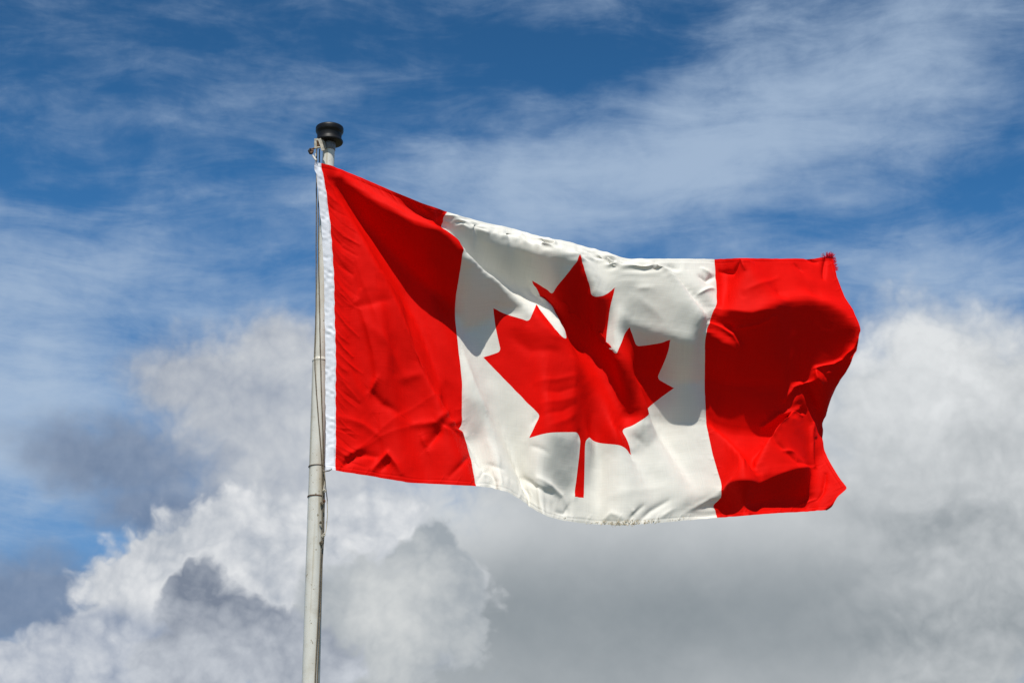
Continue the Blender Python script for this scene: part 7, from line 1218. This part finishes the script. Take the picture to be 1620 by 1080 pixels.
cap = Shape().turned([(0.030, 0.001), (0.050, 0.0015), (0.0625, 0.0035), (0.0648, 0.008), (0.0640, 0.013), (0.0595, 0.017), (0.0575, 0.022),
                      (0.0565, 0.030), (0.0570, 0.042), (0.0590, 0.050), (0.0628, 0.055), (0.0645, 0.060), (0.0648, 0.074), (0.0638, 0.0795),
                      (0.0600, 0.083), (0.0300, 0.0855), (0.0, 0.086)], cap_base - top_axis * 0.004, top_axis, 72)
cap_o = cap.build('cap', M_black, pole)
shadow_ring = Shape().turned([(r_up + 0.0004, -0.040), (r_up + 0.0016, -0.038), (r_up + 0.0016, 0.0)], cap_base, top_axis)  # grey ring standing in for the shadow the cap rim casts on the pole
shadow_ring.build('cap_shadow_ring', plain('grey_cap_shadow', (0.16, 0.16, 0.17), 0.45, 0.4, 0.2), pole)

def radius_at(p):
    return r_up if p.z > joint.z else 0.052 + (r_jt - 0.052) * (p.z / joint.z)
def on_pole(px, py, gap=0.004):
    """the point in front of the pole's skin seen there (or beside it, at its axis)"""
    c = axis_at(py); y = POLE_Y
    for _ in range(4):
        p = at(px, py, y); r = radius_at(p) + gap
        dx = max(-1, min(1, (p.x - c.x) / r))
        y = POLE_Y - r * math.sqrt(1 - dx * dx)
    return at(px, py, y)

# bands clamped round the pole
def band(py, w, mat, tilt=0.0):
    c = axis_at(py); r = radius_at(c) + 0.0006
    ax = (slope + Vector((tilt, 0, 0))).normalized()
    s = Shape().turned([(r, -w), (r + 0.0016, -w * 0.8), (r + 0.0016, w * 0.8), (r, w)], c, ax, 48)
    return s.build('band', mat, pole)
band(738, 0.0014, M_rust, -0.03); band(786, 0.0024, M_rust, 0.02)

# cast bracket under the cap with its pulley
s = Shape()
b0 = at(505.5, 228, POLE_Y - 0.045)
def plate(outline, depth, t=0.0025):
    q = [at(x, y, POLE_Y - depth) for x, y in outline]
    va = [s.bm.verts.new(p + Vector((0, -t, 0))) for p in q]; vb = [s.bm.verts.new(p + Vector((0, t, 0))) for p in q]
    s.bm.faces.new(va); s.bm.faces.new(vb[::-1])
    for k in range(len(q)): s.bm.faces.new((va[k - 1], vb[k - 1], vb[k], va[k]))
plate([(503, 220.5), (507.5, 219), (510, 225), (513.8, 237.5), (509, 239), (506, 230)], 0.062)
plate([(497.2, 223), (500.2, 221), (501.2, 229), (501.0, 235), (497.6, 235)], 0.060)
plate([(497, 220), (508, 218.5), (512, 232), (500, 236)], 0.040)
s.tube([at(507, 219, POLE_Y - 0.04), at(512, 226, POLE_Y - 0.03), at(514, 236, POLE_Y - 0.025)], 0.008, 10)
s.tube([at(497, 234.5, POLE_Y - 0.056), at(508, 233, POLE_Y - 0.056)], 0.0042, 10)
br = s.build('pulley_bracket', M_alloy, pole)
s = Shape()
wc = at(502.5, 228, POLE_Y - 0.050)
s.turned([(0.004, -0.007), (0.0155, -0.007), (0.0160, -0.005), (0.0110, -0.001), (0.0110, 0.001), (0.0160, 0.005), (0.0155, 0.007), (0.004, 0.007)], wc, Vector((0.15, 1, 0.1)), 28)
wheel = s.build('pulley_wheel', M_rust, br)

# ------------------------------------------------------------------ halyard, hook and ties
def rope(pts, rad, name, mat, parent, gap=0.004, strands=True):
    P3 = [on_pole(x, y, gap) for x, y in pts]
    fine = []
    for a, b in zip(P3, P3[1:]):
        n = max(2, int((b - a).length / 0.03))
        fine += [a.lerp(b, k / n) for k in range(n)]
    fine.append(P3[-1])
    r = random.Random(len(pts) * 7 + int(pts[0][0]))
    fine = [p + Vector((math.sin(k * 0.31) * 0.0008 + r.uniform(-1, 1) * 0.0004, 0, 0)) for k, p in enumerate(fine)]
    return Shape().tube(fine, [rad * (1 + 0.08 * math.sin(k * 1.9)) for k in range(len(fine))], 8).build(name, mat, parent)
hal = empty('halyard', foot + Vector((0.02, -0.06, 0)))
tag(hal, 'thin grey brown halyard running down the cream pole beside the flag', 'rope')
below = low[0] - slope * (low[0].z - 1.2)
rope([(501, 232), (500.2, 262), (500.6, 330), (500.4, 420), (499.4, 500), (498.2, 560), (498.6, 585), (502, 640), (506.5, 700), (509.5, 742), (510.6, 790), (509.6, 850), (506.6, 900), (502.5, 990), (498.6, 1080), (494.5, 1180)], 0.0026, 'rope', M_cord, hal)
rope([(505.5, 236), (505, 262), (503.5, 330), (504.5, 440), (506, 530), (507.4, 575), (509.5, 650), (512, 742), (513.3, 790), (512.3, 850), (509.2, 900), (505.6, 990), (502.2, 1080), (498.5, 1180)], 0.0026, 'rope', M_cord, hal)
rope([(513.4, 744), (515, 770), (517.5, 790), (517.8, 815), (515.5, 838), (512.2, 850)], 0.0021, 'loose_end', M_pale, hal, 0.007)
rope([(511, 742), (514, 757), (511.5, 776)], 0.0022, 'loose_end', M_pale, hal, 0.008)
def knot(px, py, size, mat, seed):
    c = on_pole(px, py, 0.009); r = random.Random(seed); s = Shape()
    for k in range(5):
        a = r.uniform(0, 6.28); ax = Vector((r.uniform(-0.5, 0.5), r.uniform(-1, -0.4), r.uniform(-0.5, 0.5))).normalized()
        X = ax.orthogonal().normalized(); Y = ax.cross(X); o = Vector((r.uniform(-1, 1), 0, r.uniform(-1.4, 1.4))) * size * 0.45
        s.tube([c + o + (X * math.cos(a + t) + Y * math.sin(a + t)) * size * 0.55 for t in np.linspace(0, 6.1, 14)], size * 0.24, 6)
    return s.build('knot', mat, hal)
knot(512.5, 776, 0.0085, M_pale, 1); knot(511.5, 846, 0.0085, M_pale, 2); knot(508.5, 858, 0.0085, M_cord, 4); knot(509.5, 796, 0.0075, M_cord, 6); knot(507, 826, 0.005, M_cord, 7); knot(513.5, 792, 0.007, M_rust, 9)

corner = Vector(GRID[1, 0].tolist())
hook = empty('snap_hook', at(492.5, 240, POLE_Y - 0.06))
tag(hook, 'small rusty brown snap hook hanging from the pulley bracket under the black cap', 'hook')
s = Shape()
hc = at(492.2, 239.5, POLE_Y - 0.060)
ring = [hc + Vector((math.cos(t) * 0.0060, math.sin(t) * 0.004, math.sin(t) * 0.0115)) for t in np.linspace(0, 6.0, 22)]
s.tube(ring, 0.0066, 10)
s.tube([hc + Vector((0.004, 0, 0.010)), at(497.5, 234.5, POLE_Y - 0.056)], [0.0050, 0.0042], 10)
s.build('hook_body', M_rust, hook)
s = Shape()
s.tube([hc + Vector((-0.004, -0.006, 0.012)), hc + Vector((-0.009, -0.008, -0.002)), hc + Vector((-0.004, -0.006, -0.016))], [0.0035, 0.006, 0.0035], 10)
s.build('hook_gate', plain('dark_hook_steel', (0.02, 0.015, 0.013), 0.6, 0.3, 0.5), hook)
tie = empty('flag_tie', corner)
tag(tie, 'short white cord tying the top corner of the heading to the snap hook', 'cord')
s = Shape()
e0 = at(495, 246, POLE_Y - 0.062); e1 = corner + Vector((0.000, -0.012, 0.006))
m_ = e0.lerp(e1, 0.5) + Vector((-0.001, -0.003, -0.002))
s.tube([e0, e0.lerp(m_, 0.5), m_, e1], [0.0036, 0.0042, 0.0046, 0.0050], 10)
s.tube([at(499, 243, POLE_Y - 0.058), at(499.8, 247, POLE_Y - 0.06), at(497.5, 249.5, POLE_Y - 0.061)], 0.0028, 8)
s.build('cord', plain('off_white_cord', (0.50, 0.48, 0.44), 0.9, 0, 0.3, 150, 0.1), tie)
lowc = Vector(GRID[1, -1].tolist())
tie2 = empty('flag_tie', lowc)
tag(tie2, 'short dark cord holding the bottom corner of the heading to the rope by the pole', 'cord')
s = Shape()
s.tube([lowc + Vector((0.004, -0.002, 0.004)), lowc + Vector((-0.006, 0.0, -0.003)), on_pole(511.5, 746, 0.006), on_pole(510, 744, 0.004)], 0.0022, 8)
s.build('cord', M_cord, tie2)
